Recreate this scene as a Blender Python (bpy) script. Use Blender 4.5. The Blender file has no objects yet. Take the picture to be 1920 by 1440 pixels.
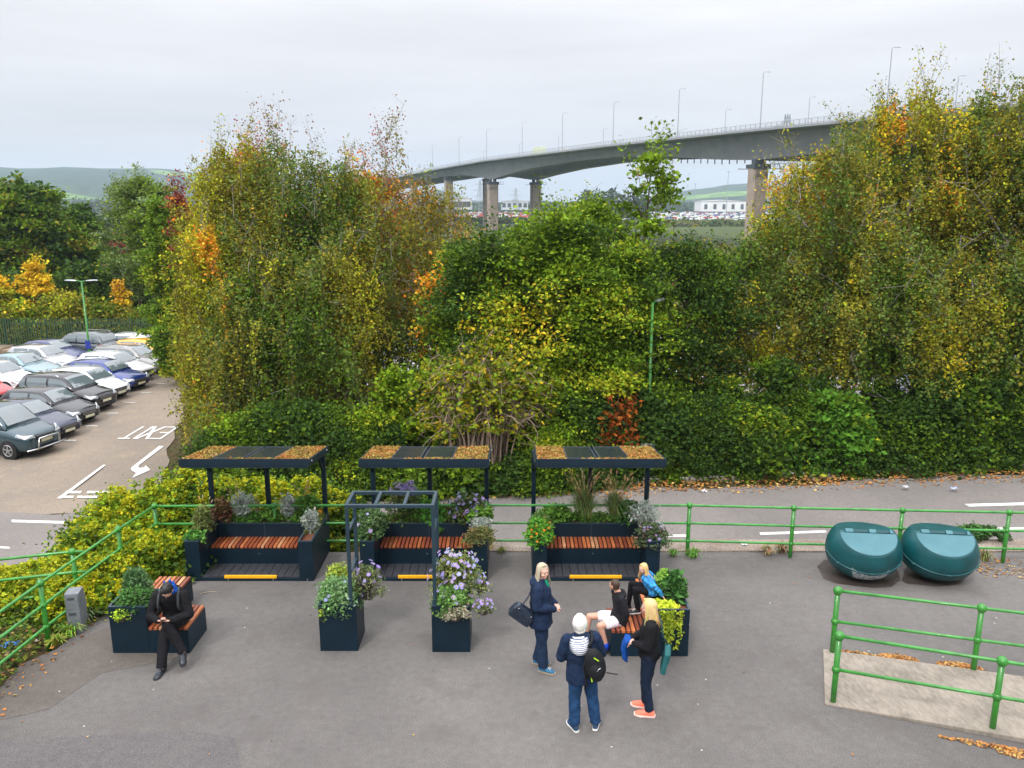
import bpy, bmesh, math, random
import numpy as np
from mathutils import Vector, Matrix, noise as mnoise
R = math.radians
sc = bpy.context.scene
COL = sc.collection
rng = np.random.default_rng(7)
random.seed(7)

# ------------------------------------------------------------------ camera, sky, sun, exposure
CAM_H, PITCH, FPX = 6.8, R(12.6), 1520.0
cd = bpy.data.cameras.new('camera'); cam = bpy.data.objects.new('camera', cd); COL.objects.link(cam)
cd.sensor_width = 36; cd.lens = 36*FPX/1920; cd.clip_start = .1; cd.clip_end = 20000
cam.location = (0, 0, CAM_H); cam.rotation_euler = (R(90)-PITCH, 0, 0)
sc.camera = cam
w = bpy.data.worlds.new('World'); sc.world = w; w.use_nodes = True
nt = w.node_tree; N = nt.nodes; L = nt.links; N.clear()
SUN_EL, SUN_AZ = R(48), R(205)          # azimuth measured clockwise from +Y
out = N.new('ShaderNodeOutputWorld'); bg = N.new('ShaderNodeBackground'); L.new(bg.outputs[0], out.inputs[0])
sky = N.new('ShaderNodeTexSky'); sky.sky_type = 'NISHITA'; sky.sun_disc = False
sky.sun_elevation = SUN_EL; sky.sun_rotation = SUN_AZ; sky.air_density = 1.0; sky.dust_density = 3
tc = N.new('ShaderNodeTexCoord'); sep = N.new('ShaderNodeSeparateXYZ'); L.new(tc.outputs['Generated'], sep.inputs[0])
# overcast layer: brighter towards the zenith, soft stretched cloud bands
zc = N.new('ShaderNodeMath'); zc.operation = 'MAXIMUM'; zc.inputs[1].default_value = 0; L.new(sep.outputs['Z'], zc.inputs[0]); zp = N.new('ShaderNodeMath'); zp.operation = 'POWER'; zp.inputs[1].default_value = 1.5; L.new(zc.outputs[0], zp.inputs[0])
ramp = N.new('ShaderNodeMapRange'); L.new(zp.outputs[0], ramp.inputs[0])
ramp.inputs[1].default_value = 0; ramp.inputs[2].default_value = 1.0; ramp.inputs[3].default_value = 5.1; ramp.inputs[4].default_value = 27.0
mp = N.new('ShaderNodeMapping'); mp.inputs['Scale'].default_value = (1.3, 1.3, 11); L.new(tc.outputs['Generated'], mp.inputs[0])
cn = N.new('ShaderNodeTexNoise'); cn.inputs['Scale'].default_value = 1.7; cn.inputs['Detail'].default_value = 5; cn.inputs['Roughness'].default_value = .5; L.new(mp.outputs[0], cn.inputs[0])
cr = N.new('ShaderNodeMapRange'); L.new(cn.outputs[0], cr.inputs[0])
cr.inputs[1].default_value = .33; cr.inputs[2].default_value = .66; cr.inputs[3].default_value = .89; cr.inputs[4].default_value = 1.05
mul = N.new('ShaderNodeMath'); mul.operation = 'MULTIPLY'; L.new(ramp.outputs[0], mul.inputs[0]); L.new(cr.outputs[0], mul.inputs[1])
tint = N.new('ShaderNodeMix'); tint.data_type = 'RGBA'; L.new(cr.outputs[0], tint.inputs[0])
tint.inputs[6].default_value = (.95, .955, 1.01, 1); tint.inputs[7].default_value = (.985, .985, 1.02, 1)
vm = N.new('ShaderNodeVectorMath'); vm.operation = 'SCALE'; L.new(tint.outputs[2], vm.inputs[0]); L.new(mul.outputs[0], vm.inputs['Scale'])
mx = N.new('ShaderNodeMix'); mx.data_type = 'RGBA'; mx.inputs[0].default_value = .965
L.new(sky.outputs[0], mx.inputs[6]); L.new(vm.outputs[0], mx.inputs[7]); L.new(mx.outputs[2], bg.inputs[0])
bg.inputs[1].default_value = .1
sd = bpy.data.lights.new('sun', 'SUN'); sd.energy = 1.5; sd.angle = R(10); sd.color = (1, .96, .9)
so = bpy.data.objects.new('sun', sd); COL.objects.link(so)
sdir = Vector((math.sin(SUN_AZ)*math.cos(SUN_EL), math.cos(SUN_AZ)*math.cos(SUN_EL), math.sin(SUN_EL)))
so.rotation_euler = sdir.to_track_quat('Z', 'Y').to_euler(); so.location = sdir*60
sc.view_settings.view_transform = 'Standard'; sc.view_settings.look = 'None'; sc.view_settings.gamma = 1
sc.view_settings.exposure = 0.5
cy = sc.cycles
cy.max_bounces = 6; cy.diffuse_bounces = 3; cy.glossy_bounces = 2; cy.transmission_bounces = 3; cy.transparent_max_bounces = 4
cy.volume_bounces = 1; cy.use_denoising = True; cy.sample_clamp_indirect = 4; cy.caustics_reflective = False; cy.caustics_refractive = False

# ------------------------------------------------------------------ helpers
def ground_pt(px, py, z=0.0):
    """point at height z seen at photograph pixel (1920 wide)"""
    a = PITCH + math.atan((py-720)/FPX)
    H = CAM_H - z; Y = H/math.tan(a); D = Y*math.cos(PITCH)+H*math.sin(PITCH)
    return Vector(((px-960)/FPX*D, Y, z))
def at_depth(px, py, Y):
    a = PITCH + math.atan((py-720)/FPX); H = Y*math.tan(a); D = Y*math.cos(PITCH)+H*math.sin(PITCH)
    return Vector(((px-960)/FPX*D, Y, CAM_H-H))
def tag(o, label=None, cat=None, group=None, kind=None):
    if label: o['label'] = label
    if cat: o['category'] = cat
    if group: o['group'] = group
    if kind: o['kind'] = kind
    return o
def thing(name, label, cat, loc=(0, 0, 0), rz=0, group=None):
    o = bpy.data.objects.new(name, None); COL.objects.link(o); o.empty_display_size = .2
    o.location = loc; o.rotation_euler = (0, 0, rz); return tag(o, label, cat, group)
def link_mesh(name, me, mat=None, parent=None, smooth=False):
    o = bpy.data.objects.new(name, me); COL.objects.link(o)
    if mat is not None:
        for m in (mat if isinstance(mat, (list, tuple)) else [mat]): me.materials.append(m)
    if smooth: me.shade_smooth()
    if parent is not None: o.parent = parent
    return o
def copy_tree(o, parent=None):
    kids = list(o.children); c = o.copy(); COL.objects.link(c)
    if parent is not None: c.parent = parent
    for k in kids: copy_tree(k, c)
    return c

class MB:
    def __init__(s): s.v = []; s.f = []; s.m = []; s.c = []; s.mi = 0; s.col = (1, 1, 1)
    def add(s, vs, fs, flip=False):
        b = len(s.v); s.v += [tuple(q) for q in vs]
        for f in fs:
            s.f.append(tuple(b+i for i in (reversed(f) if flip else f))); s.m.append(s.mi); s.c.append(s.col)
    def box(s, x0, x1, y0, y1, z0, z1, M=None):
        vs = [Vector((x, y, z)) for z in (z0, z1) for x, y in ((x0, y0), (x1, y0), (x1, y1), (x0, y1))]
        if M is not None: vs = [M @ q for q in vs]
        s.add(vs, [(3, 2, 1, 0), (4, 5, 6, 7), (0, 1, 5, 4), (1, 2, 6, 5), (2, 3, 7, 6), (3, 0, 4, 7)])
    def beam(s, a, b, w, h, up=(0, 0, 1)):
        a = Vector(a); b = Vector(b); d = (b-a).normalized(); sd = d.cross(Vector(up))
        if sd.length < 1e-4: sd = Vector((1, 0, 0))
        sd.normalize(); u = sd.cross(d).normalized()
        vs = [p + sd*(w/2*i) + u*(h/2*j) for p in (a, b) for i, j in ((-1, -1), (1, -1), (1, 1), (-1, 1))]
        s.add(vs, [(0, 1, 2, 3), (7, 6, 5, 4), (1, 0, 4, 5), (2, 1, 5, 6), (3, 2, 6, 7), (0, 3, 7, 4)])
    def tube(s, pts, rad, n=8, cap=True):
        pts = [Vector(p) for p in pts]; k = len(pts)
        if not hasattr(rad, '__len__'): rad = [rad]*k
        b = len(s.v); prev = None
        for i, p in enumerate(pts):
            d = (pts[min(i+1, k-1)]-pts[max(i-1, 0)]);
            if d.length < 1e-7: d = Vector((0, 0, 1))
            d.normalize()
            u = (prev - d*prev.dot(d)) if prev is not None else d.orthogonal()
            if u.length < 1e-5: u = d.orthogonal()
            u.normalize(); prev = u; q = d.cross(u)
            for j in range(n):
                a = 2*math.pi*j/n; s.v.append(tuple(p+(u*math.cos(a)+q*math.sin(a))*rad[i]))
        for i in range(k-1):
            for j in range(n):
                a0 = b+i*n+j; a1 = b+i*n+(j+1) % n
                s.f.append((a0, a1, a1+n, a0+n)); s.m.append(s.mi); s.c.append(s.col)
        if cap and n > 2:
            s.f.append(tuple(b+j for j in reversed(range(n)))); s.m.append(s.mi); s.c.append(s.col)
            s.f.append(tuple(b+(k-1)*n+j for j in range(n))); s.m.append(s.mi); s.c.append(s.col)
    def lathe(s, c, prof, n=16, M=None):
        """prof: list of (r, z) from bottom to top about vertical axis through c"""
        b = len(s.v); c = Vector(c)
        for r, z in prof:
            for j in range(n):
                a = 2*math.pi*j/n; q = Vector((r*math.cos(a), r*math.sin(a), z))
                if M is not None: q = M @ q
                s.v.append(tuple(c+q))
        k = len(prof)
        for i in range(k-1):
            for j in range(n):
                a0 = b+i*n+j; a1 = b+i*n+(j+1) % n
                s.f.append((a0, a1, a1+n, a0+n)); s.m.append(s.mi); s.c.append(s.col)
        s.f.append(tuple(b+j for j in reversed(range(n)))); s.m.append(s.mi); s.c.append(s.col)
        s.f.append(tuple(b+(k-1)*n+j for j in range(n))); s.m.append(s.mi); s.c.append(s.col)
    def ell(s, c, r, n=14, m=9, M=None):
        """closed ellipsoid, r=(rx,ry,rz)"""
        if not hasattr(r, '__len__'): r = (r, r, r)
        c = Vector(c); b = len(s.v)
        def put(q):
            q = Vector((q[0]*r[0], q[1]*r[1], q[2]*r[2]))
            if M is not None: q = M @ q
            s.v.append(tuple(c+q))
        put((0, 0, -1))
        for i in range(1, m):
            t = -math.pi/2+math.pi*i/m
            for j in range(n):
                a = 2*math.pi*j/n; put((math.cos(t)*math.cos(a), math.cos(t)*math.sin(a), math.sin(t)))
        put((0, 0, 1)); e = len(s.v)-1
        def F(*f): s.f.append(f); s.m.append(s.mi); s.c.append(s.col)
        for j in range(n):
            F(b, b+1+(j+1) % n, b+1+j); F(e, e-n+j, e-n+(j+1) % n)
        for i in range(m-2):
            for j in range(n):
                a0 = b+1+i*n+j; a1 = b+1+i*n+(j+1) % n; F(a0, a1, a1+n, a0+n)
    def loft(s, rings, cap=True):
        """rings: list of equal-length point lists"""
        n = len(rings[0]); b = len(s.v)
        for r in rings: s.v += [tuple(q) for q in r]
        for i in range(len(rings)-1):
            for j in range(n):
                a0 = b+i*n+j; a1 = b+i*n+(j+1) % n
                s.f.append((a0, a1, a1+n, a0+n)); s.m.append(s.mi); s.c.append(s.col)
        if cap:
            s.f.append(tuple(b+j for j in reversed(range(n)))); s.m.append(s.mi); s.c.append(s.col)
            s.f.append(tuple(b+(len(rings)-1)*n+j for j in range(n))); s.m.append(s.mi); s.c.append(s.col)
    def poly(s, pts, th=0):
        pts = [Vector(p) for p in pts]; n = len(pts)
        if th == 0: s.add(pts, [tuple(range(n))]); return
        vs = pts+[p+Vector((0, 0, -th)) for p in pts]
        s.add(vs, [tuple(range(n)), tuple(reversed(range(n, 2*n)))]+[(i, i+n, (i+1) % n+n, (i+1) % n) for i in range(n)])
    def mesh(s, name, colors=False):
        me = bpy.data.meshes.new(name); me.from_pydata(s.v, [], s.f)
        if any(s.m): me.polygons.foreach_set('material_index', s.m)
        if colors:
            at = me.color_attributes.new('col', 'FLOAT_COLOR', 'CORNER'); arr = []
            for f, c in zip(s.f, s.c): arr += [c[0], c[1], c[2], 1.0]*len(f)
            at.data.foreach_set('color', arr)
        me.update(); return me
    def build(s, name, mat=None, parent=None, smooth=False, colors=False, bevel=0):
        o = link_mesh(name, s.mesh(name, colors), mat, parent, smooth)
        if bevel:
            bv = o.modifiers.new('bevel', 'BEVEL'); bv.width = bevel; bv.segments = 2; bv.limit_method = 'ANGLE'
        return o

# ------------------------------------------------------------------ materials
def new_mat(name):
    m = bpy.data.materials.new(name); m.use_nodes = True; return m, m.node_tree.nodes, m.node_tree.links, m.node_tree.nodes['Principled BSDF']
def pm(name, c, rough=.6, metal=0, var=.12, scale=6, bump=0, bscale=60, coat=0, spec=.5, c2=None, detail=4):
    """painted / plain material with procedural colour variation"""
    m, n, l, b = new_mat(name)
    tcn = n.new('ShaderNodeTexCoord'); nz = n.new('ShaderNodeTexNoise'); nz.inputs['Scale'].default_value = scale; nz.inputs['Detail'].default_value = detail
    l.new(tcn.outputs['Object'], nz.inputs[0])
    mr = n.new('ShaderNodeMapRange'); mr.inputs[1].default_value = .3; mr.inputs[2].default_value = .7; l.new(nz.outputs[0], mr.inputs[0])
    mi = n.new('ShaderNodeMix'); mi.data_type = 'RGBA'; l.new(mr.outputs[0], mi.inputs[0])
    a = c2 if c2 else tuple(min(1, q*(1+var)) for q in c)
    mi.inputs[6].default_value = (*[q*(1-var) for q in c], 1) if not c2 else (*c, 1); mi.inputs[7].default_value = (*a, 1)
    l.new(mi.outputs[2], b.inputs['Base Color'])
    b.inputs['Roughness'].default_value = rough; b.inputs['Metallic'].default_value = metal; b.inputs['Coat Weight'].default_value = coat
    b.inputs['Specular IOR Level'].default_value = spec
    if bump:
        n2 = n.new('ShaderNodeTexNoise'); n2.inputs['Scale'].default_value = bscale; n2.inputs['Detail'].default_value = 3; l.new(tcn.outputs['Object'], n2.inputs[0])
        bp = n.new('ShaderNodeBump'); bp.inputs['Strength'].default_value = bump; bp.inputs['Distance'].default_value = .01
        l.new(n2.outputs[0], bp.inputs['Height']); l.new(bp.outputs[0], b.inputs['Normal'])
    return m
def attr_mat(name, rough=.55, trans=0, spec=.3, var=.0):
    m, n, l, b = new_mat(name)
    a = n.new('ShaderNodeAttribute'); a.attribute_name = 'col'
    b.inputs['Roughness'].default_value = rough; b.inputs['Specular IOR Level'].default_value = spec
    l.new(a.outputs['Color'], b.inputs['Base Color'])
    if trans:
        t = n.new('ShaderNodeBsdfTranslucent'); l.new(a.outputs['Color'], t.inputs[0]); mxs = n.new('ShaderNodeMixShader'); mxs.inputs[0].default_value = trans
        l.new(b.outputs[0], mxs.inputs[1]); l.new(t.outputs[0], mxs.inputs[2]); l.new(mxs.outputs[0], n['Material Output'].inputs[0])
    return m
def asphalt(name, base, base2, speck=.35, scale=.35, fine=90, stain=None, rough=.85):
    m, n, l, b = new_mat(name)
    tcn = n.new('ShaderNodeTexCoord')
    def nz(s, d=5, r=.55):
        q = n.new('ShaderNodeTexNoise'); q.inputs['Scale'].default_value = s; q.inputs['Detail'].default_value = d; q.inputs['Roughness'].default_value = r; l.new(tcn.outputs['Object'], q.inputs[0]); return q
    def mapr(x, a, c_, lo, hi):
        q = n.new('ShaderNodeMapRange'); q.inputs[1].default_value = a; q.inputs[2].default_value = c_; q.inputs[3].default_value = lo; q.inputs[4].default_value = hi; l.new(x, q.inputs[0]); return q.outputs[0]
    big = nz(scale, 6, .6); mi = n.new('ShaderNodeMix'); mi.data_type = 'RGBA'; l.new(mapr(big.outputs[0], .33, .67, 0, 1), mi.inputs[0])
    mi.inputs[6].default_value = (*base, 1); mi.inputs[7].default_value = (*base2, 1)
    fn = nz(fine, 2, .7); md = nz(9, 4, .6)
    k = n.new('ShaderNodeMath'); k.operation = 'MULTIPLY'; l.new(mapr(fn.outputs[0], .3, .7, 1-speck, 1+speck), k.inputs[0]); l.new(mapr(md.outputs[0], .3, .7, .9, 1.1), k.inputs[1])
    v = n.new('ShaderNodeVectorMath'); v.operation = 'SCALE'; l.new(mi.outputs[2], v.inputs[0]); l.new(k.outputs[0], v.inputs['Scale'])
    last = v.outputs[0]
    for sc3, thr, colr in ((2.6, .035, (.42, .40, .37, 1)), (4.1, .03, (.03, .028, .027, 1))):      # scattered pale grit and dark gum spots
        vo3 = n.new('ShaderNodeTexVoronoi'); vo3.inputs['Scale'].default_value = sc3; l.new(tcn.outputs['Object'], vo3.inputs[0]); th = n.new('ShaderNodeMath'); th.operation = 'LESS_THAN'; th.inputs[1].default_value = thr; l.new(vo3.outputs['Distance'], th.inputs[0])
        m3 = n.new('ShaderNodeMix'); m3.data_type = 'RGBA'; l.new(th.outputs[0], m3.inputs[0]); l.new(last, m3.inputs[6]); m3.inputs[7].default_value = colr; last = m3.outputs[2]
    if stain:
        st = nz(1.3, 5, .65); m2 = n.new('ShaderNodeMix'); m2.data_type = 'RGBA'; l.new(mapr(st.outputs[0], .56, .74, 0, .75), m2.inputs[0])
        l.new(last, m2.inputs[6]); m2.inputs[7].default_value = (*stain, 1); last = m2.outputs[2]
    l.new(last, b.inputs['Base Color']); b.inputs['Roughness'].default_value = rough; b.inputs['Specular IOR Level'].default_value = .25
    bp = n.new('ShaderNodeBump'); bp.inputs['Strength'].default_value = .35; bp.inputs['Distance'].default_value = .006; l.new(fn.outputs[0], bp.inputs['Height']); l.new(bp.outputs[0], b.inputs['Normal'])
    return m
LEAF = attr_mat('leaf', .6, .28, .10)
ATTR = attr_mat('tinted', .6)
WOODATTR = attr_mat('hardwood_slat', .5, 0, .4)
BARK = pm('bark', (.09, .07, .05), .9, var=.4, scale=14, bump=.5, bscale=40)
BIRCHBARK = pm('birch_bark', (.12, .10, .08), .8, scale=9, c2=(.42, .40, .36), bump=.3, detail=6)
NAVY = pm('navy_steel', (.003, .014, .025), .45, var=.2, scale=3, spec=.28)
NAVYRIM = pm('navy_rim', (.022, .045, .062), .35, var=.15, scale=5)
SLATE = pm('slate_frame', (.014, .036, .052), .38, var=.12, scale=5)
GREEN = pm('green_paint', (.030, .20, .022), .35, var=.18, scale=8, bump=.15, bscale=30, coat=.2)
GREENRAIL = pm('green_rail_paint', (.045, .24, .04), .38, var=.3, scale=5, coat=.15)
YELLOW = pm('yellow_strip', (.85, .42, .006), .45, var=.06)
DECKB = pm('deck_board', (.03, .033, .04), .7, var=.3, scale=12, bump=.3)
SOIL = pm('soil_bark_mulch', (.09, .03, .015), .95, scale=45, c2=(.22, .08, .035), bump=.8, bscale=60)
SOLAR = pm('solar_glass', (.02, .026, .035), .13, var=.2, scale=30)
WHITEP = pm('road_paint', (.62, .62, .60), .7, var=.18, scale=7)
STEEL = pm('galvanised', (.42, .44, .46), .4, .7, var=.1)
CONC = pm('concrete', (.33, .30, .26), .9, scale=4, c2=(.46, .43, .38), bump=.6, bscale=80, detail=8)
# ------------------------------------------------------------------ terrain, road, car park, plaza
def sm(t): t = np.clip(t, 0, 1); return t*t*(3-2*t)
def zroad(x): return np.maximum(-2.7, -1.95+.04*np.asarray(x, float))
def zlow(x, y):
    """level of road / car park surface"""
    return zroad(x)+(-2.7-zroad(x))*sm((np.asarray(y, float)-23.5)/5.0)
def zyard(x, y): return zlow(x, y) + (-2.8-zlow(x, y))*sm((y-24)/8)
def hills(x, y):
    d = np.hypot(x, y); az = np.degrees(np.arctan2(x, y))
    prof = 118*np.exp(-((az+34)/13.0)**2) + 96*np.exp(-((az+21)/7)**2)*.75 + 74*np.exp(-((az+5.2)/1.6)**2)*.7 + 78*np.exp(-((az-15)/5)**2)*.75 + 60*np.exp(-((az-27)/9)**2) + 22
    prof = prof*.93 + 4*np.sin(az*1.3)+3*np.sin(az*3.1+1)
    near = 38*np.exp(-((az+32)/9)**2)
    return near*sm((d-900)/700)*(1-sm((d-1900)/500))*.0 + prof*sm((d-1500)/2000)
def ground_h(x, y):
    x = np.asarray(x, float); y = np.asarray(y, float)
    low = zlow(x, y)-.05
    # land east of the car park and behind the hedge
    far = low + (-4.2-low)*sm((y-30)/40)
    low = np.where(y > 55, far, low)
    low = low + (-7.2-low)*sm((y-58)/90)
    plaza = -.35+0*x
    bank_t = sm((y-13.1)/3.2)
    left = -.02+(low+.02)*bank_t
    h = np.where(y < 15.3, plaza, low)
    h = np.where((x < -7.25) & (y < 17), left, h)
    mid = (x >= -7.25) & (x < -1.5) & (y >= 15.3) & (y < 17.2)
    h = np.where(mid, .0+(low-.0)*sm((y-15.3)/1.9), h)
    return h + hills(x, y)*(np.hypot(x, y) > 1400)
def axis(edges):
    o = []
    for a, b, s in edges: o += list(np.arange(a, b, s))
    return np.array(o)
gx = axis([(-6000, -2000, 250), (-2000, -400, 80), (-400, -80, 20), (-80, -30, 4), (-30, 20, .7), (20, 80, 4), (80, 400, 20), (400, 2000, 80), (2000, 6001, 250)])
gy = axis([(-200, -20, 30), (-20, 10, 3), (10, 40, .55), (40, 80, 2.5), (80, 400, 16), (400, 1500, 70), (1500, 3800, 75), (3800, 6001, 300)])
X, Y = np.meshgrid(gx, gy); Z = ground_h(X, Y)
def grid_mesh(name, X, Y, Z):
    r, c = X.shape; me = bpy.data.meshes.new(name)
    co = np.stack([X, Y, Z], -1).reshape(-1, 3); idx = np.arange(r*c).reshape(r, c)
    f = np.stack([idx[:-1, :-1], idx[:-1, 1:], idx[1:, 1:], idx[1:, :-1]], -1).reshape(-1, 4)
    me.vertices.add(len(co)); me.vertices.foreach_set('co', co.astype(np.float32).ravel())
    me.loops.add(f.size); me.loops.foreach_set('vertex_index', f.ravel().astype(np.int32))
    me.polygons.add(len(f)); me.polygons.foreach_set('loop_start', np.arange(0, f.size, 4, dtype=np.int32)); me.polygons.foreach_set('loop_total', np.full(len(f), 4, np.int32))
    me.update(); me.validate(); return me
# field / scrub ground material: patchwork of greens
m, n, l, b = new_mat('field'); GROUNDM = m
tcn = n.new('ShaderNodeTexCoord')
vo = n.new('ShaderNodeTexVoronoi'); vo.inputs['Scale'].default_value = .0042; l.new(tcn.outputs['Object'], vo.inputs[0])
crp = n.new('ShaderNodeValToRGB'); e = crp.color_ramp; e.elements[0].position = 0; e.elements[0].color = (.065, .085, .03, 1); e.elements[1].position = 1; e.elements[1].color = (.16, .17, .05, 1)
q = e.elements.new(.45); q.color = (.09, .11, .035, 1); q = e.elements.new(.66); q.color = (.10, .19, .04, 1); q = e.elements.new(.8); q.color = (.035, .06, .03, 1); e.interpolation = 'CONSTANT'
sp = n.new('ShaderNodeSeparateColor'); l.new(vo.outputs['Color'], sp.inputs[0]); l.new(sp.outputs[0], crp.inputs[0])
nz = n.new('ShaderNodeTexNoise'); nz.inputs['Scale'].default_value = .35; nz.inputs['Detail'].default_value = 8; l.new(tcn.outputs['Object'], nz.inputs[0])
nz2 = n.new('ShaderNodeTexNoise'); nz2.inputs['Scale'].default_value = 7; nz2.inputs['Detail'].default_value = 5; l.new(tcn.outputs['Object'], nz2.inputs[0])
c1 = n.new('ShaderNodeValToRGB'); e = c1.color_ramp; e.elements[0].position = .36; e.elements[0].color = (.035, .03, .015, 1); e.elements[1].position = .62; e.elements[1].color = (.05, .065, .02, 1); q = e.elements.new(.5); q.color = (.09, .06, .03, 1)
l.new(nz2.outputs[0], c1.inputs[0])
# near the site bare soil and litter, farther off fields
sx = n.new('ShaderNodeSeparateXYZ'); l.new(tcn.outputs['Object'], sx.inputs[0]); mr = n.new('ShaderNodeMapRange'); mr.inputs[1].default_value = 75; mr.inputs[2].default_value = 130; l.new(sx.outputs[1], mr.inputs[0])
mi = n.new('ShaderNodeMix'); mi.data_type = 'RGBA'; l.new(mr.outputs[0], mi.inputs[0]); l.new(c1.outputs[0], mi.inputs[6])
mv = n.new('ShaderNodeMapRange'); mv.inputs[1].default_value = .3; mv.inputs[2].default_value = .7; mv.inputs[3].default_value = .75; mv.inputs[4].default_value = 1.25; l.new(nz.outputs[0], mv.inputs[0])
vs_ = n.new('ShaderNodeVectorMath'); vs_.operation = 'SCALE'; l.new(crp.outputs[0], vs_.inputs[0]); l.new(mv.outputs[0], vs_.inputs['Scale']); l.new(vs_.outputs[0], mi.inputs[7])
hz_ = n.new('ShaderNodeMapRange'); hz_.inputs[1].default_value = 1500; hz_.inputs[2].default_value = 1900; l.new(sx.outputs[1], hz_.inputs[0])
wv = n.new('ShaderNodeTexVoronoi'); wv.inputs['Scale'].default_value = .0021; l.new(tcn.outputs['Object'], wv.inputs[0]); s3 = n.new('ShaderNodeSeparateColor'); l.new(wv.outputs['Color'], s3.inputs[0])
hc = n.new('ShaderNodeValToRGB'); e = hc.color_ramp; e.interpolation = 'CONSTANT'; e.elements[0].color = (.022, .045, .022, 1); e.elements[1].position = .86; e.elements[1].color = (.11, .20, .04, 1); q = e.elements.new(.45); q.color = (.03, .055, .025, 1); l.new(s3.outputs[1], hc.inputs[0])
nz4 = n.new('ShaderNodeTexNoise'); nz4.inputs['Scale'].default_value = .035; nz4.inputs['Detail'].default_value = 6; l.new(tcn.outputs['Object'], nz4.inputs[0]); m4 = n.new('ShaderNodeMapRange'); m4.inputs[1].default_value = .35; m4.inputs[2].default_value = .65; m4.inputs[3].default_value = .45; m4.inputs[4].default_value = 1.5; l.new(nz4.outputs[0], m4.inputs[0])
v4 = n.new('ShaderNodeVectorMath'); v4.operation = 'SCALE'; l.new(hc.outputs[0], v4.inputs[0]); l.new(m4.outputs[0], v4.inputs['Scale'])
mi5 = n.new('ShaderNodeMix'); mi5.data_type = 'RGBA'; l.new(hz_.outputs[0], mi5.inputs[0]); l.new(mi.outputs[2], mi5.inputs[6]); l.new(v4.outputs[0], mi5.inputs[7])
l.new(mi5.outputs[2], b.inputs['Base Color']); b.inputs['Roughness'].default_value = .95; b.inputs['Specular IOR Level'].default_value = .1
tag(link_mesh('ground', grid_mesh('ground', X, Y, Z), GROUNDM, smooth=True), 'earth, verges and distant fields under everything', kind='structure')

TARMAC = asphalt('plaza_tarmac', (.092, .086, .082), (.168, .157, .149), .45, .17, 75, stain=(.10, .09, .085))
TARMAC2 = asphalt('old_tarmac_band', (.095, .088, .088), (.118, .108, .106), .4, .5, 75)
ROADM = asphalt('road_tarmac', (.155, .143, .135), (.20, .18, .168), .3, .25, 50)
CARPARK = asphalt('car_park_tarmac', (.185, .158, .132), (.25, .205, .16), .28, .22, 40, stain=(.32, .25, .17))
def edge_x(y): return float(np.interp(y, [23.5, 26, 28, 32, 36.8, 41, 45, 52], [-10.6, -11.8, -12.6, -14, -15.3, -17.0, -18.6, -19.5]))
# plaza slab with straight retaining face behind the railing
mb = MB(); P = [(-7.35, -8), (40, -8), (40, 15.0), (-1.5, 15.05), (-6.6, 15.05), (-6.9, 13.4), (-7.2, 10.6), (-7.35, 9)]
mb.poly([(x, y, 0) for x, y in P], .5); tag(mb.build('plaza', TARMAC), 'grey tarmac square in the foreground', kind='structure')
mb = MB(); mb.poly([(-7.0, 9.2, .004), (-4.2, 9.45, .004), (-3.6, 9.3, .004), (-3.3, 8.6, .004), (-3.2, 4, .004), (-7.3, 4, .004)]); tag(mb.build('tarmac_patch', TARMAC2), 'darker relaid tarmac at the lower left', kind='structure')
mb = MB(); mb.poly([ground_pt(*q, .004) for q in ((40, 1245), (250, 1155), (330, 1235), (190, 1262), (90, 1330), (0, 1350), (0, 1290))]); tag(mb.build('tarmac_patch', asphalt('damp_tarmac', (.095, .082, .072), (.125, .11, .098), .3, .8, 75)), 'brownish damp tarmac beside the left verge', kind='structure')
# concrete strip along the railing foot, front face drops to the road
STRIP = asphalt('strip_concrete', (.20, .16, .13), (.30, .25, .21), .5, 1.6, 30, stain=(.12, .085, .06))
mb = MB(); mb.box(-1.45, 40, 15.054, 15.62, -2.6, .03); tag(mb.build('kerb_strip', STRIP, bevel=.01), 'pebbly concrete strip along the foot of the railing', kind='structure')
# road
xs = np.arange(-70, 70, 1.0); ys = np.linspace(15.66, 23.6, 12); X, Y = np.meshgrid(xs, ys)
wob = np.where(Y > 23.3, .18*np.sin(X*.6)+.12*np.sin(X*1.9), 0)
tag(link_mesh('road', grid_mesh('road', X, Y+wob, zroad(X)+.004), ROADM, smooth=True), 'grey two-lane service road behind the railing', kind='structure')
rows = np.linspace(23.45, 52.0, 40); cols = 44
X = np.stack([np.linspace(-75, edge_x(y)+.12*math.sin(y*2), cols) for y in rows]); Y = np.repeat(rows[:, None], cols, 1)
tag(link_mesh('car_park', grid_mesh('car_park', X, Y, zlow(X, Y)-.012), CARPARK, smooth=True), 'worn sandy car park surface at the left', kind='structure')
# far kerb of the road with a ragged concrete edge
mb = MB()
for x in np.arange(2.0, 34, 1.05):
    z = float(zroad(x)); o = random.uniform(-.04, .04); mb.box(x, x+1.0, 24.30+o, 24.6+o, z-.1, z+.10+random.uniform(-.03, .03))
tag(mb.build('kerb', CONC, bevel=.015), 'mossy concrete kerb at the foot of the hedge', kind='structure')
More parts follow.
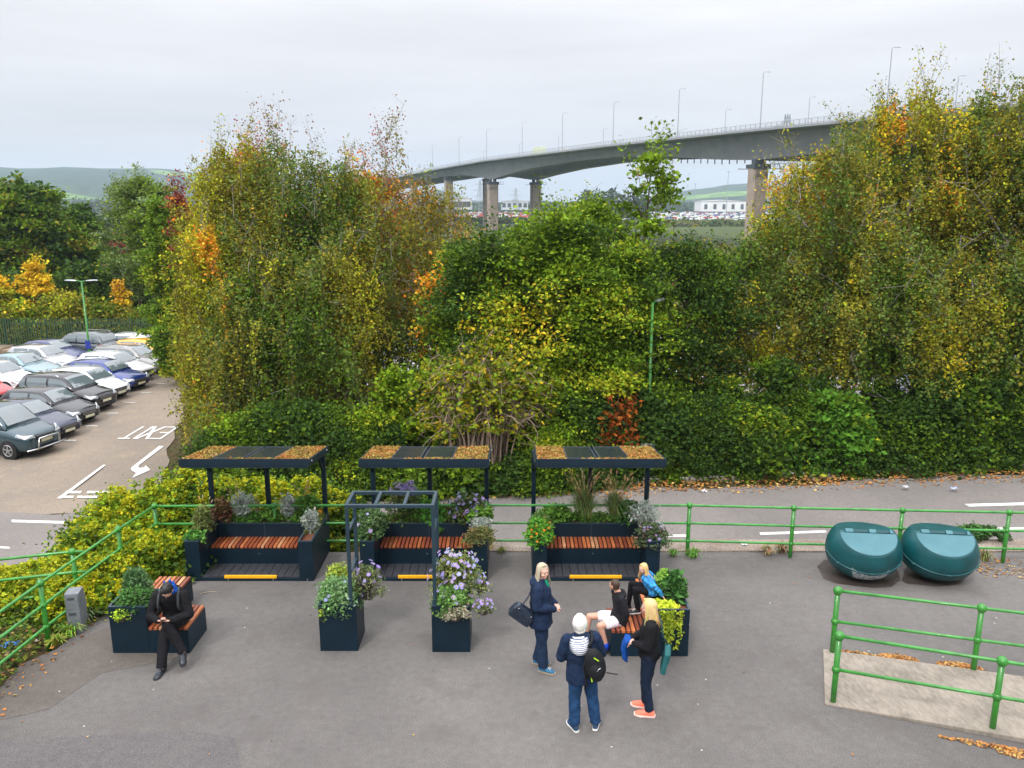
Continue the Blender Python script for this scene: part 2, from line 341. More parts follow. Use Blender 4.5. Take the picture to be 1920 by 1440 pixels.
# pale yard glimpsed through the trees
mb = MB(); mb.poly([(-12, 34, -2.70), (60, 34, -2.70), (75, 62, -2.74), (-20, 62, -2.74)], .2)
tag(mb.build('yard', pm('pale_yard', (.42, .38, .38), .9, var=.2, scale=.6)), 'pale vehicle yard glimpsed through the trees', kind='structure')
def road_pt(px, py, lift=.010):
    z = -2.0
    for _ in range(12):
        p = ground_pt(px, py, z); z = float(zlow(p.x, p.y) if p.y > 23.6 else zroad(p.x))
    p = ground_pt(px, py, z); p.z += lift; return p
def paint(pts, lab):
    mb = MB(); mb.poly([road_pt(*q) for q in pts]); return tag(mb.build('road_marking', WHITEP), lab, kind='structure')
for q, lab in (([(22, 975), (132, 978), (128, 982.5), (22, 979.5)], 'white dash on the road at far left'), ([(0, 1025), (18, 1026), (18, 1029), (0, 1028.5)], 'white dash at the left edge'),
          ([(1240, 1003), (1288, 1003), (1288, 1007), (1240, 1007)], 'white centre dash behind the third shelter'), ([(1424, 999), (1548, 995), (1550, 999), (1426, 1003.5)], 'white centre dash left of the bins'),
          ([(1866, 990), (1925, 989), (1925, 993), (1868, 994)], 'white centre dash at the right edge'), ([(1808, 945.5), (1925, 942.5), (1925, 947.5), (1818, 950.5)], 'white edge dash under the hedge at right'),
          ([(193, 872), (199, 872), (116, 935), (107, 935)], 'long thin white bay line'), ([(107, 934), (137, 934), (139, 930), (113, 930)], 'short white give way dash'),
          ([(124, 921), (154, 921), (151, 925.5), (121, 925.5)], 'thick white give way dash'), ([(165, 921), (222, 921), (220, 925.5), (162, 925.5)], 'second thick white give way dash'), ([(146, 930), (215, 930), (214, 934), (144, 934)], 'second thin white give way dash')):
    paint(q, lab)
# turn arrow, traced on the ground
sc_ = lambda q: (q[0]/5.143, 620+q[1]/5.143)
ar = [(1535, 1113), (1582, 1115), (1338, 1300), (1334, 1316), (1350, 1326), (1395, 1318), (1402, 1298), (1450, 1345), (1275, 1422), (1312, 1374), (1275, 1352), (1262, 1338), (1270, 1318)]
mb = MB(); pts = [road_pt(*sc_(q)) for q in ar]
mb.v = [tuple(p) for p in pts]; mb.f = [(0, 1, 2, 12), (2, 3, 11, 12), (3, 4, 10, 11), (4, 5, 9, 10), (5, 7, 8, 9), (5, 6, 7)]; mb.m = [0]*6; mb.c = [(1, 1, 1)]*6
tag(mb.build('road_marking', WHITEP), 'white turn arrow painted on the car park lane', kind='structure')
# EXIT, read from the far side
def letter_mesh(strokes, ox, oy, wdt, hgt, tw):
    for (x0, y0), (x1, y1) in strokes:
        a = Vector((ox-x0*wdt, oy-y0*hgt, 0)); c = Vector((ox-x1*wdt, oy-y1*hgt, 0)); d = (c-a).normalized(); p = Vector((-d.y, d.x, 0))
        t = tw*(abs(d.y)+.0)+tw*1.25*abs(d.x)
        a -= d*0; q = [a+p*t/2, a-p*t/2, c-p*t/2, c+p*t/2]; letter_mesh.k += .0007
        mb.poly([(v.x, v.y, float(zlow(v.x, v.y))+.004+letter_mesh.k) for v in q])
mb = MB(); letter_mesh.k = 0
LT = {'E': [((0, 0), (0, 1)), ((0, .04), (1, .04)), ((0, .5), (.85, .5)), ((0, .96), (1, .96))], 'X': [((0, 0), (1, 1)), ((1, 0), (0, 1))], 'I': [((.5, 0), (.5, 1))], 'T': [((.5, 0), (.5, 1)), ((0, .95), (1, .95))]}
for ch, ox, wd in (('E', -14.52, .46), ('X', -15.05, .46), ('I', -15.5, .2), ('T', -15.78, .50)):
    letter_mesh(LT[ch], ox, 34.0, wd, 1.9, .105)
tag(mb.build('road_marking', WHITEP), 'white painted word EXIT on the car park lane', kind='structure')
mb = MB()
for (px, py) in ((130.5, 826), (172, 799), (211, 775), (244, 755), (274, 736), (301, 720)):
    p = road_pt(px, py, .01); mb.poly([(p.x-.25, p.y-.05, p.z), (p.x+.25, p.y-.05, p.z), (p.x+.25, p.y+.05, p.z), (p.x-.25, p.y+.05, p.z)])
tag(mb.build('road_marking', WHITEP), 'short white ticks between the parking bays', kind='structure')

# ------------------------------------------------------------------ motorway bridge
BDIR = Vector((-.388, .922)); BN = Vector((.922, .388)); B0 = Vector((72, 245))
def bpos(s, off=0, z=0): p = B0+BDIR*s+BN*off; return Vector((p.x, p.y, z))
S = [-260, -160, -90, -40, -20, 0, 20, 45, 82, 120, 160, 190, 212, 232, 255, 285, 310, 360, 430, 520, 640, 800]
TOP = np.interp; tp_s = [-260, -160, 0, 82, 212, 300, 480, 800]; tp_z = [21.5, 24.5, 27.2, 28.0, 28.4, 27.0, 22.5, 12]
def btop(s): return float(TOP(s, tp_s, tp_z))
def bdep(s): return float(TOP(s, [-260, -100, -40, 0, 20, 45, 82, 120, 160, 190, 212, 232, 260, 300, 800], [4, 4.4, 6.5, 8.2, 7.4, 5.6, 4.2, 4.2, 5.6, 7.6, 9.6, 7.6, 5.2, 4.4, 3.6]))
STEELG = pm('grey_girder_paint', (.17, .18, .20), .6, scale=.25, c2=(.23, .235, .24), detail=8)
DECKM = pm('grey_deck', (.28, .29, .32), .7, var=.12, scale=.6)
PIERM = pm('pier_concrete', (.30, .24, .20), .9, scale=.5, c2=(.38, .31, .26), bump=.3, bscale=3)
DARKST = pm('dark_steel', (.05, .06, .075), .5)
br = thing('motorway_bridge', 'long curved grey motorway bridge on concrete piers crossing the background', 'bridge', bpos(0, 0, -7.2))
def inv(o):      # children are modelled in world space
    o.matrix_parent_inverse = Matrix.Translation(-br.location); return o
SS = np.linspace(-260, 800, 200)
for off in (2, 25):
    mb = MB(); rings = []
    for s in SS:
        t = btop(s)-1.0; d = bdep(s)-1.0; hw = 3.4
        rings.append([bpos(s, off-hw, t), bpos(s, off+hw, t), bpos(s, off+hw-1.0, t-d), bpos(s, off-hw+1.0, t-d)])
    mb.loft(rings); inv(mb.build('box_girder', STEELG, br))
mb = MB(); rings = []
for s in SS:
    t = btop(s); rings.append([bpos(s, -5.5, t), bpos(s, 33, t), bpos(s, 33, t-.6), bpos(s, 27, t-1.0), bpos(s, 0, t-1.0), bpos(s, -5.5, t-.6)])
mb.loft(rings); inv(mb.build('deck', DECKM, br))
for off in (-5.4, 32.9):
    mb = MB(); k = 0
    for s in np.arange(-255, 800, 2.2):
        k += 1; t = btop(s); mb.beam(bpos(s, off, t), bpos(s, off, t+1.35), .16, .16, (1, 0, 0))
    for h, r in ((1.35, .16), (.95, .07), (.6, .07), (.25, .22)): mb.tube([bpos(s, off, btop(s)+h) for s in SS], r*.6, 4)
    inv(mb.build('parapet', pm('parapet_grey', (.36, .37, .40), .5), br))
for s, off, wd in ((0, 0, 5.6), (0, 25, 5.6), (212, 0, 5.6), (212, 25, 5.6), (285, 0, 5.0), (285, 25, 5.0), (-75, 0, 5.0), (-150, 0, 5), (360, 0, 4.6), (435, 0, 4.4), (510, 0, 4.2)):
    zt = btop(s)-bdep(s); mb = MB(); rings = []
    for z in (-9, zt-2.4):
        c = bpos(s, off, z); a, bb = wd/2, wd/2*.62; rings.append([c+Vector((BN.x*u*a+BDIR.x*v*bb, BN.y*u*a+BDIR.y*v*bb, 0)) for u, v in ((-1, -.6), (-.8, -1), (.8, -1), (1, -.6), (1, .6), (.8, 1), (-.8, 1), (-1, .6))])
    mb.loft(rings); pr = inv(mb.build('pier', PIERM, br))
    mb = MB(); c = bpos(s, off, 0); M = Matrix.Translation(c) @ Matrix.Rotation(math.atan2(BN.y, BN.x), 4, 'Z')
    mb.box(-wd*.52, wd*.52, -2, 2, zt-2.4, zt-1.3, M); mb.box(-wd*.32, -wd*.12, -1, 1, zt-1.3, zt+.1, M); mb.box(wd*.12, wd*.32, -1, 1, zt-1.3, zt+.1, M)
    if abs(s) < 1 or s == 212:
        mb.box(-wd*.85, wd*.85, -3.4, -2.6, zt-2.6, zt-2.45, M); mb.box(-wd*.85, wd*.85, 2.6, 3.4, zt-2.6, zt-2.45, M)
        for u in np.linspace(-wd*.85, wd*.85, 7): mb.beam(M @ Vector((u, -3.4, zt-2.5)), M @ Vector((u, -3.4, zt-1.3)), .12, .12, (1, 0, 0))
        mb.beam(M @ Vector((-wd*.85, -3.4, zt-1.3)), M @ Vector((wd*.85, -3.4, zt-1.3)), .14, .14)
    k = inv(mb.build('pier_cap', DARKST, br))
mb = MB()
for s in np.arange(12, 62, 4.0):
    z = btop(s)-bdep(s)-.2 if s > 100 else btop(s)-min(bdep(s), 6.2); mb.beam(bpos(s, 14, z+1), bpos(s, 14, z-1.9), .3, .3, (1, 0, 0))
mb.beam(bpos(12, 14, btop(12)-6.2), bpos(62, 14, btop(62)-5.4), .5, .5)
inv(mb.build('hanging_rods', DARKST, br))
# lamp columns on the deck
LAMPST = pm('lamp_column_grey', (.30, .31, .36), .5)
def bridge_lamp(s, off, h, lab):
    t = btop(s); o = thing('street_lamp', lab, 'lamp column', bpos(s, off, t), 0, 'lamp columns along the motorway bridge')
    mb = MB(); sgn = 1
    mb.tube([(0, 0, 0), (0, 0, h*.98), (sgn*.25, .1, h), (sgn*1.6, .6, h+.1)], [.15, .10, .07, .06], 6); mb.build('column', LAMPST, o)
    mb = MB(); mb.box(1.4, 2.2, .5, .8, h, h+.12); mb.build('lamp_head', LAMPST, o)
for s in (-50, -6, 34.5, 76.5, 119, 161, 207, 250, 300, 355): bridge_lamp(s, -5.2, 15, 'tall slim lamp column on the near edge of the bridge deck')
for s in (-37, 17, 60, 105, 152, 200, 252, 310): bridge_lamp(s, 32.5, 12.5, 'shorter slim lamp column on the far edge of the bridge deck')
# vehicles on the bridge
def lorry(s, off, col, lab, L_=11, H=4.1):
    o = thing('lorry', lab, 'lorry', bpos(s, off, btop(s)), math.atan2(BDIR.y, BDIR.x))
    mt = pm('lorry_paint', col, .5); mb = MB(); mb.box(-L_/2, L_/2-2.2, -1.25, 1.25, 1.0, H); mb.build('cargo_box', mt, o, bevel=.06)
    mb = MB(); mb.loft([[(L_/2-2, -1.2, .5), (L_/2, -1.2, .5), (L_/2, -1.2, 1.7), (L_/2-.5, -1.2, 3), (L_/2-2, -1.2, 3.1)], [(L_/2-2, 1.2, .5), (L_/2, 1.2, .5), (L_/2, 1.2, 1.7), (L_/2-.5, 1.2, 3), (L_/2-2, 1.2, 3.1)]]); mb.build('cab', mt, o)
    for x in (-L_/2+1.2, -L_/2+2.4, L_/2-1.4):
        for sgn in (-1, 1): mb = MB(); mb.tube([(x, sgn*1.27, .5), (x, sgn*.95, .5)], .5, 12); mb.build('wheel', DARKST, o)
lorry(163, 4, (.55, .6, .42), 'pale lorry driving high on the bridge')
lorry(172, 22, (.6, .6, .6), 'grey lorry behind the pale one on the bridge', 9)

# ------------------------------------------------------------------ pylons, distant buildings, distant vehicles
PYL = pm('pylon_steel', (.30, .33, .37), .5)
def pylon(px, ytop, dist, h, lab):
    p = at_depth(px, ytop, dist); o = MB(); z0 = p.z-h; bw = h*.13
    def wd(t): return bw*(1-t)**1.2+h*.012
    for sx_ in (-1, 1):
        for sy in (-1, 1): o.tube([(sx_*wd(t), sy*wd(t), t*h) for t in (0, .3, .6, .85, 1)], h*.004, 4)
    k = 9
    for i in range(k):
        t0, t1 = i/k, (i+1)/k
        for sy in (-1, 1):
            o.beam((-wd(t0), sy*wd(t0), t0*h), (wd(t1), sy*wd(t1), t1*h), h*.005, h*.005); o.beam((wd(t0), sy*wd(t0), t0*h), (-wd(t1), sy*wd(t1), t1*h), h*.005, h*.005)
    for t, a in ((.62, .16), (.76, .2), (.9, .14)):
        o.beam((-a*h, 0, t*h), (a*h, 0, t*h), h*.006, h*.008); o.beam((-a*h, 0, t*h), (0, 0, (t+.05)*h), h*.005, h*.005); o.beam((a*h, 0, t*h), (0, 0, (t+.05)*h), h*.005, h*.005)
    q = o.build('electricity_pylon', PYL); q.location = (p.x, p.y, z0); q.rotation_euler.z = .5; tag(q, lab, 'pylon', 'electricity pylons in the distance')
pylon(900, 338, 900, 44, 'lattice pylon between the two left bridge piers')
pylon(967, 352, 1000, 38, 'lattice pylon between the middle bridge piers')
pylon(1477, 214, 420, 62, 'pylon top showing above the bridge parapet')
def shed(px0, px1, py, dist, h, c, lab):
    a = at_depth(px0, py, dist); b_ = at_depth(px1, py, dist); w_ = b_.x-a.x; o = thing('warehouse', lab, 'building', ((a.x+b_.x)/2, dist, a.z))
    mb = MB(); mb.box(-w_/2, w_/2, 0, 40, -6, h); mb.build('wall', pm('shed_wall', c, .6, var=.06, scale=.1), o)
    mb = MB(); mb.loft([[(-w_/2-.5, -.5, h), (w_/2+.5, -.5, h), (w_/2+.5, -.5, h+.4), (0, -.5, h+2.2), (-w_/2-.5, -.5, h+.4)], [(-w_/2-.5, 41, h), (w_/2+.5, 41, h), (w_/2+.5, 41, h+.4), (0, 41, h+2.2), (-w_/2-.5, 41, h+.4)]]); mb.build('roof', pm('shed_roof', (.5, .5, .52), .5), o)
    mb = MB()
    for u in np.linspace(-w_*.4, w_*.4, 5): mb.box(u-2, u+2, -.2, -.02, -3, h*.5)
    mb.build('door', DARKST, o)
shed(845, 882, 383, 900, 6, (.6, .62, .64), 'white warehouse at the foot of the left bridge pier')
shed(1315, 1400, 388, 1100, 7, (.72, .72, .74), 'long white warehouse left of the big right pier')
shed(1480, 1530, 388, 1150, 6, (.6, .62, .66), 'pale warehouse right of the big right pier')
shed(940, 990, 384, 1000, 4, (.5, .55, .6), 'low bluish depot between the middle piers')
shed(1660, 1760, 380, 900, 8, (.7, .7, .72), 'pale warehouse glimpsed behind the right birches')
# rows of stored vehicles far off: thousands, one mass
mb = MB(); rr = random.Random(3)
for row in range(26):
    Yd = 620+row*22; x = -60+rr.uniform(0, 5)
    while x < 420:
        if rr.random() < .82:
            c = rr.choice([(.8, .8, .82), (.75, .77, .8), (.6, .62, .65), (.3, .32, .36), (.7, .7, .7), (.06, .1, .3), (.45, .04, .04), (.1, .1, .11)]) if x > 70 or rr.random() < .45 else rr.choice([(.5, .05, .04), (.6, .1, .06), (.7, .7, .72)])
            mb.col = c; hh = rr.choice([1.4, 1.5, 2.1]); zz = -7.3
            L2 = 2.2; vs = [(x-L2, Yd, zz), (x+L2, Yd, zz), (x+L2, Yd, zz+.8), (x+L2*.55, Yd, zz+hh), (x-L2*.7, Yd, zz+hh), (x-L2, Yd, zz+.9)]
            mb.loft([vs, [(v[0], v[1]+1.8, v[2]) for v in vs]])
        x += 5.4
tag(mb.build('stored_vehicles', ATTR, colors=True), 'mass of stored vehicles in rows beyond the bridge', 'vehicles', kind='stuff')
# high masts in the far compound
for px, yt in ((1304, 345), (1366, 322), (1260, 352)):
    p = at_depth(px, yt, 800); mb = MB(); h = p.z+7.2; mb.tube([(0, 0, 0), (0, 0, h)], [.35, .2], 6); mb.box(-1.5, 1.5, -.3, .3, h-.1, h+.3)
    q = mb.build('lighting_mast', LAMPST); q.location = (p.x, 800, -7.2); tag(q, 'thin lighting mast in the distant vehicle compound', 'mast', 'lighting masts in the far compound')
# ------------------------------------------------------------------ green railings: each run one thing > posts, rails
def rail_run(name, label, posts, heights, z=0.0, ph=1.02, r_post=.038, ball=.062, ends=None, group='green tubular railings'):
    P_ = [Vector((x, y, z)) for x, y in posts]; o = thing(name, label, 'railing', P_[0], 0, group)
    loc = [p-P_[0] for p in P_]
    for p in loc:
        mb = MB(); mb.tube([p+Vector((0, 0, -.25)), p+Vector((0, 0, ph))], r_post, 12); pr = mb.build('post', GREEN, o, smooth=True)
        for h in heights:
            k = ball if h == heights[0] else ball*.86
            mb = MB(); mb.ell(p+Vector((0, 0, h)), k, 14, 10); mb.build('ball_joint', GREEN, pr, smooth=True)
    line = list(loc)
    if ends and ends[0]: line = [Vector((*ends[0], z))-P_[0]]+line
    if ends and ends[1]: line = line+[Vector((*ends[1], z))-P_[0]]
    for h in heights:
        mb = MB(); mb.tube([p+Vector((0, 0, h)) for p in line], .024, 10); mb.build('rail', GREENRAIL, o, smooth=True)
    return o
H3 = (1.03, .66, .29)
mainposts = [(-6.97, 14.9), (-6.68+2.03, 14.93), (-2.62+.0, 14.95), (-.5, 14.95), (1.44, 14.95), (3.47, 14.94), (5.46, 14.8), (7.51, 14.68), (9.5, 14.57), (11.5, 14.47)]
rail_run('railing', 'long green three-rail railing running along the road behind the shelters and domed bins', mainposts, H3, ends=(None, (13.5, 14.36)))
rail_run('railing', 'green three-rail railing coming towards the viewer at the far left', [(-7.13, 13.75), (-7.33, 11.62), (-7.5, 9.4)], H3, ends=((-6.97, 14.9), (-7.7, 7.3)), ph=1.1)
rail_run('railing', 'green three-rail railing branching off leftwards through the yellow bushes', [(-7.45, 12.78)], H3, ends=((-7.27, 12.8), (-10.5, 11.9)), ph=1.05)
rail_run('railing', 'green two-rail handrail at the back edge of the concrete ramp', [(4.95, 11.33), (6.83, 10.79), (8.7, 10.25)], (1.05, .54), ends=(None, (10.0, 9.87)), ph=1.05, r_post=.04, ball=.07)
rail_run('railing', 'green two-rail handrail at the front edge of the concrete ramp', [(4.47, 10.05), (6.32, 9.42), (8.17, 8.79)], (1.03, .52), ends=(None, (10, 8.17)), ph=1.03, r_post=.04, ball=.07)
# concrete ramp between the two handrails
RAMPM, n, l, b = (lambda t: t)(new_mat('ramp_concrete'))
tcn = n.new('ShaderNodeTexCoord'); mpn = n.new('ShaderNodeMapping'); mpn.inputs['Rotation'].default_value[2] = R(16); mpn.inputs['Scale'].default_value = (22, 9, 9); l.new(tcn.outputs['Object'], mpn.inputs[0])
s1 = n.new('ShaderNodeTexNoise'); s1.inputs['Scale'].default_value = 1.0; s1.inputs['Detail'].default_value = 4; l.new(mpn.outputs[0], s1.inputs[0])
s2 = n.new('ShaderNodeTexNoise'); s2.inputs['Scale'].default_value = 2.2; s2.inputs['Detail'].default_value = 8; l.new(tcn.outputs['Object'], s2.inputs[0])
a1 = n.new('ShaderNodeMath'); a1.operation = 'ADD'; l.new(s1.outputs[0], a1.inputs[0]); l.new(s2.outputs[0], a1.inputs[1])
cp = n.new('ShaderNodeValToRGB'); cp.color_ramp.elements[0].position = .36*1; cp.color_ramp.elements[0].color = (.17, .15, .12, 1); cp.color_ramp.elements[1].position = .66; cp.color_ramp.elements[1].color = (.31, .27, .225, 1)
hf = n.new('ShaderNodeMath'); hf.operation = 'MULTIPLY'; hf.inputs[1].default_value = .5; l.new(a1.outputs[0], hf.inputs[0]); l.new(hf.outputs[0], cp.inputs[0]); l.new(cp.outputs[0], b.inputs['Base Color']); b.inputs['Roughness'].default_value = .95
bp = n.new('ShaderNodeBump'); bp.inputs['Distance'].default_value = .01; bp.inputs['Strength'].default_value = .8; l.new(s1.outputs[0], bp.inputs['Height']); l.new(bp.outputs[0], b.inputs['Normal'])
mb = MB(); A, B, C_, D_ = ground_pt(1543, 1219), ground_pt(1546, 1322), Vector((9.9, 8.02, 0)), Vector((10.1, 9.75, 0))
k0, k1 = .025, .13
top = [A+Vector((0, 0, k0)), B+Vector((0, 0, k0)), C_+Vector((0, 0, k1)), D_+Vector((0, 0, k1))]; mb.poly(list(reversed(top)), .16); mb.f = [tuple(reversed(f)) for f in mb.f]
tag(mb.build('ramp', RAMPM, bevel=.012), 'pale tamped concrete ramp between two handrails', kind='structure')

# ------------------------------------------------------------------ slatted timber
def slats(mb, x0, x1, y0, y1, z, along='y', pitch=.075, wdt=.056, th=.045, seed=0):
    r = random.Random(seed); n_ = int((x1-x0)/pitch); st = (x1-x0)/n_
    for i in range(n_):
        k = r.random(); c = (.30, .075, .028) if k < .45 else ((.42, .13, .045) if k < .75 else ((.52, .25, .12) if k < .88 else (.20, .05, .025)))
        v = r.uniform(.85, 1.15); mb.col = tuple(q*v for q in c); u = x0+i*st+(st-wdt)/2; dz = r.uniform(-.0015, .0015)
        mb.box(u, u+wdt, y0, y1, z-th+dz, z+dz)
# wood with grain on top of the slat tint
m, n, l, b = new_mat('hardwood'); HARD = m
at = n.new('ShaderNodeAttribute'); at.attribute_name = 'col'; tcn = n.new('ShaderNodeTexCoord'); mpn = n.new('ShaderNodeMapping'); mpn.inputs['Scale'].default_value = (60, 4, 20); l.new(tcn.outputs['Object'], mpn.inputs[0])
nz = n.new('ShaderNodeTexNoise'); nz.inputs['Scale'].default_value = 1; nz.inputs['Detail'].default_value = 4; l.new(mpn.outputs[0], nz.inputs[0]); mr = n.new('ShaderNodeMapRange'); mr.inputs[3].default_value = .65; mr.inputs[4].default_value = 1.35; mr.inputs[1].default_value = .3; mr.inputs[2].default_value = .7; l.new(nz.outputs[0], mr.inputs[0])
vs_ = n.new('ShaderNodeVectorMath'); vs_.operation = 'SCALE'; l.new(at.outputs['Color'], vs_.inputs[0]); l.new(mr.outputs[0], vs_.inputs['Scale']); l.new(vs_.outputs[0], b.inputs['Base Color']); b.inputs['Roughness'].default_value = .42

def tray(mb, x0, x1, y0, y1, z0, z1, t=.012):
    """open-topped sheet steel planter: four walls with thickness and a floor"""
    mb.box(x0, x1, y0, y0+t, z0, z1); mb.box(x0, x1, y1-t, y1, z0, z1); mb.box(x0, x0+t, y0+t, y1-t, z0, z1); mb.box(x1-t, x1, y0+t, y1-t, z0, z1); mb.box(x0+t, x1-t, y0+t, y1-t, z0, z0+.02)
def rim(mb, x0, x1, y0, y1, z, w_=.03, h=.012):
    mb.box(x0-.002, x1+.002, y0-.002, y0+w_, z, z+h); mb.box(x0-.002, x1+.002, y1-w_, y1+.002, z, z+h); mb.box(x0-.002, x0+w_, y0+w_, y1-w_, z, z+h); mb.box(x1-w_, x1+.002, y0+w_, y1-w_, z, z+h)
SED = attr_mat('sedum', .9)
def quads_mesh(name, C_, U, V, cols):
    """n quads: centres C, half axes U,V (rhombus)"""
    n_ = len(C_); co = np.stack([C_-U, C_-V, C_+U, C_+V], 1).reshape(-1, 3).astype(np.float32)
    me = bpy.data.meshes.new(name); me.vertices.add(4*n_); me.vertices.foreach_set('co', co.ravel()); me.loops.add(4*n_); me.loops.foreach_set('vertex_index', np.arange(4*n_, dtype=np.int32))
    me.polygons.add(n_); me.polygons.foreach_set('loop_start', np.arange(0, 4*n_, 4, dtype=np.int32)); me.polygons.foreach_set('loop_total', np.full(n_, 4, np.int32))
    at_ = me.color_attributes.new('col', 'FLOAT_COLOR', 'POINT'); c4 = np.ones((n_, 4), np.float32); c4[:, :3] = cols; at_.data.foreach_set('color', np.repeat(c4, 4, 0).ravel()); me.update(); return me
def rand_axes(n_, size, elong, up=0.0):
    a = rng.normal(size=(n_, 3)); a[:, 2] *= (1-up); a /= np.linalg.norm(a, axis=1, keepdims=True); nn = rng.normal(size=(n_, 3)); nn[:, 2] += up*3
    v = np.cross(nn, a); v /= np.linalg.norm(v, axis=1, keepdims=True)+1e-9; s = size.reshape(-1, 1) if hasattr(size, 'reshape') else size
    return a*s*elong*.5, v*s*.5
def fract(p, seed, f):
    r = np.random.default_rng(seed); o = 0
    for k in range(4):
        d = r.normal(size=3)*f*(1+k*.7); o = o+np.sin(p@d+r.uniform(0, 6.28))
    return o/4
def pick(pal, n_, t=None, jit=.18):
    """palette: list of (weight,(r,g,b)); t (0..1) selects in patches, else random"""
    w_ = np.array([q[0] for q in pal], float); w_ /= w_.sum(); cs = np.array([q[1] for q in pal], float); cum = np.cumsum(w_)
    u = rng.random(n_) if t is None else np.clip(t, 0, .9999); i = np.minimum(np.searchsorted(cum, u), len(pal)-1)
    return cs[i]*np.clip(rng.normal(1, jit, (n_, 1)), .5, 1.7)*np.clip(rng.normal(1, .05, (n_, 3)), .8, 1.2)
SEDP = [(3, (.30, .12, .035)), (3, (.36, .20, .05)), (2, (.30, .24, .05)), (1.5, (.16, .06, .02)), (.8, (.18, .22, .04)), (1, (.42, .29, .13))]
def shelter(x, label, seed, post_dx=0):
    W, Dp = 2.33, 1.4; o = thing('planter_shelter', label, 'bench shelter', (x, 13.78, 0), 0, 'planter bench shelters with planted roofs'); r = random.Random(seed)
    mb = MB(); mb.box(0, W, 0, Dp, 0, .055); base = mb.build('base_plate', NAVY, o, bevel=.006)
    for q in (.12, .75, 1.58, W-.12):
        mb = MB(); mb.tube([(q, -.006, .028), (q, .004, .028)], .012, 8); mb.build('bolt', STEEL, base)
    for i in range(12):
        u = .262+i*(W-.524)/12; mb = MB(); mb.box(u+.005, u+(W-.524)/12-.005, .02, .58, .0575, .085+r.uniform(-.001, .001)); mb.build('floor_board', DECKB, o, bevel=.003)
    mb = MB(); mb.box(W*.5-.48, W*.5+.48, -.012, .03, .056, .112); mb.build('yellow_edge_strip', YELLOW, o, bevel=.006)
    for a, bb, nm in ((0, .26, 0), (W-.26, W, 1)):
        mb = MB(); tray(mb, a, bb, .0, Dp, .057, .775); s_ = mb.build('side_planter', NAVY, o, bevel=.003)
        mb = MB(); rim(mb, a, bb, 0, Dp, .775); mb.build('rim', NAVYRIM, s_)
        mb = MB(); mb.box(a+.013, bb-.013, .013, Dp-.013, .5, .72); mb.build('soil', SOIL, s_)
    mb = MB(); tray(mb, .262, W-.262, .98, Dp, .057, .72); bk = mb.build('back_planter', NAVY, o, bevel=.003)
    mb = MB(); rim(mb, .262, W-.262, .98, Dp, .72); mb.build('rim', NAVYRIM, bk)
    mb = MB(); mb.box(.275, W-.275, .993, Dp-.013, .5, .68); mb.build('soil', SOIL, bk)
    mb = MB(); mb.box(W/2-.004, W/2+.004, .976, .98, .47, .72); mb.build('panel_seam', DARKST, bk)
    mb = MB(); mb.box(.262, W-.262, .56, .978, .057, .40); bx_ = mb.build('seat_box', NAVY, o, bevel=.004)
    mb = MB(); mb.tube([(W*.5, .55, .29), (W*.5, .565, .29)], .018, 10); mb.build('lock', DARKST, bx_)
    mb = MB(); mb.col = (1, 1, 1); slats(mb, .266, W-.266, .535, .976, .455, seed=seed); mb.build('seat_slats', HARD, o, colors=True, bevel=.004)
    # three posts and the roof tray, sloping gently backwards
    zf, zb = 2.30, 2.10; zr = lambda y: zf+(zb-zf)*(y/1.42)
    for q in (.05+post_dx, W*.5, W-.05):
        mb = MB(); mb.beam((q, 1.36, .70), (q, 1.36, zr(1.36)-.02), .085, .085, (0, 1, 0)); p_ = mb.build('post', NAVY, o, bevel=.006)
        mb = MB(); mb.beam((q, 1.32, zr(1.32)-.42), (q, .95, zr(.95)-.06), .05, .05, (1, 0, 0)); mb.build('brace', NAVY, p_)
        mb = MB(); mb.beam((q, .10, zr(.1)-.07), (q, 1.38, zr(1.38)-.07), .05, .09, (0, 0, 1)); mb.build('roof_arm', NAVY, p_)
    RM = Matrix.Translation((0, 0, zf)) @ Matrix.Rotation(math.atan2(zb-zf, 1.42), 4, 'X')
    mb = MB(); mb.box(.08, W+.02, .0, 1.44, -.03, -.005, RM); mb.box(.08, W+.02, -.03, -.001, -.105, .055, RM); mb.box(.08, W+.02, 1.441, 1.47, -.07, .045, RM); mb.box(.055, .079, -.03, 1.47, -.075, .05, RM); mb.box(W+.021, W+.045, -.03, 1.47, -.075, .05, RM)
    mb.box(.08, W+.02, -.04, -.031, -.06, -.05, RM); rt = mb.build('roof_tray', NAVY, o)
    for yy in (.12, 1.3):
        mb = MB(); mb.ell(RM @ Vector((W+.047, yy, 0)), .018, 8, 6); mb.build('bolt', STEEL, rt)
    for a in (W*.5-.56+.02, W*.5+.045):
        mb = MB(); mb.box(a, a+.5, .12, 1.36, .01, .05, RM); sp_ = mb.build('solar_panel', SOLAR, o, bevel=.004)
        mb = MB()
        for aa, bb2, cc, dd in ((a-.012, a-.001, .12, 1.36), (a+.501, a+.512, .12, 1.36), (a-.012, a+.512, .108, .119), (a-.012, a+.512, 1.361, 1.372)): mb.box(aa, bb2, cc, dd, .005, .056, RM)
        mb.build('panel_frame', DARKST, sp_)
    Rm = np.array(RM)
    def sed(u0, u1, v0, v1, cnt):
        p = np.stack([rng.uniform(u0, u1, cnt), rng.uniform(v0, v1, cnt), .012+rng.random(cnt)**2*.05], 1); t = .5+.42*fract(p, seed, 5)+rng.normal(0, .16, cnt)
        p = p@Rm[:3, :3].T+Rm[:3, 3]; U, V = rand_axes(cnt, rng.uniform(.014, .04, cnt), 1.5); return p, U, V, pick(SEDP, cnt, t)
    parts = [sed(.085, W*.5-.57, .0, 1.43, 9000), sed(W*.5+.57, W, .0, 1.43, 9000), sed(W*.5-.3, W*.5+.6, .0, .11, 900)]
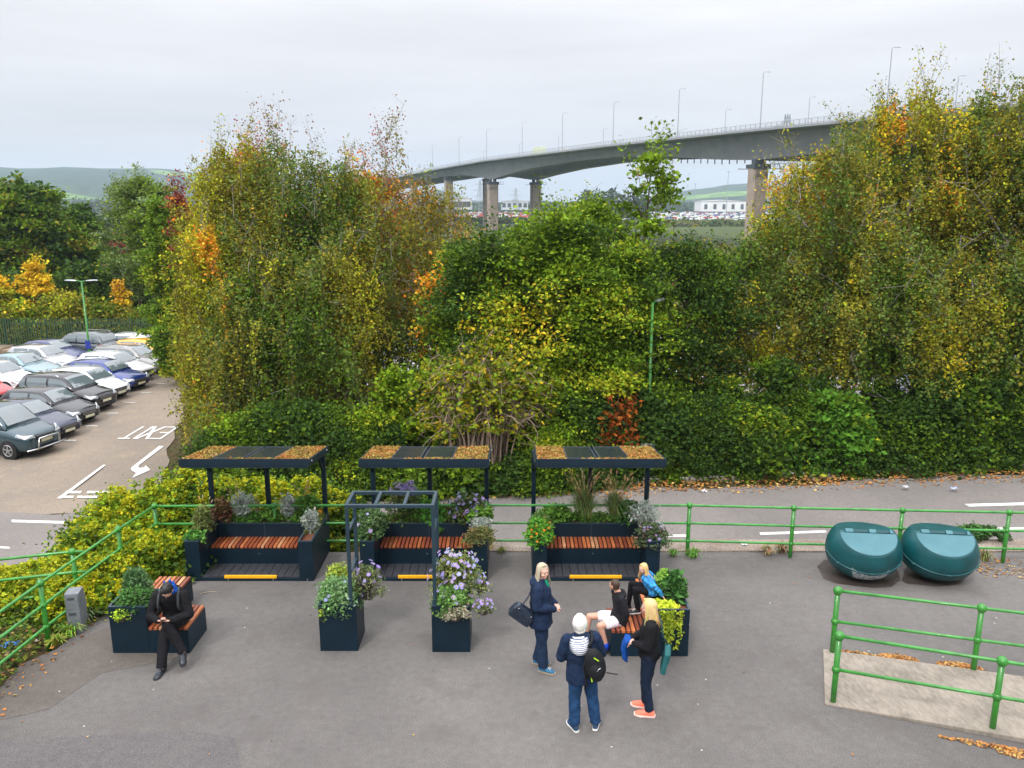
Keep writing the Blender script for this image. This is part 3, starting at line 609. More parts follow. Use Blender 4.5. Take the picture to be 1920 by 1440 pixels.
    link_mesh('sedum_mat', quads_mesh('sedum_mat', *[np.concatenate(q) for q in zip(*parts)]), SED, o)
    mb = MB(); mb.box(.081, W*.5-.57, .001, 1.44, -.004, .014, RM); mb.build('roof_soil', SOIL, o); mb = MB(); mb.box(W*.5+.57, W, .001, 1.44, -.004, .014, RM); mb.build('roof_soil', SOIL, o)
    return o
shelter(-5.975, 'left planter shelter with silver foliage, in front of the yellow bushes', 1)
shelter(-2.78, 'middle planter shelter with purple asters, behind the open metal arch', 2)
shelter(.375, 'right planter shelter with tall feathery grasses, behind the group of people', 3)

# corner benches with planter
def corner_bench(x, y, mirror, label, seed):
    o = thing('corner_bench', label, 'planter bench', (x, y, 0), 0, 'corner benches with a square planter'); s = -1 if mirror else 1
    def X_(a, b_): return (a, b_) if s == 1 else (-b_, -a)
    a, b_ = X_(0, .575)
    mb = MB(); tray(mb, a, b_, 0, .60, 0, .775); p = mb.build('planter_box', NAVY, o, bevel=.004)
    mb = MB(); rim(mb, a, b_, 0, .6, .775); mb.build('rim', NAVYRIM, p)
    mb = MB(); mb.box(a+.013, b_-.013, .013, .587, .5, .72); mb.build('soil', SOIL, p)
    a, b_ = X_(.578, 1.19); mb = MB(); mb.box(a, b_, .0, .72, 0, .385); mb.build('seat_box', NAVY, o, bevel=.004)
    mb = MB(); slats(mb, a, b_, .0, .72, .435, seed=seed); mb.build('seat_slats', HARD, o, colors=True, bevel=.004)
    a, b_ = X_(0, .575); mb = MB(); mb.box(a, b_, .605, 1.75, 0, .385); mb.build('seat_box', NAVY, o, bevel=.004)
    a, b_ = X_(0, .575); mb = MB(); slats(mb, a, b_, .605, 1.75, .435, seed=seed+5); mb.build('seat_slats', HARD, o, colors=True, bevel=.004)
    return o
corner_bench(-6.17, 11.33, False, 'corner planter bench at the left with the seated man', 21)
corner_bench(2.70, 11.24, True, 'corner planter bench at the right with two children sitting on it', 22)

# metal arch standing in two square planters
def planter(x, y, label):
    o = thing('square_planter', label, 'planter', (x, y, 0), 0, 'square planters of the metal arch')
    mb = MB(); tray(mb, 0, .585, 0, .60, .0, .775); mb.build('box', NAVY, o, bevel=.004); mb = MB(); rim(mb, 0, .585, 0, .6, .775); mb.build('rim', NAVYRIM, o)
    mb = MB(); mb.box(.013, .572, .013, .587, .5, .70); mb.build('soil', SOIL, o)
planter(-2.976, 11.39, 'dark steel planter under the left foot of the metal arch')
planter(-1.235, 11.36, 'dark steel planter under the right foot of the metal arch')
o = thing('metal_arch', 'open slate blue metal frame arch between two planters', 'pergola', (-1.83, 11.7, 0))
x0, x1, y0, y1, zt = -2.475+1.83, -1.185+1.83, 11.43-11.7, 12.0-11.7, 2.40
for xx in (x0, x1):
    for yy in (y0, y1):
        mb = MB(); mb.beam((xx, yy, .70), (xx, yy, zt-.05), .052, .052, (0, 1, 0)); mb.build('post', SLATE, o, bevel=.004)
    for z in (1.95, 1.28):
        mb = MB(); mb.beam((xx, y0+.027, z), (xx, y1-.027, z), .045, .045); mb.build('rung', SLATE, o, bevel=.003)
mb = MB(); mb.beam((x0-.026, y0, zt-.024), (x1+.026, y0, zt-.024), .052, .052); mb.build('top_bar', SLATE, o, bevel=.004)
mb = MB(); mb.beam((x0-.026, y1, zt-.024), (x1+.026, y1, zt-.024), .052, .052); mb.build('top_bar', SLATE, o, bevel=.004)
for u in (0, 1/3, 2/3, 1):
    xx = x0+(x1-x0)*u; mb = MB(); mb.beam((xx, y0+.027, zt-.02), (xx, y1-.027, zt-.02), .05, .05); mb.build('cross_bar', SLATE, o, bevel=.003)

# ------------------------------------------------------------------ teal domed bins
TEAL = pm('teal_plastic', (.002, .062, .070), .38, var=.25, scale=3, bump=.12, bscale=70, spec=.5)
TEALIN = pm('teal_dark', (.002, .05, .06), .6)
TEALLID = pm('teal_lid', (.035, .135, .165), .42, c2=(.055, .17, .20), scale=5, detail=8)  # teal lightened above the shell's colour, standing in for sky reflection on the lid
def domed_bin(x, y, rz, label, worn):
    r = .665; o = thing('domed_bin', label, 'bin', (x, y, 0), rz, 'teal domed bins against the railing')
    bm = bmesh.new(); bmesh.ops.create_uvsphere(bm, u_segments=64, v_segments=40, radius=r)
    for v in bm.verts:
        v.co.z *= .90; v.co.y *= .93
        k = v.co.z/(r*.9)
        if k < -.45: v.co.z = -r*.9*.45+(v.co.z+r*.9*.45)*.80
    n1 = Vector((0, -.52, .855)).normalized(); d1 = .405; n2 = Vector((0, .12, .99)).normalized(); d2 = .385
    for nn, dd in ((n2, d2), (n1, d1)):
        g = bm.verts[:]+bm.edges[:]+bm.faces[:]; res = bmesh.ops.bisect_plane(bm, geom=g, plane_co=nn*dd, plane_no=nn, clear_outer=True)
        ed = [e_ for e_ in res['geom_cut'] if isinstance(e_, bmesh.types.BMEdge)]; bmesh.ops.edgenet_fill(bm, edges=ed)
    bmesh.ops.triangulate(bm, faces=[f for f in bm.faces if len(f.verts) > 6]); bm.normal_update()
    me = bpy.data.meshes.new('shell'); bm.to_mesh(me); bm.free(); me.transform(Matrix.Translation((0, 0, .545)))
    sh = link_mesh('shell', me, TEAL, o); me.shade_smooth(); 
    es = sh.modifiers.new('bevel', 'BEVEL'); es.width = .03; es.segments = 4; es.limit_method = 'ANGLE'; es.angle_limit = R(24)
    wn = sh.modifiers.new('wn', 'WEIGHTED_NORMAL'); wn.keep_sharp = True
    # lid: D-shaped slab lying on the cut facing the viewer
    xa = Vector((1, 0, 0)); ya = n1.cross(xa).normalized(); ya = ya if ya.z > 0 else -ya; c = Vector((0, 0, .545))+n1*(d1)
    rc = .50; ytop = .20
    def D(s, lift, top=ytop):
        pts = []
        for i in range(33):
            a = math.pi+ (math.pi)*i/32; pts.append((math.cos(a)*rc*s, math.sin(a)*rc*.90*s))
        up = [(rc*s*math.cos(t), rc*s*.9*math.sin(t)) for t in np.linspace(.01, max(.02, math.asin(min(.99, top/(rc*.9*s)))), 6)]
        pts += up+[(-u, v) for u, v in reversed(up)]
        return [c+xa*u+ya*v+n1*lift for u, v in pts]
    mb = MB(); mb.loft([D(1, .0, .05), D(.985, .022, .047), D(.95, .030, .043), D(.80, .026, .03)]); lid = mb.build('lid', TEALLID, o, smooth=False)
    b_ = lid.modifiers.new('bevel', 'BEVEL'); b_.width = .006; b_.segments = 2
    # hinge knuckles: alternating raised blocks along the straight edge
    for i, (u0, u1) in enumerate(((-.40, -.25), (-.25, .02), (.02, .15), (.15, .38), (.38, .44))):
        mb = MB(); M = Matrix.Translation(c+ya*(.085)+n1*(.012 if i % 2 == 0 else .004)); fr = Matrix((xa.to_4d(), ya.to_4d(), n1.to_4d(), (0, 0, 0, 1))).transposed(); fr[3][0] = fr[3][1] = fr[3][2] = 0; fr[3][3] = 1; fr[0][3] = fr[1][3] = fr[2][3] = 0
        M = M @ fr; mb.box(u0+.004, u1-.004, -.035 if i % 2 == 0 else -.02, .045, -.02, .03 if i % 2 == 0 else .018, M); mb.build('hinge', TEALLID if i % 2 == 0 else TEALIN, o, bevel=.008)
    # moulded seam ring round the front with small lugs
    pts = []
    for i in range(41):
        a = math.pi*(1.0+i/40); vx = math.cos(a); vy = math.sin(a); k = -.02-.36*abs(vy)**1.1; zz = k*r*.9
        rr2 = math.sqrt(max(0, 1-k*k))*r
        zz = zz if k > -.45 else -r*.9*.45+(zz+r*.9*.45)*.80
        pts.append(Vector((vx*rr2*1.003, vy*rr2*.93*1.003, zz+.545)))
    mb = MB(); mb.tube(pts, .016, 6); mb.build('seam', TEAL, o, smooth=True)
    for i in (8, 20, 32):
        mb = MB(); p = pts[i]; mb.ell(p, (.05, .035, .022), 10, 6); mb.build('lug', TEAL, o, smooth=True)
    if worn:   # scuffed pale patch where the shell has been scraped
        m_, n_, l_, b2 = new_mat('scuffed_plastic'); tc_ = n_.new('ShaderNodeTexCoord'); q = n_.new('ShaderNodeTexNoise'); q.inputs['Scale'].default_value = 22; q.inputs['Detail'].default_value = 8; l_.new(tc_.outputs['Object'], q.inputs[0])
        cr_ = n_.new('ShaderNodeValToRGB'); cr_.color_ramp.elements[0].position = .40; cr_.color_ramp.elements[0].color = (.10, .17, .20, 1); cr_.color_ramp.elements[1].position = .58; cr_.color_ramp.elements[1].color = (.52, .52, .50, 1); l_.new(q.outputs[0], cr_.inputs[0]); l_.new(cr_.outputs[0], b2.inputs['Base Color']); b2.inputs['Roughness'].default_value = .8
        mb = MB(); rr_ = random.Random(5); U = 26; V = 7; g = []
        for j in range(V+1):
            row = []
            for i in range(U+1):
                az = R(-122+ 62*i/U); k = -.40-.38*j/V + (.03*rr_.random()+(.10*abs(i/U-.5)**2*4 if j == 0 else 0))*(1 if j in (0,) else 0)+(-.12*(1-abs(i/U-.5)*2)**.5*0)
                if j == 0: k += .05-.12*(1-(2*i/U-1)**2)
                zz = k*r*.9; zz = -r*.9*.45+(zz+r*.9*.45)*.80 if k < -.45 else zz; q2 = math.sqrt(1-k*k)*r*1.006
                row.append(Vector((math.cos(az)*q2, math.sin(az)*q2*.93, zz+.545)))
            g.append(row)
        for j in range(V):
            for i in range(U): mb.add([g[j+1][i], g[j+1][i+1], g[j][i+1], g[j][i]], [(0, 1, 2, 3)])
        mb.build('scuff', m_, sh, smooth=True)
domed_bin(6.50, 13.98, R(-6), 'left teal domed bin with a white scuffed patch near the ground', True)
domed_bin(7.87, 13.92, R(-8), 'right teal domed bin, clean shell with a moulded seam', False)
STAIN = asphalt('wet_stain', (.045, .036, .032), (.075, .06, .055), .5, 2, 60, rough=.45)
mb = MB(); mb.poly([ground_pt(*q, .005) for q in ((1532, 1062), (1545, 1085), (1570, 1094), (1600, 1098), (1640, 1102), (1672, 1100), (1688, 1088), (1684, 1070), (1650, 1052), (1590, 1046), (1545, 1050))]); tag(mb.build('stain', STAIN), 'dark wet stain on the tarmac under the left domed bin', kind='structure')
mb = MB(); mb.poly([ground_pt(*q, .005) for q in ((1690, 1088), (1700, 1094), (1760, 1100), (1800, 1094), (1815, 1080), (1790, 1060), (1700, 1060))]); tag(mb.build('stain', STAIN), 'dark wet stain under the right domed bin', kind='structure')

# grey service pillar at the left
PIL = pm('grey_grp', (.12, .135, .15), .6, scale=8, c2=(.19, .205, .22), bump=.3, bscale=50, detail=7)
o = thing('service_pillar', 'grey two-door service pillar with dark slots beside the left railing', 'utility pillar', (-7.06, 12.0, 0), R(12))
mb = MB(); mb.loft([[(-.10, -.09, 0), (.09, -.09, 0), (.09, .13, 0), (-.10, .13, 0)], [(-.115, -.09, .16), (.10, -.09, .16), (.12, .15, .16), (-.115, .15, .16)], [(-.115, -.09, .45), (.10, -.09, .45), (.13, .16, .45), (-.115, .16, .45)], [(-.115, -.09, .70), (.10, -.09, .70), (.115, .12, .72), (-.10, .12, .72)]]); mb.build('cabinet', PIL, o, bevel=.01)
for z0_, z1_ in ((.43, .68), (.10, .415)):
    mb = MB(); mb.box(-.105, .09, -.10, -.092, z0_, z1_); dr = mb.build('door', PIL, o, bevel=.004)
    mb = MB(); mb.box(-.07, .035, -.104, -.1005, z1_-.085, z1_-.045); mb.build('slot', DARKST, dr)
    mb = MB(); mb.ell((.03, -.103, z1_-.14), .008, 8, 6); mb.build('lock', STEEL, dr)

# green lamp posts
def lamp_post(x, y, z, h, arms, rz, label, extra=None):
    o = thing('street_lamp', label, 'street lamp', (x, y, z), rz)
    mb = MB(); mb.tube([(0, 0, -.2), (0, 0, 1.2), (0, 0, 1.25), (0, 0, h)], [.085, .085, .06, .045], 12); mb.build('column', GREEN, o, smooth=True)
    for s in arms:
        mb = MB(); mb.tube([(0, 0, h-.03), (s*.35, 0, h+.02)], .03, 8); a_ = mb.build('arm', GREEN, o)
        mb = MB(); mb.loft([[(s*(.3+t*.68), -wd_, h-.01+dz) if True else 0 for t in (0,)][0:1]+[(s*(.3+t*.68), yy*wd_, h+.02+zz*hh+dz) for yy, zz in ((-.8, -1), (.8, -1), (1, 0), (.6, 1), (-.6, 1), (-1, 0))][0:6] for t, wd_, hh, dz in ((0, .05, .03, 0), (.35, .11, .045, .01), (.8, .12, .04, .02), (1, .05, .02, .02))]); hd = mb.build('lamp_head', STEEL, a_)
    if extra == 'sign':
        mb = MB(); mb.box(-.16, .16, -.10, -.085, .95, 1.45); mb.build('sign_plate', pm('blue_sign', (.02, .04, .30), .5), o)
    return o
p = at_depth(150, 640, 48); lamp_post(-25.4, 48.0, -2.7, 5.0, (-1, 1), 0, 'green twin-headed street lamp rising over the parked cars', 'sign')
lamp_post(4.40, 25.3, -1.9, 5.65, (1,), R(62), 'green single-headed street lamp in the hedge behind the right shelter')
mb = MB(); mb.box(-.22, .22, -.012, .012, 0, .28); q = mb.build('sign_board', pm('white_board', (.7, .72, .74), .5), bevel=.004); q.location = (4.22, 24.3, -.82); q.rotation_euler.y = R(6); tag(q, 'small blank white board fixed to the green lamp post behind the right shelter roof', 'sign')

# palisade fence at the back of the car park
PALI = pm('green_palisade', (.03, .075, .035), .6, var=.3, scale=2)
o = thing('palisade_fence', 'dark green steel palisade fence along the back of the car park', 'fence', (-30, 53, -2.7))
mb = MB(); r_ = random.Random(2)
for x in np.arange(-32, 16, .16):
    z = 0; mb.loft([[(x-.032, -.012, .05), (x+.032, -.012, .05), (x+.032, .012, .05), (x-.032, .012, .05)], [(x-.032, -.012, 2.0), (x+.032, -.012, 2.0), (x+.032, .012, 2.0), (x-.032, .012, 2.0)], [(x-.004, -.006, 2.12), (x+.004, -.006, 2.12), (x+.004, .006, 2.12), (x-.004, .006, 2.12)]])
for z in (.35, 1.7): mb.box(-32, 16, .014, .06, z, z+.05)
mb.build('pales', PALI, o)
for x in np.arange(-31, 16, 2.75):
    mb = MB(); mb.box(x-.04, x+.04, .062, .13, -.2, 2.1); mb.build('post', PALI, o)
mb = MB()
for x in np.arange(-62, -12, 1.0): mb.box(x, x+.97, 51.6+random.uniform(-.2, .2), 53.4, -2.9, -2.42+random.uniform(-.1, .06))
tag(mb.build('bank', pm('earth_bank', (.16, .12, .08), .95, scale=1.5, c2=(.24, .18, .12), bump=.8, bscale=4), bevel=.08), 'low earth bank under the palisade fence', kind='structure')
# ------------------------------------------------------------------ foliage generators
G_DARK = (.030, .062, .010); G_MID = (.065, .115, .008); G_BR = (.125, .20, .010); YG = (.27, .29, .016); YEL = (.50, .36, .020); ORA = (.50, .19, .018); RED = (.26, .045, .03); OLI = (.165, .150, .016); BRN = (.13, .075, .03); GREYG = (.10, .145, .030); PUR = (.17, .04, .07)
def bez(a, c, b, k): return [a*(1-t)**2+c*2*t*(1-t)+b*t*t for t in [i/k for i in range(k+1)]]
TWIGM = pm('brown_twig', (.10, .065, .04), .9)
GAIN = 1.48
class Foliage:
    def __init__(s): s.P = []; s.S = []; s.C = []
    def add(s, p, size, col): s.P.append(p); s.S.append(size); s.C.append(col)
    def build(s, name, parent=None, elong=1.5, up=0.0, mat=None):
        P_ = np.concatenate(s.P); S_ = np.concatenate(s.S); C_ = np.concatenate(s.C)
        U, V = rand_axes(len(P_), S_, elong, up); return link_mesh(name, quads_mesh(name, P_, U, V, C_), mat or LEAF, parent)
def colour(P_, pal, seed, freq=.8, patch=.42, jit=.2, rnd=.11):
    t = .5+patch*fract(P_, seed, freq)*1.5+rng.normal(0, rnd, len(P_)); return pick(pal, len(P_), t, jit)*GAIN
def twigs(mb, a, b, r0, r1, n=3, k=3, sag=0):
    c = (a+b)/2+Vector((random.uniform(-.1, .1), random.uniform(-.1, .1), sag))*((b-a).length); mb.tube(bez(a, c, b, k), [r0+(r1-r0)*i/k for i in range(k+1)], n, cap=False)

def tree(label, base, h, rad, pal, nleaf, style='broad', size=.07, seed=1, zlow=.18, bark=None, cat='tree', name='tree', group=None, prof=None, lean=(0, 0), fill=1.0, top_sprigs=14, freq=.8, floor=.3, trunk_r=None, strand=(.5, 1.5), depth=1.0, limbs=24, patch=.42, sprig_pal=None):
    global rng
    rng = np.random.default_rng(seed*13+5); random.seed(seed*7+1)
    o = thing(name, label, cat, base, 0, group); tr = MB(); F = Foliage(); tr_r = trunk_r or h*.013
    prof = prof or ((lambda t: math.sqrt(max(.01, 1-max(0, t)**4.5))*(.72+.28*min(1, t*3))) if style == 'weep' else (lambda t: math.sin(math.pi*min(1, max(0, t*.80+.14)))**.55))
    tw_ = MB()
    lx, ly = lean; axis_ = lambda z: Vector((lx*(z/h)**1.5+.12*math.sin(z*.9+seed), ly*(z/h)**1.5+.12*math.cos(z*.7+seed), z))
    tr.tube([axis_(h*t) for t in np.linspace(-.03, .93, 12)], [tr_r*(1-t*.9) for t in np.linspace(0, .96, 12)], 8)
    tips = []
    for i in range(limbs):
        t = zlow+(1-zlow)*((i+.5)/limbs)**.9; az = i*2.4+random.uniform(-.4, .4); ze = h*t
        r_ = rad*prof((t-zlow)/(1-zlow))*random.uniform(.72, 1.08)
        zs = max(h*.08, ze-r_*random.uniform(.7, 1.1)); a = axis_(zs); b = axis_(ze)+Vector((math.cos(az)*r_, math.sin(az)*r_*depth, random.uniform(-.2, .3)))
        cc = a.lerp(b, .5)+Vector((0, 0, .12*r_)); pts = bez(a, cc, b, 5); rr0 = tr_r*(.62*(1-zs/h)+.12)
        tr.tube(pts, [rr0*(1-j/5*.85) for j in range(6)], 5, cap=False)
        for j in range(2, 6):
            for _ in range(2):
                d = Vector((random.gauss(0, 1), random.gauss(0, 1), random.gauss(.35, .6))).normalized()*r_*random.uniform(.22, .5); e_ = pts[j]+d
                twigs(tr, pts[j], e_, rr0*.3*(1-j*.12), .006); tips.append((pts[j].lerp(e_, .5), e_))
        tips.append((pts[4], pts[5]))
    # fill envelope so that the crown reads dense
    def env(n_):
        t = rng.random(n_)**.85; rr_ = rad*np.array([prof(q) for q in t]); z = h*(zlow+(1-zlow)*t*.97); a = rng.uniform(0, 2*math.pi, n_); k = rng.random(n_)**.45
        lob = 1+.16*np.sin(a*3+z*1.1+seed)+.12*np.sin(a*5-z*1.7+seed*2)
        return np.stack([np.cos(a)*rr_*k*lob+lx*(z/h)**1.5, np.sin(a)*rr_*k*lob*depth+ly*(z/h)**1.5, z], 1)
    tp = np.array([list(b) for a, b in tips])
    if style == 'weep':
        ns = max(60, int(nleaf/26)); ne = int(ns*.55*fill)
        cc_ = env(max(8, ne//14)); ne = len(cc_)*14; st = np.concatenate([np.repeat(cc_, 14, 0)+rng.normal(0, 1, (ne, 3))*np.array([.32, .32, .26]), tp[rng.integers(0, len(tp), ns-ne)]+rng.normal(0, .22, (ns-ne, 3))])
        ln = rng.uniform(strand[0], strand[1], ns); k = 26; u = rng.random((ns, k)); dr = rng.normal(0, .20, (ns, 2)); sw = rng.uniform(0, 6, ns)
        P_ = np.repeat(st[:, None, :], k, 1); P_[..., 0] += dr[:, None, 0]*u*ln[:, None]+.05*np.sin(sw[:, None]+u*5); P_[..., 1] += dr[:, None, 1]*u*ln[:, None]; P_[..., 2] -= u*ln[:, None]
        P_ = P_+rng.normal(0, 1, P_.shape)*np.array([.075, .075, .05]); P_ = P_.reshape(-1, 3)
        col = colour(np.repeat(st, k, 0)*np.array([1, 1, .55]), pal, seed, freq, patch=patch)
        kp = P_[:, 2] > floor+rng.normal(0, .15, len(P_)); P_ = P_[kp]; col = col[kp]; F.add(P_, rng.uniform(size*.5, size*1.35, len(P_)), col)
        for i in range(0, ns, 5):
            if st[i][2]-ln[i] < floor: continue
            a = Vector(st[i]); b = a+Vector((dr[i, 0]*ln[i], dr[i, 1]*ln[i], -ln[i])); tw_.tube([a, (a+b)/2+Vector((.04, 0, 0)), b], [.006, .005, .003], 3, cap=False)
    else:
        nc = max(30, int(nleaf/90)); ne = int(nc*.6*fill); ce = np.concatenate([env(ne), tp[rng.integers(0, len(tp), nc-ne)]]); k = 90; sg = rad*.085+.10
        off = rng.normal(0, 1, (nc, k, 3))*np.array([sg*1.3, sg*1.3, sg*.55])*rng.uniform(.6, 1.3, (nc, 1, 1))
        P_ = (ce[:, None, :]+off).reshape(-1, 3); P_[:, 2] = np.maximum(P_[:, 2], .1); F.add(P_, rng.uniform(size*.65, size*1.3, len(P_)), colour(np.repeat(ce, k, 0), pal, seed, freq, patch=patch))
    # wispy shoots against the sky
    for i in range(top_sprigs):
        a, b = tips[-1-int(random.random()**1.5*len(tips)*.45)]; d = Vector((random.gauss(0, .35), random.gauss(0, .3), 1)).normalized()*random.uniform(.5, 1.3)*h*.10
        e_ = b+d; twigs(tr, b, e_, .012, .004, 3, 3); m_ = 34; u = rng.random(m_)**.8; q = np.array([list(b.lerp(e_, x)) for x in u])+rng.normal(0, .16, (m_, 3))
        F.add(q, rng.uniform(size*.6, size*1.1, m_), colour(q, sprig_pal or pal, seed+3, freq))
        for _ in range(3):
            s_ = b.lerp(e_, random.uniform(.2, .9)); twigs(tr, s_, s_+Vector((random.gauss(0, .25), random.gauss(0, .25), random.uniform(.1, .35))), .006, .003, 3, 2)
    if tw_.v: tw_.build('hanging_twigs', TWIGM, o)
    t_ = tr.build('trunk', bark or BARK, o, smooth=True); F.build('crown', o, up=.15 if style == 'weep' else .35); return o
BR = BIRCHBARK
def base_at(px, Y_, sink=.1):
    D = Y_*math.cos(PITCH)+9*math.sin(PITCH); x = (px-960)/FPX*D; z = float(ground_h(x, Y_)); return Vector((x, Y_, z-sink))
def top_z(py, Y_): return CAM_H-Y_*math.tan(PITCH+math.atan((py-720)/FPX))
def T(px, ytop, Y_, rad, label, pal, nleaf, **k):
    b_ = base_at(px, Y_); h = top_z(ytop, Y_)-b_.z; return tree(label, b_, h, rad, pal, nleaf, **k)

P_AUT = [(1.6, ORA), (2.2, YEL), (3.2, YG), (4, OLI), (2, G_MID)]
P_BIR = [(.25, ORA), (.55, YEL), (2.0, YG), (4.2, OLI), (3.4, GREYG), (3, G_MID), (.9, G_DARK)]
P_BIRG = [(.4, YEL), (2.4, YG), (3.4, OLI), (2.6, GREYG), (3.2, G_MID), (.6, G_DARK)]
P_BRONZE = [(.4, ORA), (1.2, BRN), (4, OLI), (2.5, GREYG), (1.4, YG)]
P_GRN = [(1.2, YG), (3.5, G_BR), (4, G_MID), (3, G_DARK)]
P_DGRN = [(.8, G_BR), (3, G_MID), (4, G_DARK)]
P_LIME = [(.4, YEL), (3.4, YG), (4, G_BR), (3, G_MID), (1.3, G_DARK)]
weep = dict(style='weep', bark=BR, name='birch_tree', cat='birch tree')
# left birch group
T(462, 272, 31.0, 2.0, 'tall weeping birch with orange and yellow top, leftmost of the birch group', P_AUT, 62000, seed=1, strand=(.6, 1.9), zlow=.12, **weep)
T(420, 420, 29.0, 1.25, 'low golden weeping birch skirting the car park lane', [(.6, ORA), (1.6, YEL), (3.5, YG), (4, OLI), (2, G_MID)], 34000, seed=2, strand=(.5, 1.6), zlow=.15, **weep)
T(505, 268, 33.5, 1.7, 'birch with purplish red upper leaves behind the orange one', [(2.5, PUR), (2, RED), (2, ORA), (2, OLI), (1, YG)], 26000, seed=3, zlow=.55, **weep)
T(560, 258, 31.0, 3.1, 'broad weeping birch with bare wispy top in the left group', P_BIR, 74000, seed=4, top_sprigs=34, strand=(.6, 2.0), zlow=.12, sprig_pal=[(1, BRN), (1, OLI)], **weep)
T(655, 305, 30.0, 2.7, 'grey green weeping birch right of the broad one', P_BIR, 60000, seed=5, top_sprigs=26, zlow=.12, strand=(.6, 1.8), **weep)
T(545, 480, 28.3, 2.2, 'lower grey green birch in front of the left group', P_BIRG, 52000, seed=6, zlow=.15, **weep)
T(640, 470, 27.8, 2.1, 'small green weeping birch in front at the middle of the left group', P_BIRG, 46000, seed=7, zlow=.12, **weep)
T(478, 520, 27.6, 1.7, 'olive weeping birch hanging low above the car park hedge', P_BIR, 42000, seed=8, zlow=.14, **weep)
T(738, 250, 32.5, 1.0, 'thin bare topped birch spire at the right of the left group', [(1, ORA), (3, OLI), (1, BRN), (1, RED)], 5000, seed=9, zlow=.30, top_sprigs=26, **weep)
T(812, 350, 31.0, 2.3, 'sparse bronze birch beside the left end of the bridge', P_BRONZE, 34000, seed=10, zlow=.15, top_sprigs=18, **weep)
T(705, 330, 34.0, 1.6, 'maple with coral red leaves behind the birches', [(3, ORA), (3, (.42, .10, .03)), (2, RED), (1, YG)], 15000, seed=11, zlow=.4, size=.09, name='maple_tree', cat='maple tree')
T(366, 360, 42, .6, 'small dark red tree peeping left of the golden birch', [(3, (.16, .03, .025)), (.6, ORA), (2, BRN)], 3500, seed=12, zlow=.62, size=.10)
# centre
T(905, 452, 27.0, 1.9, 'bushy dark green tree left of centre', P_DGRN+[(1, YG)], 40000, seed=13, zlow=.12, size=.085, top_sprigs=10)
T(850, 482, 28.6, 1.3, 'yellow and orange leaved young tree beside the bronze birch', [(2, YEL), (2, ORA), (2.5, YG), (3, G_BR)], 9000, seed=14, zlow=.2, size=.10, top_sprigs=10)
T(1020, 412, 27.0, 2.4, 'yellow green maple in front of the middle bridge piers', P_LIME, 58000, seed=15, zlow=.14, size=.09, top_sprigs=12)
T(1100, 378, 29.0, 1.6, 'upright yellow green tree left of the cherry', P_LIME, 26000, seed=16, zlow=.3, size=.085, top_sprigs=14)
T(1195, 275, 27.5, 1.25, 'tall spindly cherry with drooping leaf clusters before the bridge', [(3, G_BR), (3, G_MID), (1, (.2, .2, .07)), (.6, BRN)], 2600, seed=17, zlow=.36, size=.12, top_sprigs=16, fill=.05, limbs=16, name='cherry_tree', cat='cherry tree')
T(1150, 470, 26.6, 2.0, 'green bushy tree under the spindly cherry', P_GRN, 44000, seed=18, zlow=.14, size=.08)
T(1275, 458, 28.0, 2.1, 'dull green rounded tree right of the lamp post', P_DGRN+[(2, OLI)], 46000, seed=19, zlow=.22, size=.075, floor=0)
T(1375, 452, 29.0, 1.9, 'olive tree in front of the big right pier', P_BIRG, 38000, seed=20, floor=3.5, zlow=.30, **weep)
T(1455, 300, 30.0, 1.5, 'slim golden topped birch at the edge of the right group', P_AUT, 22000, seed=21, zlow=.24, **weep)
# right group
T(1530, 268, 28.5, 2.4, 'grey green weeping birch left in the right group', P_BIR, 56000, seed=22, floor=3.5, zlow=.24, strand=(.5, 1.7), **weep)
T(1650, 165, 30.5, 2.5, 'tall birch with pinkish wispy top in the right group', P_AUT, 56000, seed=23, floor=4.3, zlow=.30, top_sprigs=34, **weep)
T(1600, 420, 27.0, 2.0, 'lower olive birch in front of the right group', P_BIRG, 40000, seed=24, floor=3.5, zlow=.28, **weep)
T(1755, 185, 29.5, 2.3, 'golden olive birch in the middle of the right group', P_BIR, 50000, seed=25, floor=4.3, zlow=.26, **weep)
T(1850, 95, 28.0, 2.7, 'tallest birch of the right group with leaning white trunk', P_BIR, 66000, seed=26, floor=4.3, zlow=.30, top_sprigs=34, lean=(1.0, 0), trunk_r=.17, **weep)
T(1960, 62, 28.0, 2.6, 'tall birch cut by the right edge of the picture', P_BIR, 44000, seed=27, floor=4.3, zlow=.28, **weep)
T(1720, 470, 26.8, 2.1, 'dark green birch low in the right group', P_BIRG, 40000, seed=28, floor=3.5, zlow=.30, **weep)
T(1575, 205, 31.5, 2.0, 'tall olive birch hiding the bridge deck at the left of the right group', P_BIR, 44000, seed=45, floor=4.3, zlow=.3, top_sprigs=26, **weep)
T(1705, 235, 32.0, 2.0, 'dense olive birch standing behind the right group', P_BIRG, 40000, seed=46, floor=4.3, zlow=.3, **weep)
T(1880, 470, 26.3, 2.2, 'green birch with hanging tresses at the right edge', P_BIRG, 44000, seed=29, floor=3.5, zlow=.26, **weep)

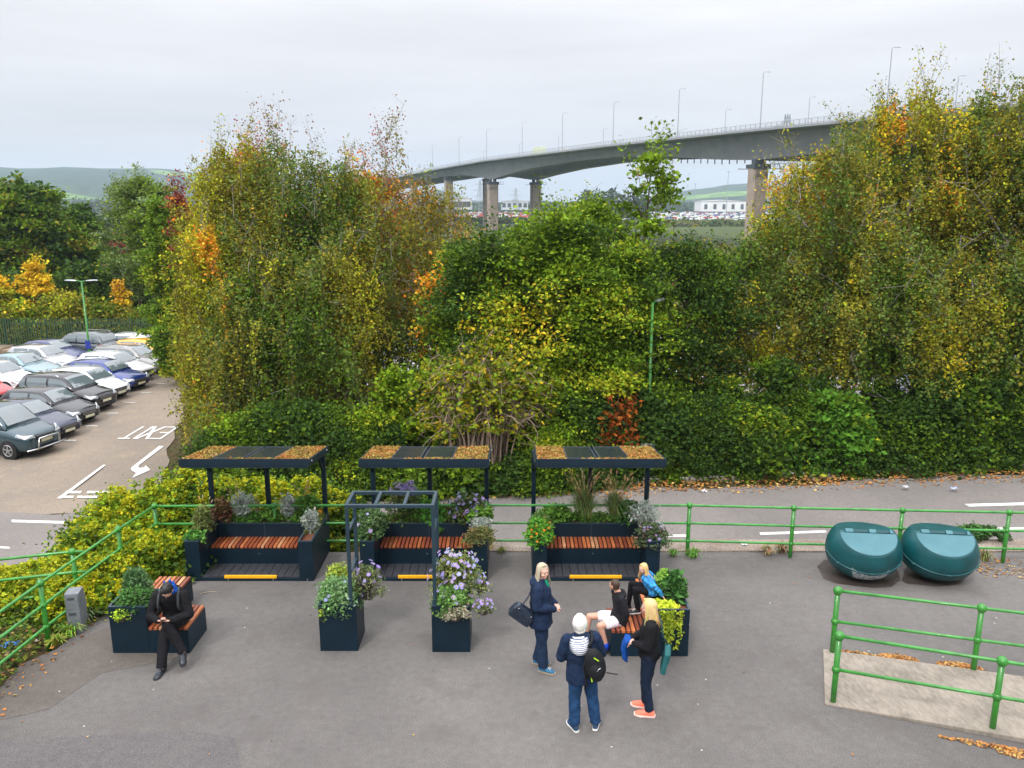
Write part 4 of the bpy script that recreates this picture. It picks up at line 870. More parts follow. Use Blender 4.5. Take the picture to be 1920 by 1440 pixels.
# ------------------------------------------------------------------ bushes and hedge
def bush(label, c, r, h, pal, nleaf, size=.07, seed=1, name='shrub', cat='shrub', group=None, freq=1.2, top=None, stems=14, patch=.42):
    global rng
    rng = np.random.default_rng(seed*17+3); random.seed(seed)
    o = thing(name, label, cat, c, 0, group); F = Foliage(); rx, ry = r if hasattr(r, '__len__') else (r, r)
    nc = max(16, nleaf//70); a = rng.uniform(0, 2*math.pi, nc); u = rng.random(nc)**.7; k = rng.random(nc)**.35; lob = 1+.2*np.sin(3*a+seed)+.1*np.sin(7*a)
    rr_ = np.sqrt(np.clip(1-(u*.95)**2.4, 0, 1))*k*lob; z = u*h*(1-.22*rng.random(nc)*(1+np.sin(a*2+seed)))
    ce = np.stack([np.cos(a)*rx*rr_, np.sin(a)*ry*rr_, z], 1); sg = min(rx, h)*.09+.04
    off = rng.normal(0, 1, (nc, 70, 3))*np.array([sg*1.2, sg*1.2, sg*.75]); P_ = (ce[:, None]+off).reshape(-1, 3); P_[:, 2] = np.abs(P_[:, 2])
    F.add(P_, rng.uniform(size*.45, size*1.45, len(P_)), colour(np.repeat(ce, 70, 0), pal, seed, freq, patch=patch))
    if top:
        pt, nt_, st_ = top; i = rng.integers(0, nc, nt_//14); q = ce[i]; q = q[(q[:, 2] > h*.28)]
        q2 = (q[:, None]+np.array([0, -.03, sg*1.1])+rng.normal(0, .045, (len(q), 14, 3))).reshape(-1, 3); F.add(q2, rng.uniform(st_*.6, st_*1.2, len(q2)), colour(q2, pt, seed+1, 2))
    mb = MB()
    for i in range(stems):
        j = random.randrange(nc); b_ = Vector(ce[j]); a_ = Vector((b_.x*.15, b_.y*.15, -.1)); mb.tube(bez(a_, Vector((b_.x*.4, b_.y*.4, b_.z*.7)), b_, 4), [.03, .022, .016, .01, .005], 5, cap=False)
    mb.build('stems', BARK, o, smooth=True); F.build('foliage', o, up=.3); return o
def B(px, py_base, Y_, r, ytop, label, pal, nleaf, **k):
    c = base_at(px, Y_, .05); h = top_z(ytop, Y_)-c.z; return bush(label, c, r, h, pal, nleaf, **k)
P_HED = [(.5, YG), (2, G_BR), (4, G_MID), (5.5, G_DARK)]
P_HEDD = [(.15, YG), (.8, G_BR), (3, G_MID), (6, G_DARK)]
P_HOLE = [(.4, ORA), (.6, BRN), (1, G_BR), (3, G_MID), (5, G_DARK)]
hed = [(428, 24.9, 1.3, 800, P_HOLE, 'dark green bush at the corner of the car park lane'), (490, 24.8, 1.6, 775, P_HED, 'rounded green hedge bush above the left shelter roof'),
       (560, 25.0, 1.8, 760, P_HEDD, 'dark hedge bush behind the right post of the left shelter'), (660, 24.8, 1.7, 765, P_HED, 'leafy hedge bush between the left and middle shelters'),
       (715, 25.0, 1.2, 790, P_HED, 'light leaved bush above the middle shelter roof'), (1040, 24.6, 1.5, 800, P_HED, 'green bush between the middle and right shelter roofs'),
       (1130, 25.2, 1.6, 740, P_HEDD, 'dark bush behind the right shelter'), (1215, 25.3, 1.6, 730, P_HEDD, 'dark hedge bush around the green lamp post'),
       (1310, 25.3, 1.7, 745, P_HEDD, 'dark ivy covered bush right of the lamp post'), (1400, 25.2, 1.5, 760, P_HEDD, 'deep green bush left of the bright sycamore'),
       (1500, 25.6, 1.7, 735, P_HEDD, 'dark bush behind the bright sycamore'), (1690, 25.2, 1.6, 760, P_HED, 'mid green bush right of the bright sycamore'),
       (1780, 25.4, 1.9, 700, P_HEDD, 'tall dark bush behind the domed bins'), (1880, 25.4, 1.9, 690, P_HEDD, 'tall dark bush at the right edge'), (1970, 25.2, 1.9, 690, P_HEDD, 'dark bush beyond the right edge')]
for i, (px, Y_, r_, yt, pal, lab) in enumerate(hed): B(px, 0, Y_, (r_, 1.25), yt, lab, pal, 27000, seed=40+i, group='bushes of the roadside hedge', size=.055+.010*((i*7) % 5))
for i, (px, yt, lab) in enumerate(((1250, 690, 'ragged tall shrub behind the lamp post hedge'), (1345, 712, 'loose shrub rising behind the dark bushes'), (1440, 668, 'tall loose shrub left of the sycamore'), (1520, 700, 'loose shrub showing above the sycamore'), (1640, 715, 'low loose shrub below the birch trunks'), (1750, 640, 'tall ragged shrub below the birches at the right'), (1830, 655, 'tall dark shrub right of the ragged one'), (1930, 630, 'tall shrub at the right edge behind the hedge'))):
    B(px, 0, 26.3, (1.15, .9), yt, lab, P_HEDD if i % 2 else P_DGRN+[(1, OLI)], 11000, seed=300+i, group='loose shrubs behind the hedge', size=.08, stems=24)
low = [(1370, 24.9, 1.2, 868, P_HED, 'low round bush at the road edge left of the litter'), (1585, 24.9, 1.5, 800, P_HEDD, 'spreading dark conifer-like bush at the kerb'), (1770, 24.8, 1.5, 810, P_HEDD, 'low dark yew bush at the road edge above the right bin'),
       (1480, 25.0, .9, 870, P_HED, 'small bush in the shade at the kerb'), (1880, 24.8, 1.1, 840, P_HEDD, 'low bush at the road edge at far right'), (1265, 24.9, .8, 880, P_HED, 'small shrub at the foot of the lamp post'),
       (435, 24.1, 1.3, 860, P_HED, 'low hedge clump under the left shelter roof'), (560, 24.1, 1.4, 850, P_HEDD, 'low dark clump right of the left shelter post'), (690, 24.1, 1.4, 860, P_HED, 'low hedge clump left of the middle shelter'), (800, 24.1, 1.2, 868, P_HED, 'low hedge clump behind the middle shelter'), (985, 24.1, 1.1, 858, P_HED, 'bright low hedge clump between the shelters'), (1100, 24.2, 1.3, 870, P_HEDD, 'low dark clump behind the right shelter')]
for i, (px, Y_, r_, yt, pal, lab) in enumerate(low): B(px, 0, Y_, (r_, .85), yt, lab, pal, 11000, seed=60+i, group='low bushes along the road', size=.06+.012*((i*3) % 4))
B(1560, 0, 24.9, (1.25, .9), 742, 'bright green young sycamore in the hedge', [(1, YG), (5, (.065, .155, .015)), (3, G_MID)], 12000, seed=80, size=.12, name='sycamore_sapling', cat='sapling')
B(1455, 0, 25.0, (.8, .7), 790, 'small bright green maple sapling beside the sycamore', [(1, YG), (4, (.055, .14, .015)), (3, G_MID)], 6000, seed=81, size=.13, name='sycamore_sapling', cat='sapling')
# arching bare-stemmed shrub in the centre
global_c = base_at(905, 24.7, .1); h_ = top_z(605, 24.7)-global_c.z
o = thing('elder_shrub', 'large yellow green shrub with a dome of bare arching stems behind the shelters', 'shrub', global_c); mb = MB(); F = Foliage(); rng = np.random.default_rng(99); random.seed(99)
tw = pm('pale_twig', (.22, .15, .11), .9, c2=(.36, .27, .20), scale=5)
for i in range(260):
    az = random.uniform(0, 2*math.pi); rr_ = random.uniform(.3, 2.35); zt = h_*random.uniform(.55, 1.0)*(1-.22*(rr_/2.35)**2); a = Vector((random.gauss(0, .35), random.gauss(0, .25), 0)); m1 = Vector((a.x+math.cos(az)*rr_*.25, a.y+math.sin(az)*rr_*.2, zt*.75)); e_ = Vector((math.cos(az)*rr_, math.sin(az)*rr_*.7, zt*random.uniform(.62, 1.0)))
    pts = bez(a, m1+Vector((0, 0, zt*.35)), e_, 7); mb.tube(pts, [.036*(1-j/9.5) for j in range(8)], 4, cap=False)
    for j in (4, 5, 6, 7):
        d = Vector((random.gauss(0, .3), random.gauss(0, .25), random.gauss(-.1, .25))); q = pts[j]+d; twigs(mb, pts[j], q, .010, .004, 3, 2)
        if random.random() < (.9 if pts[j].z > h_*.58 else .42):
            p_ = np.array(q)+rng.normal(0, .11, (14, 3)); F.add(p_, rng.uniform(.06, .13, 14), pick([(2, YEL), (6, YG), (4, (.17, .27, .02)), (2, G_BR)], 14))
mb.build('stems', tw, o, smooth=True); F.build('foliage', o, up=.3)
for px, yt, Y_, r_, lab in ((765, 690, 25.6, 1.1, 'yellow green elder bush left of the arching stems'), (1055, 710, 25.3, 1.0, 'bright green elder bush right of the arching stems'), (890, 868, 24.2, 1.0, 'bright elder leaves between the shelter roofs')):
    B(px, 0, Y_, (r_, .8), yt, lab, P_LIME, 9000, seed=int(px), size=.12)
# dead orange branch
c = base_at(1160, 24.3); c.z = top_z(830, 24.3); h2 = top_z(725, 24.3)-c.z; o = thing('dead_branch', 'hanging dead branch of rust brown leaves beside the lamp post', 'branch', c); mb = MB(); F = Foliage(); rng = np.random.default_rng(5)
for x_, z0_, z1_, r_ in ((-.1, -.2, h2*.9, .30), (.25, .3, h2*.8, .25), (-.35, .2, h2*.55, .2), (-.55, -.25, .25, .2), (.15, -.35, .3, .35)):
    n_ = 130; q = np.stack([x_+rng.normal(0, r_*.75, n_), rng.normal(0, .16, n_), rng.uniform(z0_, z1_, n_)], 1); F.add(q, rng.uniform(.05, .11, n_), pick([(4, (.42, .10, .015)), (3, (.28, .06, .015)), (1, (.5, .2, .04))], n_)); mb.tube([(0, .1, -1.5), (x_*.5, .05, z0_), (x_, 0, z1_)], [.03, .02, .008], 5, cap=False)
mb.build('stem', BARK, o); F.build('leaves', o, elong=2.4)

# yellow flowering ivy mass on the bank behind the railing
PY = [(3, (.33, .31, .010)), (5, (.24, .26, .010)), (1.5, YG)]; PYB = [(1.5, YG), (3, G_BR), (5, G_MID), (4, G_DARK)]
ivy = [(245, 16.2, 1.9, 928), (340, 16.6, 1.8, 898), (450, 16.6, 1.7, 902), (555, 16.6, 1.6, 905), (628, 16.3, .9, 925), (200, 14.6, 1.0, 985), (275, 14.1, 1.1, 1000), (140, 13.9, .8, 1035), (70, 13.4, .85, 1072), (-10, 12.9, .8, 1098), (215, 13.3, .75, 1045), (140, 12.9, .7, 1090)]
labs = ['yellow flowering ivy mound nearest the give way lines', 'yellow flowering ivy behind the left post of the left shelter', 'yellow flowering ivy behind the middle post of the left shelter', 'yellow flowering ivy behind the right post of the left shelter', 'end of the yellow ivy between two shelters', 'yellow ivy spilling over the corner of the railing', 'yellow ivy inside the railing corner', 'yellow ivy around the branching railing', 'yellow ivy under the branching railing at left', 'yellow ivy at the far left edge', 'ivy with yellow leaves beside the corner bench', 'ivy clump between the left railing posts']
for i, ((px, Y_, r_, yt), lab) in enumerate(zip(ivy, labs)):
    D = Y_*math.cos(PITCH)+6.5*math.sin(PITCH); x_ = (px-960)/FPX*D; z_ = float(ground_h(x_, Y_)); z_ = min(z_, 0.0); hh = top_z(yt, Y_+ .25)-z_
    bush(lab, (x_, Y_, z_-.05), (r_, 1.15 if Y_ > 15.5 else .75), max(.5, hh), PYB, int(15000*r_), size=.062, seed=120+i, name='ivy_shrub', group='yellow flowering ivy on the bank', top=(PY, int(17000*r_), .048))
# trees on the left, car park side and beyond
T(62, 352, 78, 5.6, 'big round dark green oak at the left behind the car park', [(3, OLI), (2, G_BR), (4, G_MID), (5, G_DARK)], 66000, seed=30, zlow=.05, size=.26, name='oak_tree', cat='oak tree', limbs=40, prof=lambda t: math.sqrt(max(0, 1-(t*1.0)**2.6))*.98+.02, top_sprigs=20)
T(160, 392, 82, 2.9, 'right shoulder oak beside the big round oak', [(1, OLI), (2, G_BR), (5, G_MID), (4, G_DARK)], 36000, seed=31, zlow=.05, size=.26, name='oak_tree', cat='oak tree', limbs=30, prof=lambda t: math.sqrt(max(0, 1-t**2.6)))
T(300, 335, 62, 2.6, 'pale grey green willow in front of the far hill', [(2, (.16, .22, .10)), (3, GREYG), (2, G_BR)], 17000, seed=32, zlow=.35, size=.15, name='willow_tree', cat='willow tree', fill=.4)
T(262, 350, 66, 2.2, 'slender grey green willow left of its neighbour', [(2, (.14, .19, .09)), (3, GREYG), (2, G_MID)], 11000, seed=37, zlow=.35, size=.15, name='willow_tree', cat='willow tree', fill=.4)
T(334, 385, 44, 1.15, 'bright green ash tree at the end of the car park lane', [(2, YG), (4, (.105, .18, .014)), (4, G_MID)], 30000, seed=33, zlow=.1, size=.12, name='ash_tree', cat='ash tree')
T(330, 600, 42, .7, 'low bright green ash reaching over the yellow car', [(2, YG), (4, (.105, .18, .014)), (4, G_MID)], 13000, seed=34, zlow=.2, size=.12, name='ash_tree', cat='ash tree')
T(80, 500, 57, 1.0, 'bright yellow orange young maple behind the fence', [(3, (.42, .27, .012)), (3, YEL), (3, YG)], 4200, seed=35, zlow=.3, size=.17, name='maple_tree', cat='maple tree')
T(2, 525, 56, 1.0, 'yellow maple behind the fence at the left edge', [(3, (.62, .34, .01)), (3, YEL), (2, YG)], 6500, seed=36, zlow=.3, size=.17, name='maple_tree', cat='maple tree')
T(237, 545, 56, .35, 'thin orange sapling behind the fence', [(3, (.40, .22, .015)), (2, YEL)], 1100, seed=38, zlow=.35, size=.17, name='maple_tree', cat='maple tree')
for i, (px, yt, r_, pal, lab) in enumerate(((30, 572, 3.2, P_LIME+[(5, OLI)], 'yellow green shrub behind the fence at far left'), (130, 552, 3.0, [(3, YG), (4, OLI), (3, G_MID)], 'wide olive shrub behind the fence near the lamp'), (215, 572, 2.6, [(1, YG), (4, OLI), (3, G_MID)], 'dull olive shrub behind the fence'), (285, 580, 2.2, [(1, YG), (3, OLI), (4, G_MID)], 'shrub behind the right end of the fence'))):
    B(px, 0, 55.5, (r_, 1.6), yt, lab, pal, 16000, seed=150+i, group='shrubs behind the palisade fence', size=.14)
for i, (px, yt, Y_, r_, pal, lab) in enumerate(((40, 512, 66, 5, P_HEDD, 'dark scrub below the big oak'), (200, 500, 68, 4.5, P_HEDD, 'dark scrub at the foot of the oaks'), (265, 480, 72, 4, [(2, BRN), (2, G_DARK), (2, G_MID)], 'brown and green thicket beside the oaks'), (232, 445, 95, 5, [(2, RED), (3, BRN), (2, G_MID)], 'reddish brown thicket beyond the oaks'), (300, 470, 80, 5, P_HEDD, 'dark thicket behind the bright ash'))):
    B(px, 0, Y_, (r_, 2.5), yt, lab, pal, 12000, seed=160+i, size=.22)
# mid-distance scrub, woods and hedges: one mass
rng = np.random.default_rng(77); Cc = []; Sz = []; Cl = []
def mass(x0, x1, y0, y1, n_, hh, rr_, pal, lsz, k=60):
    c_ = np.stack([rng.uniform(x0, x1, n_), rng.uniform(y0, y1, n_)], 1); z_ = ground_h(c_[:, 0], c_[:, 1]); h_ = rng.uniform(.5, 1, n_)*hh
    u = rng.random((n_, k)); a = rng.uniform(0, 6.28, (n_, k)); r_ = np.sqrt(1-u**2)*rr_*rng.random((n_, k))**.3*rng.uniform(.6, 1.2, (n_, 1))
    P_ = np.stack([c_[:, :1]+np.cos(a)*r_, c_[:, 1:]+np.sin(a)*r_, z_[:, None]+u*h_[:, None]], -1).reshape(-1, 3); Cc.append(P_); Sz.append(rng.uniform(lsz*.7, lsz*1.3, len(P_))); Cl.append(np.repeat(pick(pal, n_, jit=.25), k, 0)*rng.normal(1, .15, (n_*k, 1)))
PS = [(2, (.20, .17, .07)), (3, (.12, .15, .04)), (2, (.18, .22, .05)), (1, (.24, .14, .08)), (1, (.08, .11, .04))]
mass(-60, 90, 64, 100, 420, 2.6, 3.0, PS, .42); mass(-70, 130, 100, 170, 420, 3.0, 4.0, PS, .6); mass(-30, 140, 175, 235, 220, 3, 5, PS, .8)
mass(-150, 10, 200, 240, 150, 5, 6, [(3, (.09, .10, .03)), (2, (.12, .12, .03)), (1, (.06, .05, .04))], 1.0); mass(-230, -40, 280, 330, 300, 12, 9, [(3, (.08, .10, .03)), (2, (.13, .13, .03)), (2, (.05, .08, .03))], 1.6)
mass(20, 210, 500, 560, 330, 3, 10, [(2, (.10, .14, .04)), (2, (.14, .15, .05))], 2.0); mass(-60, 20, 560, 600, 120, 4, 10, [(2, (.05, .08, .03)), (2, (.07, .08, .03))], 2.0)
mass(-900, 1100, 1180, 1600, 1500, 16, 26, [(2, (.05, .09, .05)), (2, (.07, .10, .05))], 4.5, 36); mass(-1400, -200, 900, 1600, 900, 16, 26, [(2, (.05, .09, .05)), (2, (.08, .11, .04))], 4.5, 36)
mass(60, 110, 690, 720, 60, 26, 12, [(2, (.05, .08, .04))], 2.4); mass(235, 262, 700, 715, 22, 26, 9, [(2, (.04, .07, .04))], 2.2)
P_ = np.concatenate(Cc); U, V = rand_axes(len(P_), np.concatenate(Sz), 1.3, .3); tag(link_mesh('scrub_and_woods', quads_mesh('scrub_and_woods', P_, U, V, np.concatenate(Cl)), LEAF), 'scrubland, hedges and far woods out to the hills', 'woods', kind='stuff')
# ------------------------------------------------------------------ plants in the planters
SILV = (.42, .46, .42); SILV2 = (.30, .36, .30)
def flower(mb, c, nrm, r, petal, centre, k=9):
    n_ = Vector(nrm).normalized(); u = n_.orthogonal().normalized(); v = n_.cross(u); ph = random.random()*6; c = Vector(c)
    mb.col = tuple(q*random.uniform(.8, 1.15) for q in petal)
    for i in range(k):
        a = ph+2*math.pi*i/k; d = u*math.cos(a)+v*math.sin(a); e_ = u*-math.sin(a)+v*math.cos(a); mb.add([c+d*r*.2, c+d*r*.7-e_*r*.2+n_*r*.08, c+d*r+n_*r*.02, c+d*r*.7+e_*r*.2+n_*r*.08], [(0, 1, 2, 3)])
    mb.col = centre; mb.add([c+(u*math.cos(t)+v*math.sin(t))*r*.24+n_*r*.1 for t in (0, 1.25, 2.5, 3.77, 5.02)], [(0, 1, 2, 3, 4)])
def mound(label, c, r, h, pal, n_, size=.03, seed=1, flowers=None, name='planter_shrub', cat='plant', up=.3, elong=1.6, droop=0, loose=.1, stemcol=None):
    global rng
    rng = np.random.default_rng(seed); random.seed(seed); o = thing(name, label, cat, c); rx, ry = r if hasattr(r, '__len__') else (r, r)
    k = 16; nc = max(10, n_//k); a = rng.uniform(0, 6.28, nc); u = rng.random(nc)**.6; rr_ = (1-u**2*.65)*rng.random(nc)**.4
    ce = np.stack([np.cos(a)*rx*rr_, np.sin(a)*ry*rr_, h*u*(1-.25*rng.random(nc))], 1); edge = np.clip((rr_-.6)/.4, 0, 1)*(1-u); ce[:, 2] -= droop*edge*rng.random(nc)
    P_ = (ce[:, None]+rng.normal(0, loose*min(rx, h)+.008, (nc, k, 3))).reshape(-1, 3); F = Foliage(); F.add(P_, rng.uniform(size*.6, size*1.3, len(P_)), colour(np.repeat(ce, k, 0), pal, seed, 6, .3)); F.build('foliage', o, elong, up)
    mb = MB()
    for i in range(0, nc, max(1, nc//40)): b_ = Vector(ce[i]); mb.tube([Vector((b_.x*.2, b_.y*.2, -.04)), Vector((b_.x*.7, b_.y*.7, b_.z*.6+.02)), b_], [.006, .004, .002], 4, cap=False)
    mb.build('stems', stemcol or BARK, o)
    if flowers:
        nf, fr, pc, cc, zmin = flowers; mb = MB()
        for i in range(nf):
            aa = random.uniform(0, 6.28); uu = random.uniform(zmin, 1.05); q = Vector((math.cos(aa)*rx*(1.05-.5*uu*uu)*random.uniform(.5, 1.1), math.sin(aa)*ry*(1.05-.5*uu*uu)*random.uniform(.5, 1.1), h*uu+random.uniform(0, .05)))
            flower(mb, q, (q.x*1.5+random.gauss(0, .3)*rx, q.y*1.5-.25*rx, .6*rx+.1), fr*random.uniform(.7, 1.15), pc, cc)
        mb.build('flowers', ATTR, o, colors=True)
    return o
def grass(label, c, r, h, n_, col, heads=0, hc=(.5, .36, .18), seed=1, hl=.09, w=.006):
    random.seed(seed); o = thing('ornamental_grass', label, 'grass plant', c); mb = MB(); hd = MB()
    for i in range(n_):
        a = random.uniform(0, 6.28); t = random.random()**.7; hh = h*random.uniform(.55, 1)*(1-.25*t); rr_ = r*t; b0 = Vector((random.gauss(0, r*.12), random.gauss(0, r*.12), 0)); dv = Vector((math.cos(a), math.sin(a), 0)); sd_ = Vector((-dv.y, dv.x, 0)); mb.col = tuple(q*random.uniform(.6, 1.4) for q in col)
        pts = [b0, b0+dv*rr_*.25+Vector((0, 0, hh*.5)), b0+dv*rr_*.65+Vector((0, 0, hh*.88)), b0+dv*rr_*1.15+Vector((0, 0, hh*(.95-.35*t)))]
        L_ = [p+sd_*w*q for p, q in zip(pts, (1, 1, .8, .1))]; R_ = [p-sd_*w*q for p, q in zip(pts, (1, 1, .8, .1))]
        for j in range(3): mb.add([L_[j], R_[j], R_[j+1], L_[j+1]], [(0, 1, 2, 3)])
    mb.build('blades', ATTR, o, colors=True)
    for i in range(heads):
        a = random.uniform(0, 6.28); t = random.random(); hh = h*random.uniform(.85, 1.2); dv = Vector((math.cos(a), math.sin(a), 0)); e_ = dv*r*(.3+.7*t)+Vector((0, 0, hh)); b_ = e_+dv*hl*random.uniform(.2, .7)+Vector((0, 0, hl*random.uniform(.4, 1))); hd.col = tuple(q*random.uniform(.8, 1.3) for q in hc)
        hd.tube([Vector((0, 0, .05)), dv*r*.2*t+Vector((0, 0, hh*.6)), e_], [.002]*3, 3, cap=False); hd.tube([e_, e_.lerp(b_, .3), e_.lerp(b_, .75), b_], [.003, .011, .009, .002], 6)
    if heads: hd.build('seed_heads', ATTR, o, colors=True)
    return o
def silver(label, c, r, h, n_, seed=1, base=.0):
    random.seed(seed); o = thing('silver_foliage_plant', label, 'plant', c); mb = MB(); F = Foliage()
    for i in range(n_):
        a = random.uniform(0, 6.28); t = random.random()**.6; b_ = Vector((math.cos(a)*r*t, math.sin(a)*r*t, h*random.uniform(.45, 1)*(1-.2*t))); pts = bez(Vector((random.gauss(0, .015), random.gauss(0, .015), 0)), Vector((b_.x*.2, b_.y*.2, b_.z*.7)), b_, 4); mb.tube(pts, [.006, .005, .004, .003, .002], 4, cap=False)
        q = np.array([list(pts[1+(k_ % 3)].lerp(pts[2+(k_ % 3)], random.random()*1.1)) for k_ in range(16)])+rng.normal(0, .024, (16, 3)); F.add(q, rng.uniform(.014, .034, 16), pick([(3, SILV), (2, SILV2)], 16, jit=.1))
    mb.build('stems', pm('silver_stem', (.38, .38, .34), .8), o); F.build('foliage', o, elong=2.6, up=.1); return o
LAV = (.36, .28, .72); LAV2 = (.48, .40, .82); YC = (.62, .45, .06); GR = [(3, (.10, .20, .03)), (4, (.06, .14, .02)), (2, (.04, .08, .02))]; GRG = [(3, (.16, .26, .12)), (3, (.10, .20, .06)), (1, (.05, .10, .03))]; OLB = [(3, (.14, .12, .04)), (2, (.10, .12, .04)), (2, (.18, .13, .06))]
Z = .72
mound('round leaved geranium at the front of the left arm of the left shelter', (-5.85, 13.97, Z), .15, .12, [(3, (.12, .26, .05)), (3, (.06, .16, .03))], 500, .055, 1)
mound('wispy olive herb on the left arm of the left shelter', (-5.85, 14.35, Z), (.14, .26), .42, [(3, (.15, .18, .05)), (2, (.10, .12, .04)), (1, (.2, .08, .04))], 1500, .022, 2, elong=3)
mound('reddish heuchera in the back corner of the left shelter', (-5.66, 14.9, Z), .18, .38, [(3, (.12, .05, .03)), (3, (.10, .07, .03)), (1, (.10, .12, .04))], 800, .04, 3)
silver('silver artemisia behind the seat of the left shelter, left of centre', (-5.28, 15.0, .70), .17, .50, 90, 4)
grass('thin fawn grass tuft behind the seat of the left shelter', (-5.02, 15.05, .70), .12, .55, 90, (.28, .27, .12), 0, seed=5)
mound('low green herb behind the middle of the left shelter seat', (-4.75, 14.97, .70), .15, .22, GR, 700, .035, 6)
silver('silver curry plant behind the seat of the left shelter, right of centre', (-4.38, 14.98, .70), .13, .48, 70, 7)
mound('orange flowering leafy plant in the back right of the left shelter', (-4.0, 15.0, .70), (.26, .14), .42, GR, 1700, .035, 8, flowers=(12, .03, (.85, .22, .01), (.5, .1, .01), .3))
grass('feathery green grass in the back right of the left shelter', (-4.15, 15.08, .70), .16, .62, 120, (.20, .26, .06), 6, seed=9)
silver('bare silver lavender on the right arm of the left shelter', (-3.79, 14.30, .72), .13, .42, 50, 10)
mound('low mixed herbs on the right arm of the left shelter', (-3.79, 14.6, .72), (.10, .35), .14, [(2, (.2, .2, .05)), (2, (.1, .14, .03)), (1, (.3, .12, .04))], 700, .03, 11)
mound('bushy sage with few blue flowers on the left arm of the middle shelter', (-2.66, 14.25, Z), (.24, .42), .36, [(3, (.09, .15, .05)), (3, (.06, .11, .04)), (1, (.13, .2, .08))], 3200, .03, 12, flowers=(9, .03, LAV2, YC, .5))
mound('purple aster standing tall at the back left of the middle shelter', (-2.12, 15.02, .70), (.30, .2), .58, [(3, (.07, .11, .03)), (2, (.13, .15, .05))], 2200, .032, 13, flowers=(80, .034, LAV, YC, .75))
mound('broad leaved green plant behind the middle shelter seat', (-1.62, 14.98, .70), (.27, .18), .30, [(3, (.07, .20, .03)), (3, (.04, .11, .02))], 700, .075, 14, droop=.2)
mound('small pink tinged herb behind the middle shelter seat', (-1.25, 15.05, .70), (.16, .12), .24, OLB, 700, .028, 15)
mound('purple aster at the back right of the middle shelter', (-.85, 14.98, .70), (.38, .20), .40, [(3, (.06, .10, .03)), (2, (.12, .12, .05))], 2400, .032, 16, flowers=(75, .034, LAV2, YC, .35))
mound('bright green geranium with violet flowers in the middle shelter', (-.62, 14.75, .72), (.20, .22), .28, [(3, (.16, .30, .03)), (3, (.1, .2, .03))], 1000, .05, 17, flowers=(10, .032, (.22, .12, .6), YC, .5))
silver('white leaved dusty miller on the right arm of the middle shelter', (-.58, 14.35, .72), .16, .25, 80, 18)
mound('olive heather tuft at the front right arm of the middle shelter', (-.60, 13.98, .70), .22, .20, OLB, 1500, .022, 19, elong=3, droop=.08)
mound('round orange marigold at the front left of the right shelter', (.50, 13.98, .68), .22, .34, [(3, (.10, .26, .03)), (3, (.06, .17, .02))], 2600, .032, 20, flowers=(40, .019, (.75, .2, .01), (.5, .08, .01), .15), droop=.08)
mound('green mint behind the left end of the right shelter seat', (.86, 15.0, .70), (.30, .17), .24, GR, 1800, .042, 21)
mound('dark lavender herb on the left arm of the right shelter', (.55, 14.6, .70), (.16, .35), .22, [(3, (.06, .12, .03)), (2, (.09, .16, .04))], 1500, .035, 22)
grass('taller feathery fountain grass behind the right shelter seat', (1.42, 15.0, .66), .40, .86, 520, (.13, .20, .05), 46, (.62, .43, .20), 23)
grass('feathery fountain grass right of the taller one in the right shelter', (2.03, 15.0, .66), .36, .80, 420, (.13, .20, .05), 34, (.62, .43, .20), 24)
mound('dark green shrub at the back right of the right shelter', (2.30, 14.92, .70), (.20, .18), .34, [(3, (.05, .12, .03)), (3, (.03, .08, .02))], 1500, .032, 25)
silver('pale silver dusty miller at the back right of the right shelter', (2.52, 14.72, .70), .26, .40, 130, 26)
mound('purple grey aster mound at the front right arm of the right shelter', (2.58, 14.02, .66), (.27, .22), .26, [(3, (.10, .12, .06)), (3, (.06, .09, .04)), (1, (.2, .12, .12))], 2400, .026, 27, flowers=(26, .026, (.30, .22, .5), YC, .4), droop=.18)
for i, (lab, c_, r_, h_, pl) in enumerate((('low mixed leaves filling the back tray of the left shelter', (-4.85, 14.98, .66), (.85, .13), .16, GR), ('low leaves filling the left arm of the left shelter', (-5.85, 14.45, .68), (.10, .5), .14, OLB), ('low leaves along the back tray of the middle shelter', (-1.62, 14.98, .66), (.85, .13), .20, GR), ('low olive leaves in the right arm of the middle shelter', (-.60, 14.35, .68), (.10, .45), .14, OLB),
        ('low green leaves along the back tray of the right shelter', (1.55, 14.98, .66), (.85, .13), .15, GR), ('low herbs in the right arm of the right shelter', (2.58, 14.45, .66), (.09, .35), .10, GR), ('loose green and rusty herbs in the right arm of the left shelter', (-3.79, 14.75, .70), (.10, .35), .20, [(2, (.2, .2, .05)), (2, (.1, .14, .03)), (1, (.3, .12, .04))]))):
    mound(lab, c_, r_, h_, pl, 2000 if r_[0] > .5 else 1000, .034, 70+i)
grass('wispy pale grass at the back left of the left shelter', (-5.45, 15.05, .70), .20, .55, 130, (.22, .22, .10), 8, seed=80)
grass('wispy green grass on the left arm of the left shelter', (-5.86, 14.55, .70), .20, .50, 150, (.16, .18, .06), 5, seed=81)
mound('grey green variegated mound spilling from the left arch planter', (-2.72, 11.62, .70), (.37, .34), .36, GRG, 4600, .032, 28, flowers=(14, .03, (.30, .34, .7), (.5, .5, .5), .25), droop=.25)
mound('yellow green fennel at the back of the left arch planter', (-2.74, 11.92, .70), (.26, .14), .52, [(3, (.30, .36, .05)), (2, (.18, .24, .04))], 1500, .026, 29, elong=2.6)
mound('lavender aster on the right side of the left arch planter', (-2.28, 11.80, .70), (.32, .24), .52, [(3, (.10, .13, .05)), (2, (.15, .17, .07))], 1500, .03, 30, flowers=(34, .040, LAV, YC, .45))
mound('trailing creeping jenny at the left corner of the left arch planter', (-2.93, 11.40, .50), (.05, .03), .24, [(3, (.34, .42, .04)), (2, (.2, .3, .03))], 130, .028, 31)
